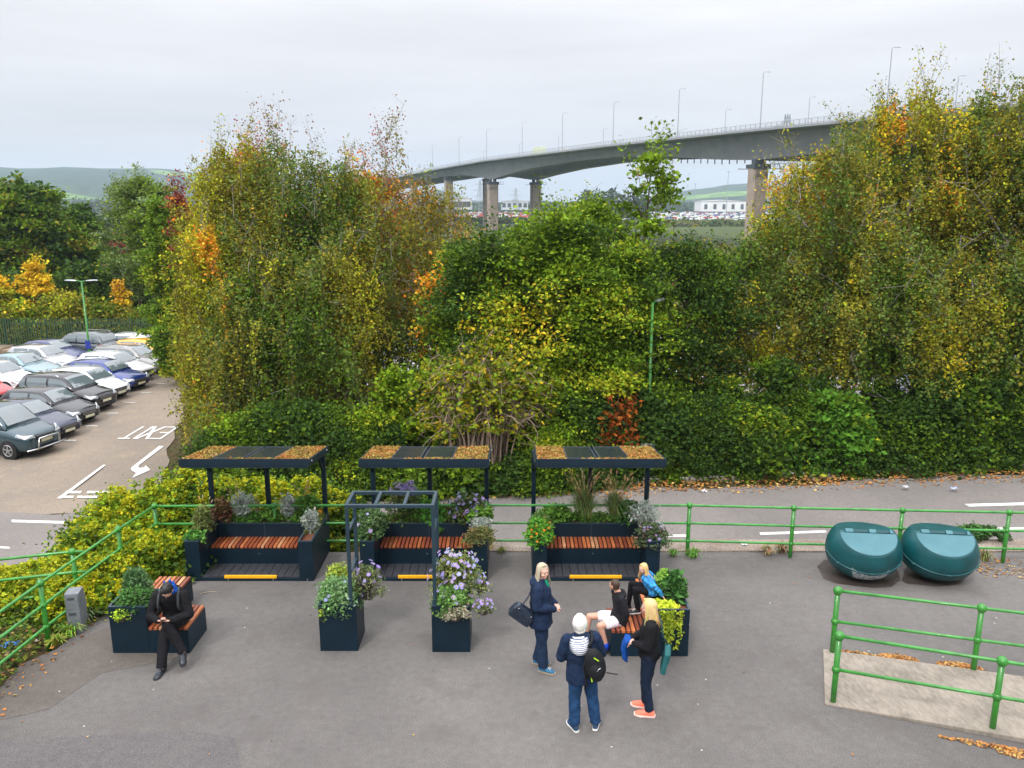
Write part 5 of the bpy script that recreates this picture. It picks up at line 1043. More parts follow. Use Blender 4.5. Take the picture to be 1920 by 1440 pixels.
mound('tall lavender aster in the right arch planter', (-.86, 11.78, .72), (.46, .30), .74, [(3, (.10, .15, .05)), (2, (.17, .20, .06)), (1, (.3, .25, .08))], 3000, .032, 32, flowers=(100, .037, LAV2, YC, .35))
mound('leafy green groundcover at the front of the right arch planter', (-.93, 11.52, .70), (.33, .26), .30, [(3, (.14, .26, .07)), (3, (.08, .16, .04))], 3200, .036, 33, flowers=(16, .038, LAV2, YC, .4), droop=.2)
mound('pale seed fringe hanging over the front of the right arch planter', (-.88, 11.34, .58), (.28, .06), .20, [(3, (.30, .28, .20)), (2, (.2, .22, .12))], 700, .03, 34, elong=2.2, droop=.1)
mound('yellow green spirea at the back of the right arch planter', (-1.05, 11.85, .72), (.18, .12), .52, [(3, (.36, .34, .04)), (2, (.2, .22, .04)), (1, (.3, .14, .05))], 900, .034, 35)
mound('lavender aster shoot leaning out right of the arch', (-.50, 11.75, .82), (.14, .10), .26, [(3, (.14, .18, .08)), (2, (.2, .2, .1))], 420, .028, 36, flowers=(20, .043, LAV2, YC, .4))
mound('low lavender aster shoot beside the right arch planter', (-.44, 11.45, .62), (.20, .10), .18, [(3, (.14, .16, .08)), (2, (.2, .2, .1))], 520, .026, 37, flowers=(16, .036, LAV, YC, .5))
mound('dark juniper at the back of the left corner bench planter', (-5.92, 11.78, .70), (.24, .18), .48, [(3, (.05, .11, .04)), (3, (.08, .15, .06)), (1, (.14, .2, .09))], 3200, .024, 38, elong=2.6)
mound('green trailing herb at the front of the left corner bench planter', (-5.82, 11.52, .70), (.32, .24), .26, [(3, (.08, .20, .04)), (3, (.05, .12, .03)), (1, (.12, .12, .08))], 3400, .032, 39, droop=.22)
mound('lime creeping sprig at the corner of the left bench planter', (-5.98, 11.31, .58), (.16, .03), .17, [(3, (.30, .42, .03)), (2, (.2, .3, .02))], 170, .03, 40)
mound('dark leaved oleander in the right corner bench planter', (2.52, 11.72, .72), (.24, .20), .42, [(3, (.05, .13, .03)), (3, (.03, .08, .02)), (1, (.14, .26, .04))], 1600, .05, 41, elong=3)
mound('light green branching shrub in the right corner bench planter', (2.36, 11.80, .72), (.16, .12), .46, [(3, (.20, .34, .06)), (2, (.12, .2, .04))], 420, .055, 42, elong=2.4, stemcol=tw)
mound('yellow variegated ivy covering the right corner bench planter', (2.30, 11.40, .72), (.30, .18), .10, [(4, (.42, .48, .04)), (3, (.24, .36, .03))], 1700, .035, 43, droop=.10)
o = thing('trailing_ivy', 'long yellow ivy trail hanging down the front of the right corner planter', 'ivy', (2.42, 11.215, 0)); rng = np.random.default_rng(4); F = Foliage(); mb = MB()
for i in range(12):
    x_ = rng.normal(-.06, .12); z1 = rng.uniform(.3, .66) if i > 2 else .10+.06*i; pts = [Vector((x_, 0, .80)), Vector((x_+.02, -.02, .6)), Vector((x_*.4+.03, -.02, z1))]; mb.tube(pts, .003, 4, cap=False)
    m_ = int(90*(.8-z1)*1.6)+10; t = rng.random(m_); F.add(np.stack([x_+(x_*.4+.03-x_)*t+rng.normal(0, .022, m_), -.025-np.abs(rng.normal(0, .015, m_)), .80-(.80-z1)*t], 1), rng.uniform(.025, .045, m_), pick([(4, (.42, .48, .04)), (3, (.22, .34, .03))], m_))
mb.build('stems', BARK, o); F.build('foliage', o, elong=1.2)

for q in list(COL.objects):      # shelter plants have outgrown their trays
    if q.get('category') == 'plant' and q.location.y > 13.9: q.scale = (1.3, 1.3, 1.22)
# ------------------------------------------------------------------ ground litter, weeds
rng = np.random.default_rng(12); Pq = []; Sq = []
def scat(x0, x1, y0, y1, n_, zf, cl=1.0, sz=.045):
    p = np.stack([rng.uniform(x0, x1, n_), rng.uniform(y0, y1, n_)], 1); keep = fract(np.stack([p[:, 0], p[:, 1], p[:, 0]*0], 1), 3, 1.6)+rng.normal(0, .4, n_) > -cl; p = p[keep]; Pq.append(np.stack([p[:, 0], p[:, 1], zf(p[:, 0], p[:, 1])+.012+rng.random(len(p))*.012], 1)); Sq.append(rng.uniform(sz*.5, sz*1.3, len(p)))
zr_ = lambda x, y: zroad(x); z0 = lambda x, y: 0*x
def pile(x, y, rx, ry, n_, z=0, rot=0, sz=.045):
    a = rng.uniform(0, 6.28, n_); k = rng.random(n_)**.6; u = np.cos(a)*k*rx; v = np.sin(a)*k*ry; c_, s_ = math.cos(rot), math.sin(rot); Pq.append(np.stack([x+u*c_-v*s_, y+u*s_+v*c_, z+.01+rng.random(n_)*.035*(1-k)], 1)); Sq.append(rng.uniform(sz*.5, sz*1.3, n_))
scat(-2, 32, 23.3, 24.4, 6500, lambda x, y: zroad(x)+.005+(y > 23.6)*.02, .5, .075); scat(2, 30, 22.9, 23.4, 900, zr_, .1, .07)
scat(-7, 12, 4.5, 14.8, 70, z0, 3, .03); scat(-7.3, -5.6, 13.9, 15.0, 260, z0, .6, .045); scat(-8.6, -6.9, 9, 13.6, 420, lambda x, y: 0*x+.0, .6, .05)
scat(8.8, 12, 13.9, 14.7, 500, z0, .3, .045); scat(-10.8, -9.6, 24, 30, 300, lambda x, y: zlow(x, y), .5, .07)
pile(5.9, 11.18, .30, .10, 420, 0, -.25); pile(6.72, 10.92, .32, .14, 900, 0, -.3); pile(5.35, 11.3, .4, .04, 120, 0, -.28); pile(7.2, 8.68, 1.1, .13, 1300, 0, -.33); pile(8.3, 8.25, 1.4, .22, 2200, 0, -.33); pile(6.2, 9.1, .7, .05, 220, 0, -.33)
P_ = np.concatenate(Pq); U, V = rand_axes(len(P_), np.concatenate(Sq), 1.3, .9)
tag(link_mesh('fallen_leaves', quads_mesh('fallen_leaves', P_, U, V, pick([(4, (.40, .18, .04)), (3, (.30, .12, .03)), (2, (.44, .29, .09)), (2.5, (.15, .08, .04))], len(P_))), ATTR), 'fallen orange leaves along the kerb, ramp and verge', 'leaves', kind='stuff')
# low ground cover on the verges
Pq = []; Sq = []
def cover(x0, x1, y0, y1, n_, h, thr=-.2, zf=None):
    p = np.stack([rng.uniform(x0, x1, n_), rng.uniform(y0, y1, n_)], 1); keep = fract(np.stack([p[:, 0], p[:, 1], p[:, 0]*0], 1), 8, 2.2)+rng.normal(0, .25, n_) > thr; p = p[keep]; z_ = (zf or ground_h)(p[:, 0], p[:, 1]); Pq.append(np.stack([p[:, 0], p[:, 1], z_+rng.random(len(p))**1.5*h], 1)); Sq.append(rng.uniform(.03, .07, len(p)))
cover(-13, -7.3, 9, 16.5, 26000, .28, -.5); cover(-7.5, -6.9, 12.3, 15.0, 2600, .22, -.3, z0); cover(-12, 30, 24.2, 26.5, 15000, .22, -.1); cover(-7.0, 2.5, 15.4, 16.4, 9000, .22, -.2)
P_ = np.concatenate(Pq); U, V = rand_axes(len(P_), np.concatenate(Sq), 1.4, .5); tag(link_mesh('ground_cover', quads_mesh('ground_cover', P_, U, V, pick([(2, (.20, .22, .03)), (4, (.10, .16, .02)), (3, (.05, .08, .02)), (1, (.16, .10, .04))], len(P_))), LEAF), 'ivy, weeds and rough grass on the verges', 'ground cover', kind='stuff')
for i, (px, py, s_, lab, col) in enumerate(((1262, 1042, .18, 'small weed tuft at the strip right of the right shelter', (.10, .22, .03)), (1300, 1045, .24, 'green weed clump at the foot of the railing post', (.11, .24, .03)), (1438, 1040, .26, 'dry fawn grass tuft at the strip left of the railing post', (.32, .24, .13)), (1466, 1036, .30, 'taller dry grass tuft beside the railing post', (.30, .22, .12)), (135, 1190, .30, 'bright fern at the foot of the grey pillar', (.20, .34, .04)), (165, 1165, .30, 'grey green weed behind the grey pillar', (.16, .20, .10)), (108, 1208, .22, 'yellow green fern left of the grey pillar', (.26, .34, .04)), (190, 1090, .4, 'dull fern by the ivy near the corner bench', (.16, .20, .06)), (1700, 1045, .2, 'weed under the right domed bin', (.16, .2, .05)), (1845, 1050, .28, 'brown weed tuft right of the bins', (.22, .2, .07)), (940, 1035, .14, 'tiny weed on the strip left of the right shelter', (.2, .26, .04)))):
    p = ground_pt(px, py, 0); q = grass(lab, (p.x, p.y, 0), s_*.9, s_, 90, col, 0, seed=200+i, w=.008); q.name = 'weed_tuft'; q['category'] = 'weed'; q['group'] = 'weeds along the tarmac edges'
# dark creeper clump behind the right bin by the railing
mound('dark green creeper clump behind the railing right of the bins', tuple(ground_pt(1835, 1008, .03)), (.75, .35), .22, [(3, (.05, .12, .03)), (3, (.03, .07, .02)), (.6, (.4, .4, .03))], 2600, .05, 50, name='creeper', cat='creeper')
# litter
mb = MB(); mb.tube([(0, 0, 0), (.05, .01, 0), (.17, .02, 0), (.2, .02, 0)], [.03, .033, .033, .012], 12); q = mb.build('drinks_bottle', pm('pale_green_plastic', (.30, .55, .40), .3), smooth=True); p = ground_pt(30, 1172, .12); q.location = p; q.rotation_euler = (0, .6, 1.2); tag(q, 'crushed pale green bottle caught under the left railing', 'bottle')
def crumple(px, py, z, s, col, lab):
    random.seed(int(px)); mb = MB(); k = 6; g = [[Vector(((i-k/2)*s/k, (j-k/2)*s*.7/k, abs(random.gauss(0, s*.18)))) for i in range(k+1)] for j in range(k+1)]
    for j in range(k):
        for i in range(k): mb.add([g[j][i], g[j][i+1], g[j+1][i+1], g[j+1][i]], [(0, 1, 2, 3)])
    q = mb.build('litter', pm('litter_plastic', col, .5)); q.location = ground_pt(px, py, z)+Vector((0, 0, .01)); sl = q.modifiers.new('s', 'SOLIDIFY'); sl.thickness = .003; tag(q, lab, 'litter', 'scraps of litter')
crumple(20, 1212, .02, .22, (.03, .16, .45), 'blue plastic rag beside the tarmac at the left'); crumple(1320, 922, -1.72, .17, (.6, .61, .64), 'white paper scrap on the kerb left of the bushes'); crumple(1698, 914, -1.4, .16, (.55, .57, .6), 'white scrap on the leaves at the kerb centre right')
crumple(1788, 917, -1.35, .18, (.4, .44, .58), 'bluish scrap on the leaves at the kerb far right'); crumple(1395, 1022, .03, .10, (.75, .75, .74), 'white scrap on the concrete strip'); crumple(70, 1203, .0, .06, (.6, .55, .5), 'pale pebble of litter near the verge')
mb = MB(); a = ground_pt(375, 1113, .01); b_ = ground_pt(406, 1110, .01); mb.tube([a, a.lerp(b_, .5)+Vector((0, .02, .01)), b_], .005, 5); tag(mb.build('stick', pm('pale_stick', (.4, .33, .24), .9)), 'thin pale stick on the tarmac below the left shelter', 'stick')

# ------------------------------------------------------------------ cars
GLASS, gn, gl, gb = new_mat('car_glass'); gb.inputs['Base Color'].default_value = (.10, .13, .145, 1); gb.inputs['Roughness'].default_value = .06; gb.inputs['Specular IOR Level'].default_value = 1.0; gb.inputs['Coat Weight'].default_value = 1; gb.inputs['Coat Roughness'].default_value = .03
TYRE = pm('tyre_rubber', (.015, .015, .016), .8); ALLOY = pm('alloy', (.45, .46, .48), .3, .8, .05); TRIMB = pm('black_trim', (.012, .012, .014), .4); PLATE = pm('number_plate', (.62, .60, .42), .5, var=.05); REDL = pm('tail_lamp', (.45, .01, .015), .15, var=.05); HEADL = pm('head_lamp', (.55, .58, .62), .08, .3, .25, scale=14); CHROME = pm('chrome', (.6, .62, .64), .15, .95, .03)
PAINTS = {}
def car_paint(c, metal=.35):
    if c in PAINTS: return PAINTS[c]
    m_ = pm('car_paint', c, .22, metal, .03, 2, coat=.9); m_.node_tree.nodes['Principled BSDF'].inputs['Coat Roughness'].default_value = .05; PAINTS[c] = m_; return m_
KIND = {  # length, width, height, bonnet z, belt z, x of windscreen base, roof front, roof rear, rear glass base (fractions from front), clearance
    'hatch': (4.25, 1.78, 1.48, .74, .96, .27, .43, .86, .965, .17), 'saloon': (4.65, 1.82, 1.44, .72, .94, .28, .43, .72, .88, .16), 'estate': (4.75, 1.82, 1.47, .74, .96, .27, .42, .90, .975, .17),
    'suv': (4.45, 1.86, 1.66, .90, 1.08, .24, .40, .88, .97, .22), 'van': (4.9, 1.92, 1.86, .98, 1.14, .20, .36, .96, .99, .2), 'small': (3.95, 1.72, 1.50, .76, .98, .23, .40, .87, .97, .17)}
def car(label, kind, col, x, y, rz, bar=False, stripe=None, rails=False, metal=.35):
    Ln, W, H, zb, zbelt, f1, f2, f3, f4, cl = KIND[kind]; o = thing('parked_car', label, 'car', (x, y, float(zlow(x, y))), rz, 'cars parked in rows in the car park'); P = car_paint(col, metal); hw = W/2
    X = lambda f: Ln/2-f*Ln
    # lower body: stations from nose to tail: (f, half width scale, bottom z, shoulder z, centre top z)
    cowl = zbelt-.01
    st = [(0, .70, .34, zb-.26, zb-.22), (.012, .84, .24, zb-.13, zb-.07), (.05, .93, cl+.02, zb-.06, zb+.015), (.13, .985, cl, zb+.02, zb+.10), (f1-.04, 1, cl, zbelt-.08, cowl-.02), (f1+.06, 1, cl, zbelt-.03, zbelt+.03), (.5, 1, cl, zbelt, zbelt+.05), (f3-.1 if kind == 'saloon' else .8, 1, cl, zbelt+.01, zbelt+.05)]
    if kind == 'saloon': st += [(f4-.02, .985, cl+.02, zbelt-.0, zbelt+.03), (.95, .95, cl+.06, zbelt-.03, zbelt+.01), (.99, .88, .28, zbelt-.12, zbelt-.06), (1.0, .80, .34, zbelt-.3, zbelt-.26)]
    else: st += [(.93, .97, cl+.04, zbelt, zbelt+.04), (.975, .92, cl+.08, zbelt-.02, zbelt+.02), (.995, .86, .30, zbelt-.16, zbelt-.12), (1.0, .80, .36, zbelt-.34, zbelt-.30)]
    rings = []
    for f, ws, b_, sh, tp in st:
        w_ = hw*ws; x_ = X(f); half = [(w_*.80, b_), (w_*.97, b_+.07), (w_*1.0, b_+(sh-b_)*.45), (w_*.985, b_+(sh-b_)*.78), (w_*.93, sh), (w_*.62, sh+(tp-sh)*.72), (0, tp)]
        full = [(yy, zz) for yy, zz in half]+[(-yy, zz) for yy, zz in reversed(half[:-1])]; rings.append([(x_, yy, zz) for yy, zz in full])
    mb = MB(); mb.loft(rings); bd = mb.build('body', P, o, smooth=True); sb = bd.modifiers.new('s', 'SUBSURF'); sb.levels = 1; sb.render_levels = 1
    # cabin shell
    def cab(f, zt, wb, wt, zb_): return [(X(f), wb, zb_), (X(f), (wb+wt)/2+.015, zb_+(zt-zb_)*.5), (X(f), wt, zt-.05), (X(f), wt*.86, zt), (X(f), 0, zt+.02), (X(f), -wt*.86, zt), (X(f), -wt, zt-.05), (X(f), -(wb+wt)/2-.015, zb_+(zt-zb_)*.5), (X(f), -wb, zb_)]
    zb_ = zbelt-.05; wb = hw*.93; wt = hw*.72
    n_ = 9; prof_ = []
    for i in range(n_):
        t = i/(n_-1)
        if i == 0: prof_.append((f1, zbelt+.0, wb*.90, wb*.86))
    fr = [(f1, 0), ((f1*2+f2)/3, .36), ((f1+2*f2)/3, .69), (f2, .93), (f2+(f3-f2)*.25, 1.0), (f2+(f3-f2)*.55, 1.0), (f3, .93 if kind != 'saloon' else .90), ((f3+f4)/2, .52), (f4, .0)]
    zt_ = lambda k: zb_+.06+(H-zb_-.08)*k; rg = [cab(f, zt_(k), wb*(.93+.07*min(1, 4*min(f-f1, f4-f)+.0)), wb*.93+(wt-wb*.93)*k**.8, zb_) for f, k in fr]
    mb = MB(); mb.loft(rg, cap=True); cb = mb.build('cabin', P, o, smooth=True)
    def surf(f, s):   # point on the cabin side at length fraction f, height share s, right side sign applied later
        ks = [q[0] for q in fr]; k = float(np.interp(f, ks, [q[1] for q in fr])); ring = cab(f, zt_(k), wb*(.93+.07*min(1, 4*min(f-f1, f4-f))), wb*.93+(wt-wb*.93)*k**.8, zb_); zt = zt_(k); z_ = zb_+.05+(zt-.075-zb_-.05)*s; zz = [ring[0][2], ring[1][2], ring[2][2]]; yy = float(np.interp(z_, zz, [ring[0][1], ring[1][1], ring[2][1]])); return X(f), yy, z_
    wins = [(f1+.075, (f1+f3)*.5-.012), ((f1+f3)*.5+.012, f3-.055 if kind in ('estate', 'suv', 'van', 'hatch', 'small') else f3+.035)]
    if kind in ('estate', 'suv', 'van'): wins.append((f3-.035, f3+.04))
    for sg in (-1, 1):
        for a_, c_ in wins:
            mb = MB(); K = 6; top_ = []; bot = []
            for i in range(K+1):
                f = a_+(c_-a_)*i/K; xt, yt, zt = surf(f, .97); xb, yb, zb2 = surf(f, .10); bot.append(Vector((xb, sg*(yb+.006), zb2))); top_.append(Vector((xt, sg*(yt+.006), max(zt, zb2+.02))))
            mid = []
            for i in range(K+1): xm_, ym_, zm_ = surf(a_+(c_-a_)*i/K, .5); mid.append(Vector((xm_, sg*(ym_+.008), (bot[i].z+top_[i].z)/2))); 
            for lo_, hi_ in ((bot, mid), (mid, top_)):
                for i in range(K): q = [lo_[i], lo_[i+1], hi_[i+1], hi_[i]]; mb.add(q if sg > 0 else list(reversed(q)), [(0, 1, 2, 3)])
            mb.build('side_window', GLASS, o)
        mb = MB(); xm, ym, zm = surf(f1+.10, .12); mb.ell((xm+.02, sg*(ym+.12), zm+.03), (.06, .11, .065), 10, 6); mb.build('door_mirror', P if kind != 'van' else TRIMB, o, smooth=True)
        for fw in (.175, .80):
            R_ = .335 if kind in ('suv', 'van') else .315; xw = X(fw)
            mb = MB(); mb.tube([(xw, sg*(hw-.25), R_), (xw, sg*(hw+.004), R_)], R_+.05, 20); mb.build('wheel_arch', TRIMB, o)
            mb = MB(); mb.lathe((0, 0, 0), [(R_*.66, -.1), (R_*.94, -.1), (R_, -.06), (R_, .06), (R_*.94, .1), (R_*.66, .1)], 24, Matrix.Rotation(math.pi/2, 4, 'X')); mb.v = [(q[0]+xw, q[1]+sg*(hw-.085), q[2]+R_) for q in mb.v]; ty = mb.build('wheel', TYRE, o, smooth=False)
            mb = MB(); mb.tube([(xw, sg*(hw+.0), R_), (xw, sg*(hw+.018), R_)], R_*.2, 10)
            for s_ in range(5):
                a_ = s_*2*math.pi/5+.3; mb.beam((xw+math.cos(a_)*R_*.12, sg*(hw+.012), R_+math.sin(a_)*R_*.12), (xw+math.cos(a_)*R_*.62, sg*(hw+.012), R_+math.sin(a_)*R_*.62), .055, .02, (0, 1, 0))
            pts = [(xw+math.cos(t)*R_*.64, sg*(hw+.012), R_+math.sin(t)*R_*.64) for t in np.linspace(0, 2*math.pi, 20)]; mb.tube(pts, .018, 5, cap=False); mb.build('rim', ALLOY, ty)
    def screen(fa, fb, ka, kb, nm):
        mb = MB(); K = 4; J = 6; g = []
        for i in range(K+1):
            t = i/K; f = fa+(fb-fa)*t; k = float(np.interp(f, [q[0] for q in fr], [q[1] for q in fr])); zt = zt_(k); w_ = (wb*.93+(wt-wb*.93)*k**.8)*.86
            sgn = 1 if fb > fa and nm == 'windscreen' else -1; nx = .02*sgn if nm == 'windscreen' else -.02
            g.append([Vector((X(f)+nx, w_*(2*j/J-1)*.97, zt+.022-.02*abs(2*j/J-1)**2+.012)) for j in range(J+1)])
        for i in range(K):
            for j in range(J): mb.add([g[i][j], g[i][j+1], g[i+1][j+1], g[i+1][j]], [(0, 1, 2, 3)])
        mb.build(nm, GLASS, o, smooth=True)
    screen(f1+.012, f2-.008, 0, 1, 'windscreen'); screen(f3+.012, f4-.015, 1, 0, 'rear_window')
    # face: grille, lamps, plates
    mb = MB(); mb.loft([[(X(.004), y_, z_) for y_, z_ in ((-hw*.42, zb-.30), (hw*.42, zb-.30), (hw*.50, zb-.14), (-hw*.50, zb-.14))], [(X(.0)+.035, y_*.97, z_) for y_, z_ in ((-hw*.42, zb-.30), (hw*.42, zb-.30), (hw*.50, zb-.15), (-hw*.50, zb-.15))]]); gr = mb.build('grille', TRIMB, o)
    for k in (0, 1):
        mb = MB(); z_ = zb-.25+k*.055; mb.beam((X(0)+.04, -hw*.42, z_), (X(0)+.04, hw*.42, z_), .012, .012); mb.build('grille_bar', CHROME, gr)
    mb = MB(); mb.loft([[(X(.012), y_, z_) for y_, z_ in ((-hw*.6, .26), (hw*.6, .26), (hw*.66, .40), (-hw*.66, .40))], [(X(0)+.03, y_*.95, z_) for y_, z_ in ((-hw*.6, .27), (hw*.6, .27), (hw*.66, .39), (-hw*.66, .39))]]); mb.build('lower_grille', TRIMB, o)
    for f_, nm in ((X(0)+.045, 1), (X(1)-.03, -1)):
        mb = MB(); z_ = (zb-.42) if nm == 1 else zbelt-.42; mb.box(min(f_, f_+.012*nm), max(f_, f_+.012*nm), -.26, .26, z_, z_+.11); mb.build('number_plate', PLATE, o)
    for sg in (-1, 1):
        mb = MB(); mb.loft([[(X(.004)+.01, sg*hw*.50, zb-.20), (X(.03), sg*hw*.86, zb-.20), (X(.10), sg*hw*.955, zb-.10), (X(.09), sg*hw*.93, zb-.01), (X(.045), sg*hw*.80, zb-.03), (X(.01), sg*hw*.55, zb-.10)], [(X(.004)+.035, sg*hw*.50, zb-.19), (X(.03)+.03, sg*hw*.89, zb-.19), (X(.10)+.02, sg*hw*.985, zb-.09), (X(.09)+.01, sg*hw*.95, zb+.012), (X(.045)+.015, sg*hw*.82, zb+.0), (X(.01)+.025, sg*hw*.55, zb-.08)]]); mb.build('headlight', HEADL, o)
        mb = MB(); zt = zbelt-.08; mb.loft([[(X(.985), sg*hw*.60, zt-.16), (X(.93), sg*hw*.97, zt-.14), (X(.93), sg*hw*.96, zt+.04), (X(.985), sg*hw*.62, zt+.02)], [(X(1)-.01, sg*hw*.60, zt-.16), (X(.965), sg*hw*1.0, zt-.14), (X(.96), sg*hw*.97, zt+.05), (X(1)-.005, sg*hw*.62, zt+.03)]]); mb.build('tail_light', REDL, o)
        if rails:
            mb = MB(); mb.tube([(X(f2+.05), sg*wt*.88, H-.04), (X(f2+.08), sg*wt*.88, H+.03), (X(f3-.05), sg*wt*.88, H+.03), (X(f3-.02), sg*wt*.88, H-.04)], .016, 6); mb.build('roof_rail', ALLOY, o)
        mb = MB(); zz = (zbelt-.15); mb.tube([(X((f1+f3)/2), sg*(hw*1.0), cl+.12), (X((f1+f3)/2), sg*(hw*1.003), zz*.75), (X((f1+f3)/2), sg*(hw*.975), zbelt-.09)], .006, 4); mb.build('door_seam', TRIMB, o)
        for ff in ((f1+f3)/2-.035, f3-.07): mb = MB(); mb.box(X(ff)-.09, X(ff)+.09, min(sg*hw*.985, sg*(hw+.015)), max(sg*hw*.985, sg*(hw+.015)), zbelt-.17, zbelt-.145); mb.build('door_handle', P, o, bevel=.004)
    mb = MB(); mb.beam((X(f1+.0)+.04, -.1, zbelt+.06), (X(f1+.01), .55, zbelt+.085), .012, .012); mb.build('wiper', TRIMB, o)
    if bar:
        mb = MB(); fx = X(0)+.12
        mb.tube([(fx-.15, -.5, .32), (fx, -.5, .36), (fx+.03, -.45, .75), (fx+.03, .45, .75), (fx, .5, .36), (fx-.15, .5, .32)], .035, 10); mb.tube([(fx-.12, -.92, .36), (fx+.0, -.5, .36), (fx, .5, .36), (fx-.12, .92, .36)], .03, 10); mb.build('bull_bar', CHROME, o, smooth=True)
    return o
PH = R(-15)
def bay(front_x, y, L_): return front_x-math.cos(PH)*L_/2, y-math.sin(PH)*L_/2
cars = [('dark blue green van with a chrome bull bar, nearest in the car park', 'van', (.03, .065, .085), -18.0, 30.1, dict(bar=True)), ('dark blue saloon beside the bull bar van', 'saloon', (.012, .022, .06), -18.3, 32.3, {}),
        ('black hatchback parked between the blue saloon and the black four by four', 'hatch', (.010, .010, .014), -18.6, 34.5, {}), ('black four by four with large windows in the front row', 'suv', (.008, .008, .012), -18.95, 36.8, dict(rails=True)),
        ('small white car with black grille in the front row', 'small', (.78, .78, .80), -19.3, 39.0, dict(metal=0)), ('bright blue hatchback behind the small white car', 'hatch', (.015, .035, .20), -19.3, 41.2, {}),
        ('white hatchback with sloping roof in the front row', 'hatch', (.78, .78, .80), -19.9, 43.4, dict(metal=0)), ('silver grey estate car with roof rails', 'estate', (.26, .25, .24), -19.7, 45.6, dict(rails=True)),
        ('yellow car under the overhanging ash leaves', 'small', (.75, .36, .01), -20.2, 47.8, dict(metal=0)), ('white estate car at the far end of the front row', 'estate', (.78, .78, .80), -20.9, 50.0, dict(metal=0))]
for lab, kd, c, fx, y, kw in cars:
    x_, y_ = bay(fx, y, KIND[kd][0]); car(lab, kd, c, x_, y_, PH, **kw)
back = [('silver hatchback in the back row', 'hatch', (.42, .42, .44), -25.1, 45.6, {}), ('pale teal saloon in the back row', 'saloon', (.20, .30, .33), -24.9, 43.3, {}), ('white car in the back row at the left edge', 'hatch', (.78, .78, .80), -24.7, 40.7, dict(metal=0)), ('red car in the back row cut by the left edge', 'small', (.50, .015, .02), -24.2, 37.7, dict(metal=0)), ('navy blue saloon at the end of the back row', 'saloon', (.015, .03, .13), -25.7, 47.8, {}), ('grey car in the back row half hidden at the left edge', 'hatch', (.2, .2, .22), -24.7, 35.2, {})]
for lab, kd, c, fx, y, kw in back:
    x_, y_ = bay(fx, y, KIND[kd][0]); car(lab, kd, c, x_, y_, PH, **kw)
car('grey four by four facing away with red tail lights near the fence', 'suv', (.10, .12, .13), -26.9, 50.2, PH+math.pi, rails=True)
# vehicles in the yard glimpsed through the trees
rr = random.Random(8); vcols = [('white', (.75, .75, .78)), ('silver', (.45, .46, .48)), ('pale blue', (.4, .5, .62))]
src = None; k = 0
for row, yy in ((0, 40.5), (1, 47.0), (2, 54)):
    for i, xx in enumerate(np.arange(2.0, 30, 3.1)):
        if rr.random() < .2: continue
        cn_, cc = rr.choice(vcols)
        if src is None: src = {}
        if cn_ not in src:
            q = car('white parked car glimpsed through the tree gaps' if 0 else cn_+' car standing in the pale yard behind the trees', 'hatch', cc, xx, yy, R(90), metal=.1); src[cn_] = q
        else: q = copy_tree(src[cn_])
        q.location = (xx+rr.uniform(-.2, .2), yy, -2.72); q.rotation_euler.z = R(90); q['group'] = cn_+' cars in the yard behind the trees'
# ------------------------------------------------------------------ people
SKIN = pm('skin', (.56, .30, .21), .5, var=.06, scale=20); SKIN2 = pm('skin_light', (.62, .36, .27), .5, var=.06, scale=20)
def cloth(name, c, var=.25, rough=.85, scale=14, c2=None): return pm(name, c, rough, 0, var, scale, bump=.4, bscale=90, c2=c2, spec=.2)
_tex = bpy.data.textures.new('folds', 'CLOUDS'); _tex.noise_scale = .09; _tex.noise_depth = 2
def remesh(mb, name, mat, parent, vox=.008, smooth=6, folds=0, dec=0):
    """voxel-union of closed pieces into one continuous smooth surface"""
    me = mb.mesh(name+'_src'); o = bpy.data.objects.new(name+'_src', me); COL.objects.link(o)
    r = o.modifiers.new('r', 'REMESH'); r.mode = 'VOXEL'; r.voxel_size = vox; r.use_smooth_shade = True
    s = o.modifiers.new('s', 'SMOOTH'); s.factor = .5; s.iterations = smooth
    if folds: d = o.modifiers.new('d', 'DISPLACE'); d.texture = _tex; d.strength = folds; d.mid_level = .5; d.texture_coords = 'GLOBAL'
    dg = bpy.context.evaluated_depsgraph_get(); m2 = bpy.data.meshes.new_from_object(o.evaluated_get(dg)); m2.name = name
    bpy.data.objects.remove(o); bpy.data.meshes.remove(me); m2.materials.clear(); m2.shade_smooth()
    return link_mesh(name, m2, mat, parent, True)
V3 = lambda *a: Vector(a)
def limb(mb, pts, rad, n=14):
    """tapered limb with round joints"""
    pts = [Vector(p) for p in pts]
    for a, b, ra, rb in zip(pts[:-1], pts[1:], rad[:-1], rad[1:]): mb.tube([a, a.lerp(b, .33), a.lerp(b, .66), b], [ra, ra*.70+rb*.30+.003, ra*.34+rb*.66+.002, rb], n)
    for p, r in zip(pts, rad): mb.ell(p, r*.995, 12, 8)
def ringloft(mb, secs, n=20):
    """secs: (centre, right_vec, fwd_vec, half width, half depth)"""
    mb.loft([[Vector(c)+Vector(r_)*(math.cos(2*math.pi*i/n)*a)+Vector(f_)*(math.sin(2*math.pi*i/n)*b) for i in range(n)] for c, r_, f_, a, b in secs])
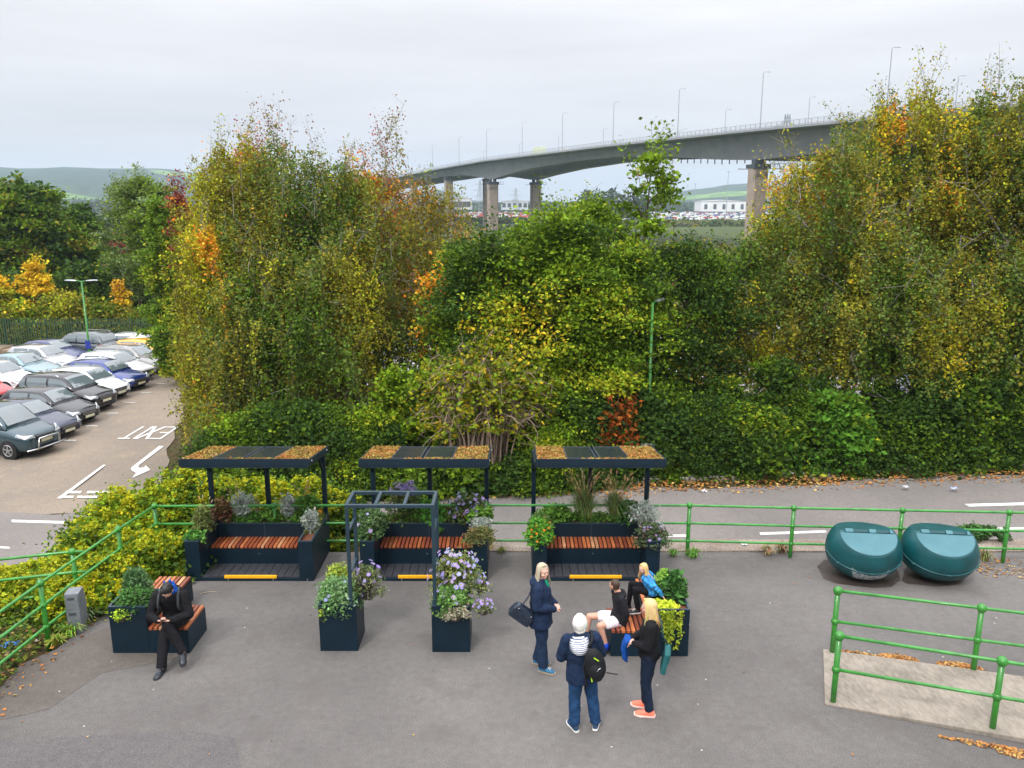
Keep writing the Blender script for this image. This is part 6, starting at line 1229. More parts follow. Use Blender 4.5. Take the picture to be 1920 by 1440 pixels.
def hand(mb, w, d, palm_n, s=1.0, curl=.5, side=1):
    """w wrist, d pointing direction, palm_n palm normal; five separate bent fingers"""
    w = Vector(w); d = Vector(d).normalized(); pn = (Vector(palm_n)-d*Vector(palm_n).dot(d)).normalized(); sd = d.cross(pn)*side
    pc = w+d*.048*s; M = Matrix((tuple(sd), tuple(d), tuple(pn))).transposed().to_4x4(); mb.ell(pc, (.040*s, .052*s, .017*s), 12, 8, M)
    for k, (off, ln) in enumerate(((-.030, .066), (-.010, .076), (.010, .071), (.029, .056))):
        a = w+(d*.088+sd*off)*s; c1_ = curl*(.8+.12*k); b_ = a+(d*math.cos(c1_)+pn*math.sin(c1_))*ln*.5*s; c_ = b_+(d*math.cos(c1_*2.1)+pn*math.sin(c1_*2.1))*ln*.48*s; limb(mb, [a, b_, c_], [.0095*s, .0085*s, .007*s], 8)
    a = w+(d*.03-sd*.032)*s; b_ = a+(d*.028-sd*.022+pn*.012)*s; limb(mb, [a, b_, b_+(d*.028+pn*.012+sd*.004)*s], [.013*s, .011*s, .008*s], 8)
def head(mb, c, f, up, s=1.0, female=False):
    """c head centre; f facing; up crown direction"""
    f = Vector(f).normalized(); up = (Vector(up)-f*Vector(up).dot(f)).normalized(); r_ = f.cross(up); M = Matrix((tuple(r_), tuple(f), tuple(up))).transposed().to_4x4(); c = Vector(c)
    P = lambda x, y, z: c+(r_*x+f*y+up*z)*s
    mb.ell(P(0, -.008, .022), (.074*s, .092*s, .090*s), 18, 12, M); mb.ell(P(0, .022, -.035), (.056*s, .062*s, .070*s), 16, 10, M); mb.ell(P(0, .050, -.082), (.028*s, .028*s, .022*s), 10, 8, M)
    mb.ell(P(0, .088, -.022), (.012*s, .018*s, .017*s), 10, 8, M); mb.tube([P(0, .082, .018), P(0, .094, -.014)], [.009*s, .012*s], 8); mb.ell(P(0, .078, .030), (.050*s, .012*s, .010*s), 12, 6, M)
    for q in (-1, 1): mb.ell(P(q*.077, -.004, -.012), (.010*s, .020*s, .030*s), 8, 8, M); mb.ell(P(q*.036, .062, -.030), (.020*s, .020*s, .018*s), 10, 8, M)
    mb.ell(P(0, .080, -.056), (.024*s, .010*s, .007*s), 10, 6, M); return P, M
def face_parts(P, M, o, s=1.0, brow=(.10, .06, .03)):
    mb = MB(); [mb.ell(P(q*.031, .0765, .008), (.0125*s, .008*s, .0075*s), 10, 6, M) for q in (-1,)]; mb.build('eye', EYEW, o, smooth=True)
    mb = MB(); mb.ell(P(.031, .0765, .008), (.0125*s, .008*s, .0075*s), 10, 6, M); mb.build('eye', EYEW, o, smooth=True)
    for q in (-1, 1):
        mb = MB(); mb.ell(P(q*.031, .084, .008), (.0055*s, .003*s, .0055*s), 8, 6, M); mb.build('iris', EYED, o, smooth=True)
        mb = MB(); mb.tube([P(q*.016, .087, .026), P(q*.032, .085, .031), P(q*.048, .074, .026)], [.003*s, .004*s, .002*s], 5); mb.build('eyebrow', pm('brow', brow, .8), o)
    mb = MB(); mb.tube([P(-.022, .083, -.056), P(0, .091, -.055), P(.022, .083, -.056)], [.003*s, .0055*s, .003*s], 6); mb.build('lips', pm('lips', (.42, .12, .10), .5), o)
EYEW = pm('eye_white', (.7, .68, .66), .3); EYED = pm('iris_dark', (.03, .03, .04), .2)
def shoe(mb, ankle, d, s=1.0, up=(0, 0, 1), w=1.0):
    a = Vector(ankle); d = Vector(d).normalized(); up = (Vector(up)-d*Vector(up).dot(d)).normalized(); r_ = d.cross(up); g = a-up*.075*s
    def sec(t, hw, z0_, z1_): c = g+d*t*s; return [c+r_*(x*hw*s*w)+up*(z*s) for x, z in ((-1, z0_), (-1.02, z0_+.022), (-.85, z1_*.75), (-.4, z1_), (.4, z1_), (.85, z1_*.75), (1.02, z0_+.022), (1, z0_))]
    mb.loft([sec(-.075, .022, .0, .055), sec(-.055, .034, 0, .085), sec(-.01, .037, 0, .105), sec(.04, .038, 0, .09), (sec(.10, .046, 0, .066)), sec(.15, .043, .002, .052), sec(.185, .024, .008, .036)])
def sole(mb, ankle, d, s=1.0, up=(0, 0, 1), th=.022, w=1.0):
    a = Vector(ankle); d = Vector(d).normalized(); up = (Vector(up)-d*Vector(up).dot(d)).normalized(); r_ = d.cross(up); g = a-up*.078*s; o_ = []
    for z in (0, th):
        o_.append([g+d*t*s+r_*x*s*w*1.08+up*(z*s+.0) for t, x in ((-.082, -.015), (-.07, -.03), (-.02, -.037), (.05, -.040), (.11, -.050), (.16, -.042), (.195, -.018), (.195, .018), (.16, .042), (.11, .050), (.05, .040), (-.02, .037), (-.07, .03), (-.082, .015))])
    mb.loft([list(reversed(q)) for q in o_])
def strands(mb, P, cols, n, kind, s=1.0, length=.3, seed=0, part=0.0, down=None, M=None, width=.011, back_only=False):
    """hair laid over the skull: long straight locks or short tufts; open at the face"""
    rd = random.Random(seed); dn = Vector(down or (0, 0, -1))
    for i in range(n):
        az = rd.uniform(-math.pi, math.pi)      # 0 = straight back
        if abs(az) > 1.95 and kind == 'long': az = rd.uniform(-1.95, 1.95)
        sx_, sy = math.sin(az), -math.cos(az)
        top = P(part+.015*sx_+rd.uniform(-.01, .01), .03+rd.uniform(-.05, .03), .113+rd.uniform(-.004, .004)); a = P(sx_*.058, sy*.070+.0, .085); b_ = P(sx_*.083, sy*.098-.004, .02); L_ = length*rd.uniform(.75, 1.05); c_ = P(sx_*.090, sy*.104-.004, -.06)
        mb.col = tuple(q*rd.uniform(.72, 1.25) for q in rd.choice(cols))
        if kind == 'short': mb.tube([top, a, b_, c_+(b_-c_)*.15], [width*s*.6, width*s*1.3, width*s*1.4, width*s*.4], 5)
        if kind == 'long':
            out = P(sx_*1.0, sy*1.0, 0)-P(0, 0, 0); out.normalize(); pts = [top, a, b_, c_, c_+dn*L_*.5+out*.012*rd.uniform(0, 1.5), c_+dn*L_+out*rd.uniform(-.01, .04)+Vector((rd.gauss(0, .012), rd.gauss(0, .012), 0))]
            w_ = width*s; mb.tube(pts, [w_*.6, w_, w_*1.1, w_, w_*.8, w_*.25], 5)
def cap_hair(P, M, name, mat, o, s=1.0, front=.0, low=-.05, puff=1.0, extra=None, folds=.0, vox=.007):
    mb = MB(); mb.ell(P(0, -.018, .034), (.083*s*puff, .098*s*puff, .090*s*puff), 18, 12, M); mb.ell(P(0, -.045, low), (.074*s*puff, .062*s*puff, .065*s*puff), 14, 10, M)
    if extra: extra(mb)
    q = remesh(mb, name, mat, o, vox, 3, folds)
    # cut away what would cover the face
    bm = bmesh.new(); bm.from_mesh(q.data); f = (P(0, 1, 0)-P(0, 0, 0)).normalized(); u = (P(0, 0, 1)-P(0, 0, 0)).normalized(); c = P(0, 0, 0); dl = []
    for fc in bm.faces:
        d = fc.calc_center_median()-c; y_ = d.dot(f)/s; z_ = d.dot(u)/s
        if y_ > .030+front+max(0, (z_-.045))*1.5 and z_ < .078: dl.append(fc)
    bmesh.ops.delete(bm, geom=dl, context='FACES'); bm.to_mesh(q.data); bm.free(); return q
ZU = V3(0, 0, 1)
def person(label, loc, rz, J, build):
    o = thing('person', label, 'person', loc, rz); build(o, J); return o
def body(o, J, skin, s=1.0, legr=(.085, .055, .038), armr=(.046, .036, .025), hands=True, curl=.5):
    mb = MB(); P, M = head(mb, J['head'], J['face'], J.get('hup', (0, 0, 1)), J.get('hs', 1)*s)
    limb(mb, [J['neck']-V3(0, 0, .03), J['head']-V3(*[q*.03 for q in J['face']])-V3(0, 0, .05*s)], [.056*s, .050*s]); limb(mb, [J['pelvis'], J['waist'], J['chest'], J['neck']], [.115*s, .105*s, .12*s, .06*s])
    for sd in 'LR':
        limb(mb, [J['neck']-V3(0, 0, .06*s), J['sh'+sd]], [.06*s, .05*s]); limb(mb, [J['sh'+sd], J['el'+sd], J['wr'+sd]], [q*s for q in armr]); hand(mb, J['wr'+sd], J['hd'+sd], J['pn'+sd], s*.98, curl, 1 if sd == 'R' else -1)
        limb(mb, [J['hip'+sd], J['kn'+sd], J['an'+sd]], [q*s for q in legr]); limb(mb, [J['an'+sd]-V3(0, 0, .03*s), J['an'+sd]+V3(*J['ft'+sd])*.10*s-V3(0, 0, .045*s)], [.034*s, .026*s])
    remesh(mb, 'body', skin, o, .0065, 2); return P, M
def stand_J(H=1.68, s=1.0, face=(0, 1, 0), sw=.185, hw=.085, stance=.11, lean=0):
    k = H/1.68; J = {'head': V3(0, .03, 1.565)*k, 'face': face, 'neck': V3(0, -.005, 1.425)*k, 'chest': V3(0, 0, 1.25)*k, 'waist': V3(0, .01, 1.05)*k, 'pelvis': V3(0, 0, .93)*k}
    for sd, q in (('L', -1), ('R', 1)): J['sh'+sd] = V3(q*sw, -.01, 1.365)*k; J['hip'+sd] = V3(q*hw, 0, .90)*k; J['kn'+sd] = V3(q*stance*.85, .03, .48)*k; J['an'+sd] = V3(q*stance, -.01, .085); J['ft'+sd] = (q*.15, 1, 0)
    return J
def jacket(o, J, mat, name='jacket', s=1.0, hem=.78, fat=1.0, cuff=.0, collar=True, vox=.010, folds=.024, armr=(.075, .060, .047), hood=False, flare=1.0, zipc=None):
    mb = MB(); k = s; X = V3(1, 0, 0); Yv = V3(0, 1, 0); pz = J['pelvis'].z; c = J['pelvis']
    secs = [(V3(c.x, c.y, hem), X, Yv, .195*k*fat*flare, .150*k*fat*flare), (V3(c.x, c.y, (hem+pz)/2+.04), X, Yv, .188*k*fat*flare, .150*k*fat), (J['waist'], X, Yv, .168*k*fat, .132*k*fat), (J['chest'], X, Yv, .190*k*fat, .138*k*fat), ((J['shL']+J['shR'])/2-V3(0, 0, .03*k), X, Yv, .195*k, .112*k*fat), (J['neck']-V3(0, 0, .015*k), X, Yv, .085*k, .080*k)]
    ringloft(mb, secs)
    for sd in 'LR':
        w_ = J['el'+sd].lerp(J['wr'+sd], 1-cuff); limb(mb, [J['sh'+sd], J['el'+sd], w_], [q*k*fat for q in armr]); limb(mb, [J['neck']-V3(0, 0, .05*k), J['sh'+sd]], [.075*k, .07*k])
    if collar: mb.tube([J['neck']-V3(0, 0, .03), J['neck']+V3(0, 0, .035*k)], [.085*k, .075*k], 16)
    if hood: mb.ell(J['neck']-V3(0, .085*k, .035*k), (.135*k, .075*k, .085*k), 14, 10)
    return remesh(mb, name, mat, o, vox, 4, folds)
def trousers(o, J, mat, name='trousers', s=1.0, rad=(.105, .078, .066), vox=.010, folds=.020, top=.05, short=None):
    mb = MB(); k = s; ringloft(mb, [(J['pelvis']-V3(0, 0, .10*k), V3(1, 0, 0), V3(0, 1, 0), .165*k, .125*k), (J['pelvis'], V3(1, 0, 0), V3(0, 1, 0), .175*k, .13*k), (J['pelvis']+V3(0, 0, top+.08*k), V3(1, 0, 0), V3(0, 1, 0), .15*k, .115*k)])
    for sd in 'LR':
        end = J['an'+sd]+V3(0, 0, .02)
        if short: limb(mb, [J['hip'+sd], J['hip'+sd].lerp(J['kn'+sd], short)], [q*k for q in (rad[0], rad[1]*1.25)])
        else: limb(mb, [J['hip'+sd], J['kn'+sd]], [rad[0]*k, rad[1]*k]); mb.tube([J['kn'+sd], J['kn'+sd].lerp(end, .5), end, end-(end-J['kn'+sd]).normalized()*-.02], [rad[1]*k, (rad[1]+rad[2])/2*k, rad[2]*k, rad[2]*k*1.02], 14)
    return remesh(mb, name, mat, o, vox, 4, folds)
def shoes(o, J, mat, solem, s=1.0, w=1.0, lace=None):
    for sd in 'LR':
        mb = MB(); shoe(mb, J['an'+sd], J['ft'+sd], s, J.get('fu'+sd, (0, 0, 1)), w); q = mb.build('shoe', mat, o, smooth=True); u = q.modifiers.new('s', 'SUBSURF'); u.levels = u.render_levels = 1
        mb = MB(); sole(mb, J['an'+sd], J['ft'+sd], s, J.get('fu'+sd, (0, 0, 1)), w=w); mb.build('sole', solem, q)
        if lace:
            d = Vector(J['ft'+sd]).normalized(); r_ = d.cross(ZU); mb = MB(); a = J['an'+sd]-V3(0, 0, .075*s)
            for i in range(4): c = a+d*(.045+.022*i)*s+V3(0, 0, (.098-.010*i)*s); mb.tube([c-r_*.028*s, c+V3(0, 0, .006), c+r_*.028*s], .0045, 5)
            mb.build('laces', lace, q)

NAVYC = cloth('navy_fabric', (.010, .022, .055)); NAVYT = cloth('navy_trouser', (.012, .026, .060)); BLACKC = cloth('black_fabric', (.008, .008, .010)); BLACKT = cloth('black_trouser', (.007, .007, .009)); JEANS = cloth('blue_jeans', (.013, .048, .12), .3); JEANSN = cloth('navy_jeans', (.008, .016, .036))
WHITES = pm('white_rubber', (.75, .75, .74), .5); DARKSOLE = pm('dark_rubber', (.02, .02, .022), .7); BLUEJ = cloth('blue_lining', (.008, .07, .32)); TEALBAG = cloth('teal_leather', (.02, .11, .115), .15, .5)
BLD = [(.52, .36, .17), (.44, .29, .13), (.60, .45, .24)]; ASH = [(.46, .37, .26), (.38, .30, .20), (.52, .44, .33)]; GOLD = [(.62, .42, .16), (.55, .35, .12), (.70, .52, .26)]
def hair_cap_mat(cols): c = cols[0]; return pm('hair', c, .5, var=.3, scale=60, c2=cols[-1], bump=.5, bscale=120)

# --- woman in navy parka with shoulder bag
J = stand_J(1.68, face=(.72, .66, -.08), stance=.10)
J.update(elL=V3(-.25, -.02, 1.10), wrL=V3(-.10, .20, 1.02), hdL=(.75, .5, -.1), pnL=(0, -.3, -.9), elR=V3(.25, -.02, 1.10), wrR=V3(.10, .21, 1.03), hdR=(-.75, .45, -.1), pnR=(0, -.3, -.9), ftL=(-.1, 1, 0), ftR=(.25, 1, 0), anL=V3(-.10, -.05, .085), anR=V3(.10, .06, .085))
def f(o, J):
    P, M = body(o, J, SKIN2); face_parts(P, M, o, brow=(.25, .18, .1))
    jacket(o, J, NAVYC, 'parka', hem=.74, fat=1.14, hood=True, flare=1.08, cuff=.02); trousers(o, J, NAVYT, rad=(.105, .08, .078)); shoes(o, J, pm('blue_trainer', (.015, .12, .24), .6, var=.4, scale=40), pm('tan_sole', (.35, .27, .18), .7), 1.02, lace=WHITES)
    mb = MB(); q = J['neck']; mb.loft([[q+V3(*v) for v in ((-.045, .070, .01), (.045, .070, .01), (.03, .10, .0), (-.03, .10, .0))], [q+V3(*v) for v in ((-.03, .135, -.17), (.03, .135, -.17), (.018, .155, -.18), (-.018, .155, -.18))]]); mb.build('green_scarf', cloth('green_top', (.01, .26, .14)), o)
    cap_hair(P, M, 'hair', hair_cap_mat(ASH), o, front=-.005); mb = MB(); strands(mb, P, ASH, 280, 'long', 1, .15, 3, part=.01, width=.008); mb.build('hair_locks', ATTR, o, colors=True, smooth=True)
    # shoulder bag
person('woman with shoulder length blonde hair in a navy parka, blue trainers, hands clasped', (.42, 10.93, 0), R(-100), J, f)
o = thing('shoulder_bag', 'navy leather shoulder bag hanging at the hip of the woman in the parka', 'bag', (.42, 10.93, 0), R(-100)); LEA = pm('navy_leather', (.012, .022, .04), .35, var=.2, coat=.2)
mb = MB(); Mb = Matrix.Translation((.19, -.24, .97)) @ Matrix.Rotation(R(-38), 4, 'X') @ Matrix.Rotation(R(8), 4, 'Z')
mb.loft([[Mb @ Vector((x*w_, y*l_, z)) for x, y in ((-1, -1), (1, -1), (1.1, -.6), (1.1, .6), (1, 1), (-1, 1), (-1.1, .6), (-1.1, -.6))] for z, w_, l_ in ((-.12, .06, .165), (-.10, .075, .18), (.03, .072, .175), (.10, .05, .15), (.12, .02, .12))]); bag = mb.build('bag_body', LEA, o, bevel=.012)
mb = MB(); mb.tube([Mb @ Vector((.09, .12, .09)), V3(.235, -.12, 1.18), V3(.215, -.03, 1.44), V3(.16, -.085, 1.40), V3(.14, -.17, 1.2), Mb @ Vector((.06, -.10, .12))], .011, 6); mb.build('strap', LEA, o, smooth=True)
mb = MB(); mb.box(.098, .106, -.16, -.02, .0, .07, Mb); mb.build('pocket', LEA, o, bevel=.003)
for q in ((.1, .10, .085), (.1, -.12, .085)): mb = MB(); mb.ell(Mb @ Vector(q), .011, 8, 6); mb.build('buckle', CHROME, o)

# --- white haired woman seen from behind
J = stand_J(1.62, face=(.25, .95, .05), stance=.14)
J.update(elL=V3(-.27, .03, 1.06), wrL=V3(-.13, .21, 1.03), hdL=(.8, .5, 0), pnL=(0, -.3, -.9), elR=V3(.27, .04, 1.06), wrR=V3(.13, .22, 1.04), hdR=(-.8, .5, 0), pnR=(0, -.3, -.9), ftL=(-.32, 1, 0), ftR=(.32, 1, 0))
def f(o, J):
    P, M = body(o, J, SKIN2); face_parts(P, M, o, brow=(.6, .6, .58))
    jacket(o, J, NAVYC, 'jacket', hem=.74, fat=1.14, flare=1.02); trousers(o, J, JEANS, rad=(.108, .082, .076)); shoes(o, J, pm('navy_trainer', (.015, .045, .10), .7), WHITES, 1.02, lace=None)
    # hood lining with blue and white stripes lying open over the upper back
    m_, n_, l_, b_ = new_mat('striped_lining'); tc_ = n_.new('ShaderNodeTexCoord'); wv = n_.new('ShaderNodeTexWave'); wv.bands_direction = 'Z'; wv.inputs['Scale'].default_value = 13; wv.inputs['Distortion'].default_value = 2.2; wv.inputs['Detail'].default_value = 1; wv.inputs['Detail Scale'].default_value = 1; l_.new(tc_.outputs['Object'], wv.inputs[0])
    cr_ = n_.new('ShaderNodeValToRGB'); cr_.color_ramp.interpolation = 'CONSTANT'; cr_.color_ramp.elements[0].color = (.02, .05, .16, 1); cr_.color_ramp.elements[1].position = .30; cr_.color_ramp.elements[1].color = (.74, .76, .80, 1); l_.new(wv.outputs[0], cr_.inputs[0]); l_.new(cr_.outputs[0], b_.inputs['Base Color']); b_.inputs['Roughness'].default_value = .9
    mb = MB(); q = (J['shL']+J['shR'])/2; secs = []
    for z, hw_, y0_, th_ in ((.075, .075, -.085, .02), (.05, .115, -.115, .03), (.0, .132, -.150, .035), (-.06, .130, -.168, .032), (-.115, .105, -.172, .025), (-.14, .06, -.165, .012)): secs.append([q+V3(-.035+x*hw_, y0_+(1-y*1.0)*th_*.5-(.0 if abs(x) < .9 else -.03), z) for x, y in ((-1, 0), (-.6, 1.4), (0, 1.8), (.6, 1.4), (1, 0), (.6, -.6), (0, -.8), (-.6, -.6))])
    mb.loft(list(reversed(secs))); q2 = mb.build('hood_lining', m_, o, smooth=True)
    hm = pm('white_hair', (.70, .68, .62), .6, var=.12, scale=40, c2=(.82, .80, .76), bump=.6, bscale=70); rd = random.Random(4)
    def ex(mb):
        for i in range(46): a = rd.uniform(-2.4, 2.4); z = rd.uniform(-.07, .10); k = math.sqrt(max(.05, 1-((z-.02)/.115)**2)); mb.ell(P(math.sin(a)*.078*k, -math.cos(a)*.095*k-.01, z), .020, 8, 6)
    cap_hair(P, M, 'hair', hm, o, front=.0, puff=1.08, extra=ex, folds=.014, low=-.045); mb = MB(); strands(mb, P, [(.78, .76, .70), (.66, .64, .58), (.84, .82, .78)], 200, 'short', 1, .0, 8); mb.build('hair_locks', ATTR, o, colors=True, smooth=True)
person('white haired woman seen from behind in a navy jacket with striped hood lining and jeans', (.97, 9.50, 0), R(4), J, f).rotation_euler.y = R(-3.5)
# backpack on her right shoulder
o = thing('backpack', 'black backpack with lime details on the back of the white haired woman', 'backpack', (.97, 9.50, 0), R(4)); o.rotation_euler.y = R(-3.5); BP = cloth('black_nylon', (.010, .011, .013), rough=.6); LIME = pm('lime_trim', (.45, .85, .02), .5); Mp = Matrix.Translation((.135, -.235, 1.07)) @ Matrix.Rotation(R(-9), 4, 'Y')
mb = MB(); mb.ell((0, 0, 0), (.135, .10, .235), 20, 14, Mp.to_3x3().to_4x4()); mb.ell((0, .03, -.06), (.145, .085, .19), 18, 12, Mp.to_3x3().to_4x4()); mb.ell((0, -.075, -.07), (.095, .06, .13), 16, 10, Mp.to_3x3().to_4x4()); mb.v = [tuple(Vector(v)+Mp.translation) for v in mb.v]; remesh(mb, 'pack_body', BP, o, .01, 4, .008)
mb = MB(); mb.tube([Mp @ Vector((-.03, .06, .22)), V3(.13, -.10, 1.335), V3(.135, -.0, 1.395), V3(.15, .13, 1.28), V3(.2, .14, 1.05), V3(.21, -.05, .93)], [.02, .026, .028, .026, .016, .012], 8); mb.build('shoulder_strap', BP, o, smooth=True)
mb = MB(); mb.tube([Mp @ Vector((-.08, .03, .15)), Mp @ Vector((-.15, .0, .0)), Mp @ Vector((-.16, .0, -.22)), Mp @ Vector((-.19, .0, -.30))], .013, 6); mb.build('loose_strap', BP, o, smooth=True)
mb = MB(); mb.tube([Mp @ Vector((.12, .0, -.15)), Mp @ Vector((.20, -.03, -.17)), Mp @ Vector((.25, -.03, -.19))], .008, 6); mb.build('loose_strap', BP, o)
mb = MB(); mb.beam(Mp @ Vector((.0, -.093, .155)), Mp @ Vector((.05, -.093, .095)), .012, .006, (0, 1, 0)); mb.build('lime_tab', LIME, o)
mb = MB(); mb.beam(Mp @ Vector((-.085, -.10, -.09)), Mp @ Vector((-.09, -.092, -.17)), .014, .006, (0, 1, 0)); mb.build('lime_tab', LIME, o)
mb = MB(); mb.tube([Mp @ Vector((.0, -.128, -.02)), Mp @ Vector((.02, -.128, .0)), Mp @ Vector((.05, -.122, .01))], .004, 5); mb.build('silver_zip', CHROME, o)

# --- blonde woman in black with coral trainers
J = stand_J(1.67, face=(.12, .98, -.1), stance=.085)
J.update(elL=V3(-.24, .02, 1.10), wrL=V3(-.10, .20, 1.06), hdL=(.8, .5, 0), pnL=(0, -.4, -.9), elR=V3(.24, .05, 1.09), wrR=V3(.08, .25, 1.02), hdR=(-.8, .5, -.2), pnR=(0, -.4, -.9), ftL=(.0, 1, 0), ftR=(.12, 1, 0), anL=V3(-.10, -.03, .085), anR=V3(.09, .03, .085))
def f(o, J):
    P, M = body(o, J, SKIN2); face_parts(P, M, o, brow=(.3, .2, .1))
    jacket(o, J, BLACKC, 'sweater', hem=.86, fat=.98, collar=False, folds=.008); trousers(o, J, JEANSN, rad=(.108, .076, .06)); shoes(o, J, pm('coral_trainer', (.85, .20, .12), .6, var=.15, scale=30), pm('pale_pink_sole', (.85, .62, .55), .6), 1.05, w=1.05)
    cap_hair(P, M, 'hair', hair_cap_mat(GOLD), o, front=-.006); mb = MB(); strands(mb, P, GOLD+BLD, 300, 'long', 1, .20, 5, width=.008); mb.build('hair_locks', ATTR, o, colors=True, smooth=True)
person('blonde woman in black top and dark jeans with coral pink trainers, seen from her left', (1.85, 9.86, 0), R(78), J, f)
o = thing('crossbody_bag', 'teal crossbody bag on a long strap at the hip of the woman in black', 'bag', (1.85, 9.86, 0), R(78))
mb = MB(); Mb = Matrix.Translation((-.10, -.215, .90)) @ Matrix.Rotation(R(10), 4, 'X'); mb.loft([[Mb @ Vector((x, y, z)) for x, y in ((-.14, -.035), (.14, -.035), (.15, 0), (.14, .035), (-.14, .035), (-.15, 0))] for z in (-.17, -.15, .10, .13)]); mb.build('bag_body', TEALBAG, o, bevel=.01)
mb = MB(); mb.box(-.13, .13, -.045, -.036, -.02, .13, Mb); mb.build('bag_flap', TEALBAG, o, bevel=.004)
mb = MB(); mb.tube([Mb @ Vector((.13, 0, .12)), V3(-.06, -.165, 1.2), V3(-.0, -.14, 1.36), V3(.10, -.085, 1.425), V3(.15, .03, 1.39), V3(.10, .11, 1.28)], .012, 6); mb.build('strap', pm('dark_teal_strap', (.015, .06, .06), .6), o, smooth=True)
o = thing('folded_jacket', 'bright blue jacket draped over the forearm of the woman in black', 'jacket', (1.85, 9.86, 0), R(78)); mb = MB()
for i in range(4): mb.tube([V3(-.02+.04*i, .24+.012*i, 1.03), V3(-.03+.04*i, .31, 1.05), V3(-.03+.04*i, .345, .93), V3(-.02+.045*i, .33, .78+.02*i), V3(-.01+.03*i, .29, .72+.02*i)], [.035, .04, .04, .035, .015], 10)
remesh(mb, 'cloth', BLUEJ, o, .009, 4, .012)

# --- seated figures: J in local frame, facing +y
# boy on the slatted seat
J = {'head': V3(.03, .06, 1.07), 'face': (.75, .65, .10), 'neck': V3(0, .0, .955), 'chest': V3(0, -.03, .82), 'waist': V3(0, -.04, .66), 'pelvis': V3(0, 0, .53), 'shL': V3(-.135, -.01, .90), 'shR': V3(.135, .01, .90), 'hipL': V3(-.07, .03, .515), 'hipR': V3(.07, .03, .515),
     'knL': V3(-.15, .32, .50), 'knR': V3(.12, .42, .52), 'anL': V3(-.15, .20, .13), 'anR': V3(.10, .50, .14), 'ftL': (-.2, .6, -.1), 'ftR': (.1, 1, 0), 'elL': V3(-.19, -.08, .69), 'wrL': V3(-.15, -.06, .50), 'hdL': (.0, .3, -.9), 'pnL': (.0, 1, .2), 'elR': V3(.20, -.08, .69), 'wrR': V3(.19, -.12, .50), 'hdR': (0, -.3, -.9), 'pnR': (0, 1, .2)}
def f(o, J):
    P, M = body(o, J, SKIN, s=.82, legr=(.085, .063, .045)); face_parts(P, M, o, .82)
    q = jacket(o, J, cloth('black_hoodie', (.012, .012, .015)), 'hooded_jacket', s=.80, hem=.50, fat=1.05, hood=True, vox=.009, folds=.012, armr=(.08, .066, .052)); 
    m_, n_, l_, b_ = new_mat('printed_shorts'); tc_ = n_.new('ShaderNodeTexCoord'); vo = n_.new('ShaderNodeTexNoise'); vo.inputs['Scale'].default_value = 26; vo.inputs['Detail'].default_value = 2; l_.new(tc_.outputs['Object'], vo.inputs[0]); cr_ = n_.new('ShaderNodeValToRGB'); cr_.color_ramp.interpolation = 'CONSTANT'; cr_.color_ramp.elements[0].color = (.80, .76, .80, 1); cr_.color_ramp.elements[1].position = .60; cr_.color_ramp.elements[1].color = (.55, .04, .25, 1); l_.new(vo.outputs[0], cr_.inputs[0])
    sx__ = n_.new('ShaderNodeSeparateXYZ'); l_.new(tc_.outputs['Object'], sx__.inputs[0]); lt = n_.new('ShaderNodeMath'); lt.operation = 'LESS_THAN'; lt.inputs[1].default_value = -.135; l_.new(sx__.outputs[0], lt.inputs[0]); mi_ = n_.new('ShaderNodeMix'); mi_.data_type = 'RGBA'; l_.new(lt.outputs[0], mi_.inputs[0]); mi_.inputs[6].default_value = (.80, .77, .80, 1); l_.new(cr_.outputs[0], mi_.inputs[7]); l_.new(mi_.outputs[2], b_.inputs['Base Color']); b_.inputs['Roughness'].default_value = .8
    trousers(o, J, m_, 'shorts', s=.84, rad=(.105, .088, .09), short=.50, folds=.01, top=-.02); shoes(o, J, pm('black_trainer', (.012, .012, .014), .5), DARKSOLE, .88)
    for sd in 'LR': mb = MB(); a = J['an'+sd]; mb.tube([a-V3(0, 0, .03), a+(J['kn'+sd]-a).normalized()*.08], [.045, .046], 12); mb.build('sock', cloth('royal_blue_sock', (.01, .06, .50)), o, smooth=True)
    hm = pm('brown_hair', (.055, .028, .014), .6, var=.35, scale=50, bump=.5, bscale=100); cap_hair(P, M, 'hair', hm, o, s=.82, front=.01, puff=.97, low=-.03, folds=.004)
person('boy in black hooded jacket and white shorts sitting sideways on the slatted bench end', (1.64, 11.50, -.02), R(98), J, f)
# girl perched on the planter rim
J = {'head': V3(-.02, .13, 1.205), 'face': (-.68, .72, -.2), 'neck': V3(0, .07, 1.105), 'chest': V3(0, .04, .99), 'waist': V3(0, .0, .90), 'pelvis': V3(0, -.02, .84), 'shL': V3(-.115, .07, 1.06), 'shR': V3(.115, .06, 1.06), 'hipL': V3(-.06, .0, .83), 'hipR': V3(.06, .0, .83),
     'knL': V3(-.09, .25, .88), 'knR': V3(.05, .30, .90), 'anL': V3(-.08, .20, .53), 'anR': V3(.04, .34, .53), 'ftL': (-.25, 1, 0), 'ftR': (.1, 1, 0), 'elL': V3(-.19, -.06, .96), 'wrL': V3(-.16, -.16, .84), 'hdL': (-.2, -.5, -.5), 'pnL': (0, .3, -.9), 'elR': V3(.19, -.05, .96), 'wrR': V3(.17, -.15, .84), 'hdR': (.2, -.5, -.5), 'pnR': (0, .3, -.9)}
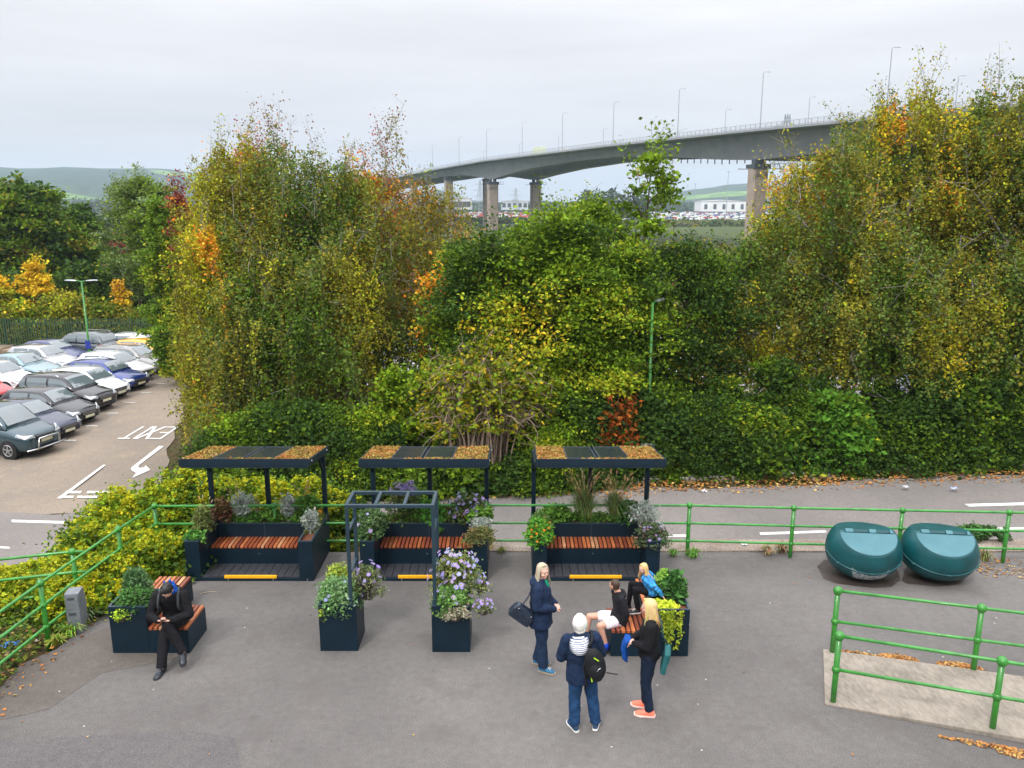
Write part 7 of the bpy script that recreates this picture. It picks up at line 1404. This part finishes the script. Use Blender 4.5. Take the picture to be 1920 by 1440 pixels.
def f(o, J):
    P, M = body(o, J, SKIN2, s=.72, legr=(.075, .052, .036)); face_parts(P, M, o, .72, brow=(.4, .28, .12))
    cj = pm('blue_tie_dye', (.001, .006, .04), .8, scale=17, c2=(.05, .42, .95), bump=.3, bscale=60, detail=2); jacket(o, J, cj, 'tie_dye_top', s=.72, hem=.80, fat=1.12, vox=.008, folds=.01, collar=False); trousers(o, J, BLACKT, 'leggings', s=.72, rad=(.10, .072, .055), folds=.004, top=-.03); shoes(o, J, pm('black_white_trainer', (.015, .015, .018), .5), WHITES, .74, lace=WHITES)
    cap_hair(P, M, 'hair', hair_cap_mat(GOLD), o, s=.72, front=-.004, vox=.006); mb = MB(); strands(mb, P, GOLD, 200, 'long', .72, .17, 9, width=.012); mb.build('hair_locks', ATTR, o, colors=True, smooth=True)
person('little girl with long blonde hair in blue tie dye top perched on the planter rim', (2.19, 11.78, 0), R(84), J, f)
# man looking at his phone
J = {'head': V3(-.02, .33, 1.155), 'face': (.05, .62, -.78), 'hup': (0, .78, .62), 'neck': V3(0, .20, 1.065), 'chest': V3(0, .12, .90), 'waist': V3(0, .03, .72), 'pelvis': V3(0, .0, .56), 'shL': V3(-.195, .17, .99), 'shR': V3(.195, .17, .99), 'hipL': V3(-.095, .03, .545), 'hipR': V3(.095, .03, .545),
     'knL': V3(.03, .46, .52), 'knR': V3(-.03, .47, .66), 'anL': V3(.03, .70, .09), 'anR': V3(-.24, .56, .26), 'ftL': (.14, 1, 0), 'ftR': (-.22, .9, -.35), 'fuR': (0, .35, .9), 'elL': V3(-.29, .26, .72), 'wrL': V3(-.09, .46, .735), 'hdL': (.7, .5, .1), 'pnL': (.2, -.3, .9), 'elR': V3(.29, .26, .72), 'wrR': V3(.11, .45, .735), 'hdR': (-.75, .45, .1), 'pnR': (-.2, -.3, .9)}
def f(o, J):
    P, M = body(o, J, SKIN, s=1.0, curl=.75); face_parts(P, M, o, brow=(.02, .015, .01))
    jacket(o, J, BLACKC, 'coat', s=1.02, hem=.50, fat=1.08, collar=True, folds=.026); trousers(o, J, BLACKT, rad=(.108, .082, .072), folds=.020, top=-.02); shoes(o, J, pm('dark_leather', (.014, .018, .024), .4), DARKSOLE, 1.08, lace=pm('grey_lace', (.10, .12, .14), .8))
    mb = MB(); q = J['neck']
    for a, b_, r0 in (((-.095, -.03, .0), (-.06, -.02, .17), .035), ((.095, -.03, 0), (.06, -.02, .17), .035), ((0, -.09, 0), (0, -.07, .17), .04)): mb.tube([q+V3(*a), q+V3(*b_)], [r0, r0*.45], 10)
    mb.tube([q+V3(-.09, .02, 0), q+V3(-.06, -.08, .03), q+V3(.06, -.08, .03), q+V3(.09, .02, 0)], .032, 10); mb.ell(q+V3(-.07, .02, .05), (.03, .06, .08)); mb.ell(q+V3(.07, .02, .05), (.03, .06, .08)); remesh(mb, 'blue_hood', cloth('cobalt_fleece', (.012, .085, .40)), o, .008, 4)
    for sd in 'LR': mb = MB(); w_ = J['wr'+sd]; e_ = J['el'+sd]; d = (w_-e_).normalized(); mb.tube([w_-d*.03, w_+d*.012], [.046, .042], 12); mb.build('blue_cuff', cloth('cobalt_cuff', (.012, .07, .30)), o)
    hm = pm('black_hair', (.010, .009, .009), .45, var=.3, scale=50, bump=.6, bscale=90); rd = random.Random(2)
    def ex(mb):
        for i in range(30): a = rd.uniform(-2.6, 2.6); z = rd.uniform(.0, .11); k = math.sqrt(max(.05, 1-((z-.02)/.112)**2)); mb.ell(P(math.sin(a)*.076*k, -math.cos(a)*.092*k-.008, z), .017, 8, 6)
    cap_hair(P, M, 'hair', hm, o, front=.012, puff=1.02, extra=ex, folds=.006)
man = person('man in black coat with bright blue hood sitting cross-legged, looking down at his phone', (-5.21, 11.50, -.02), R(180+4), J, f)
o = thing('mobile_phone', 'dark phone held in the hands of the seated man', 'phone', (-5.21, 11.50, -.02), R(184)); mb = MB(); Mh = Matrix.Translation((0, .53, .775)) @ Matrix.Rotation(R(35), 4, 'X'); mb.box(-.036, .036, -.07, .07, -.004, .004, Mh); mb.build('case', DARKST, o, bevel=.003); mb = MB(); mb.box(-.032, .032, -.066, .066, .0045, .0055, Mh); mb.build('screen', SOLAR, o)
o = thing('rucksack', 'dark rucksack on the back of the seated man with straps over the shoulders', 'backpack', (-5.21, 11.50, -.02), R(184)); mb = MB(); mb.ell((0, -.06, .84), (.13, .09, .22), 16, 12); mb.ell((0, -.10, .78), (.11, .08, .15), 14, 10); remesh(mb, 'pack_body', BP, o, .01, 3, .006)
for q in (-1, 1): mb = MB(); mb.tube([(q*.08, .02, 1.0), (q*.125, .14, 1.095), (q*.14, .25, 1.03), (q*.15, .30, .88), (q*.17, .2, .72)], .021, 8); mb.build('strap', pm('grey_strap', (.03, .035, .04), .7), o, smooth=True)
# ------------------------------------------------------------------ haze
mb = MB(); mb.box(-6100, 6100, -260, 6100, -12, 215); hz = mb.build('haze'); tag(hz, 'thin pale haze over the whole valley', kind='stuff')
m = bpy.data.materials.new('haze'); m.use_nodes = True; n = m.node_tree.nodes; n.clear(); o = n.new('ShaderNodeOutputMaterial'); v = n.new('ShaderNodeVolumePrincipled')
v.inputs['Color'].default_value = (.64, .77, .95, 1); v.inputs['Density'].default_value = .00017; v.inputs['Anisotropy'].default_value = 0
m.node_tree.links.new(v.outputs[0], o.inputs['Volume']); hz.data.materials.append(m)
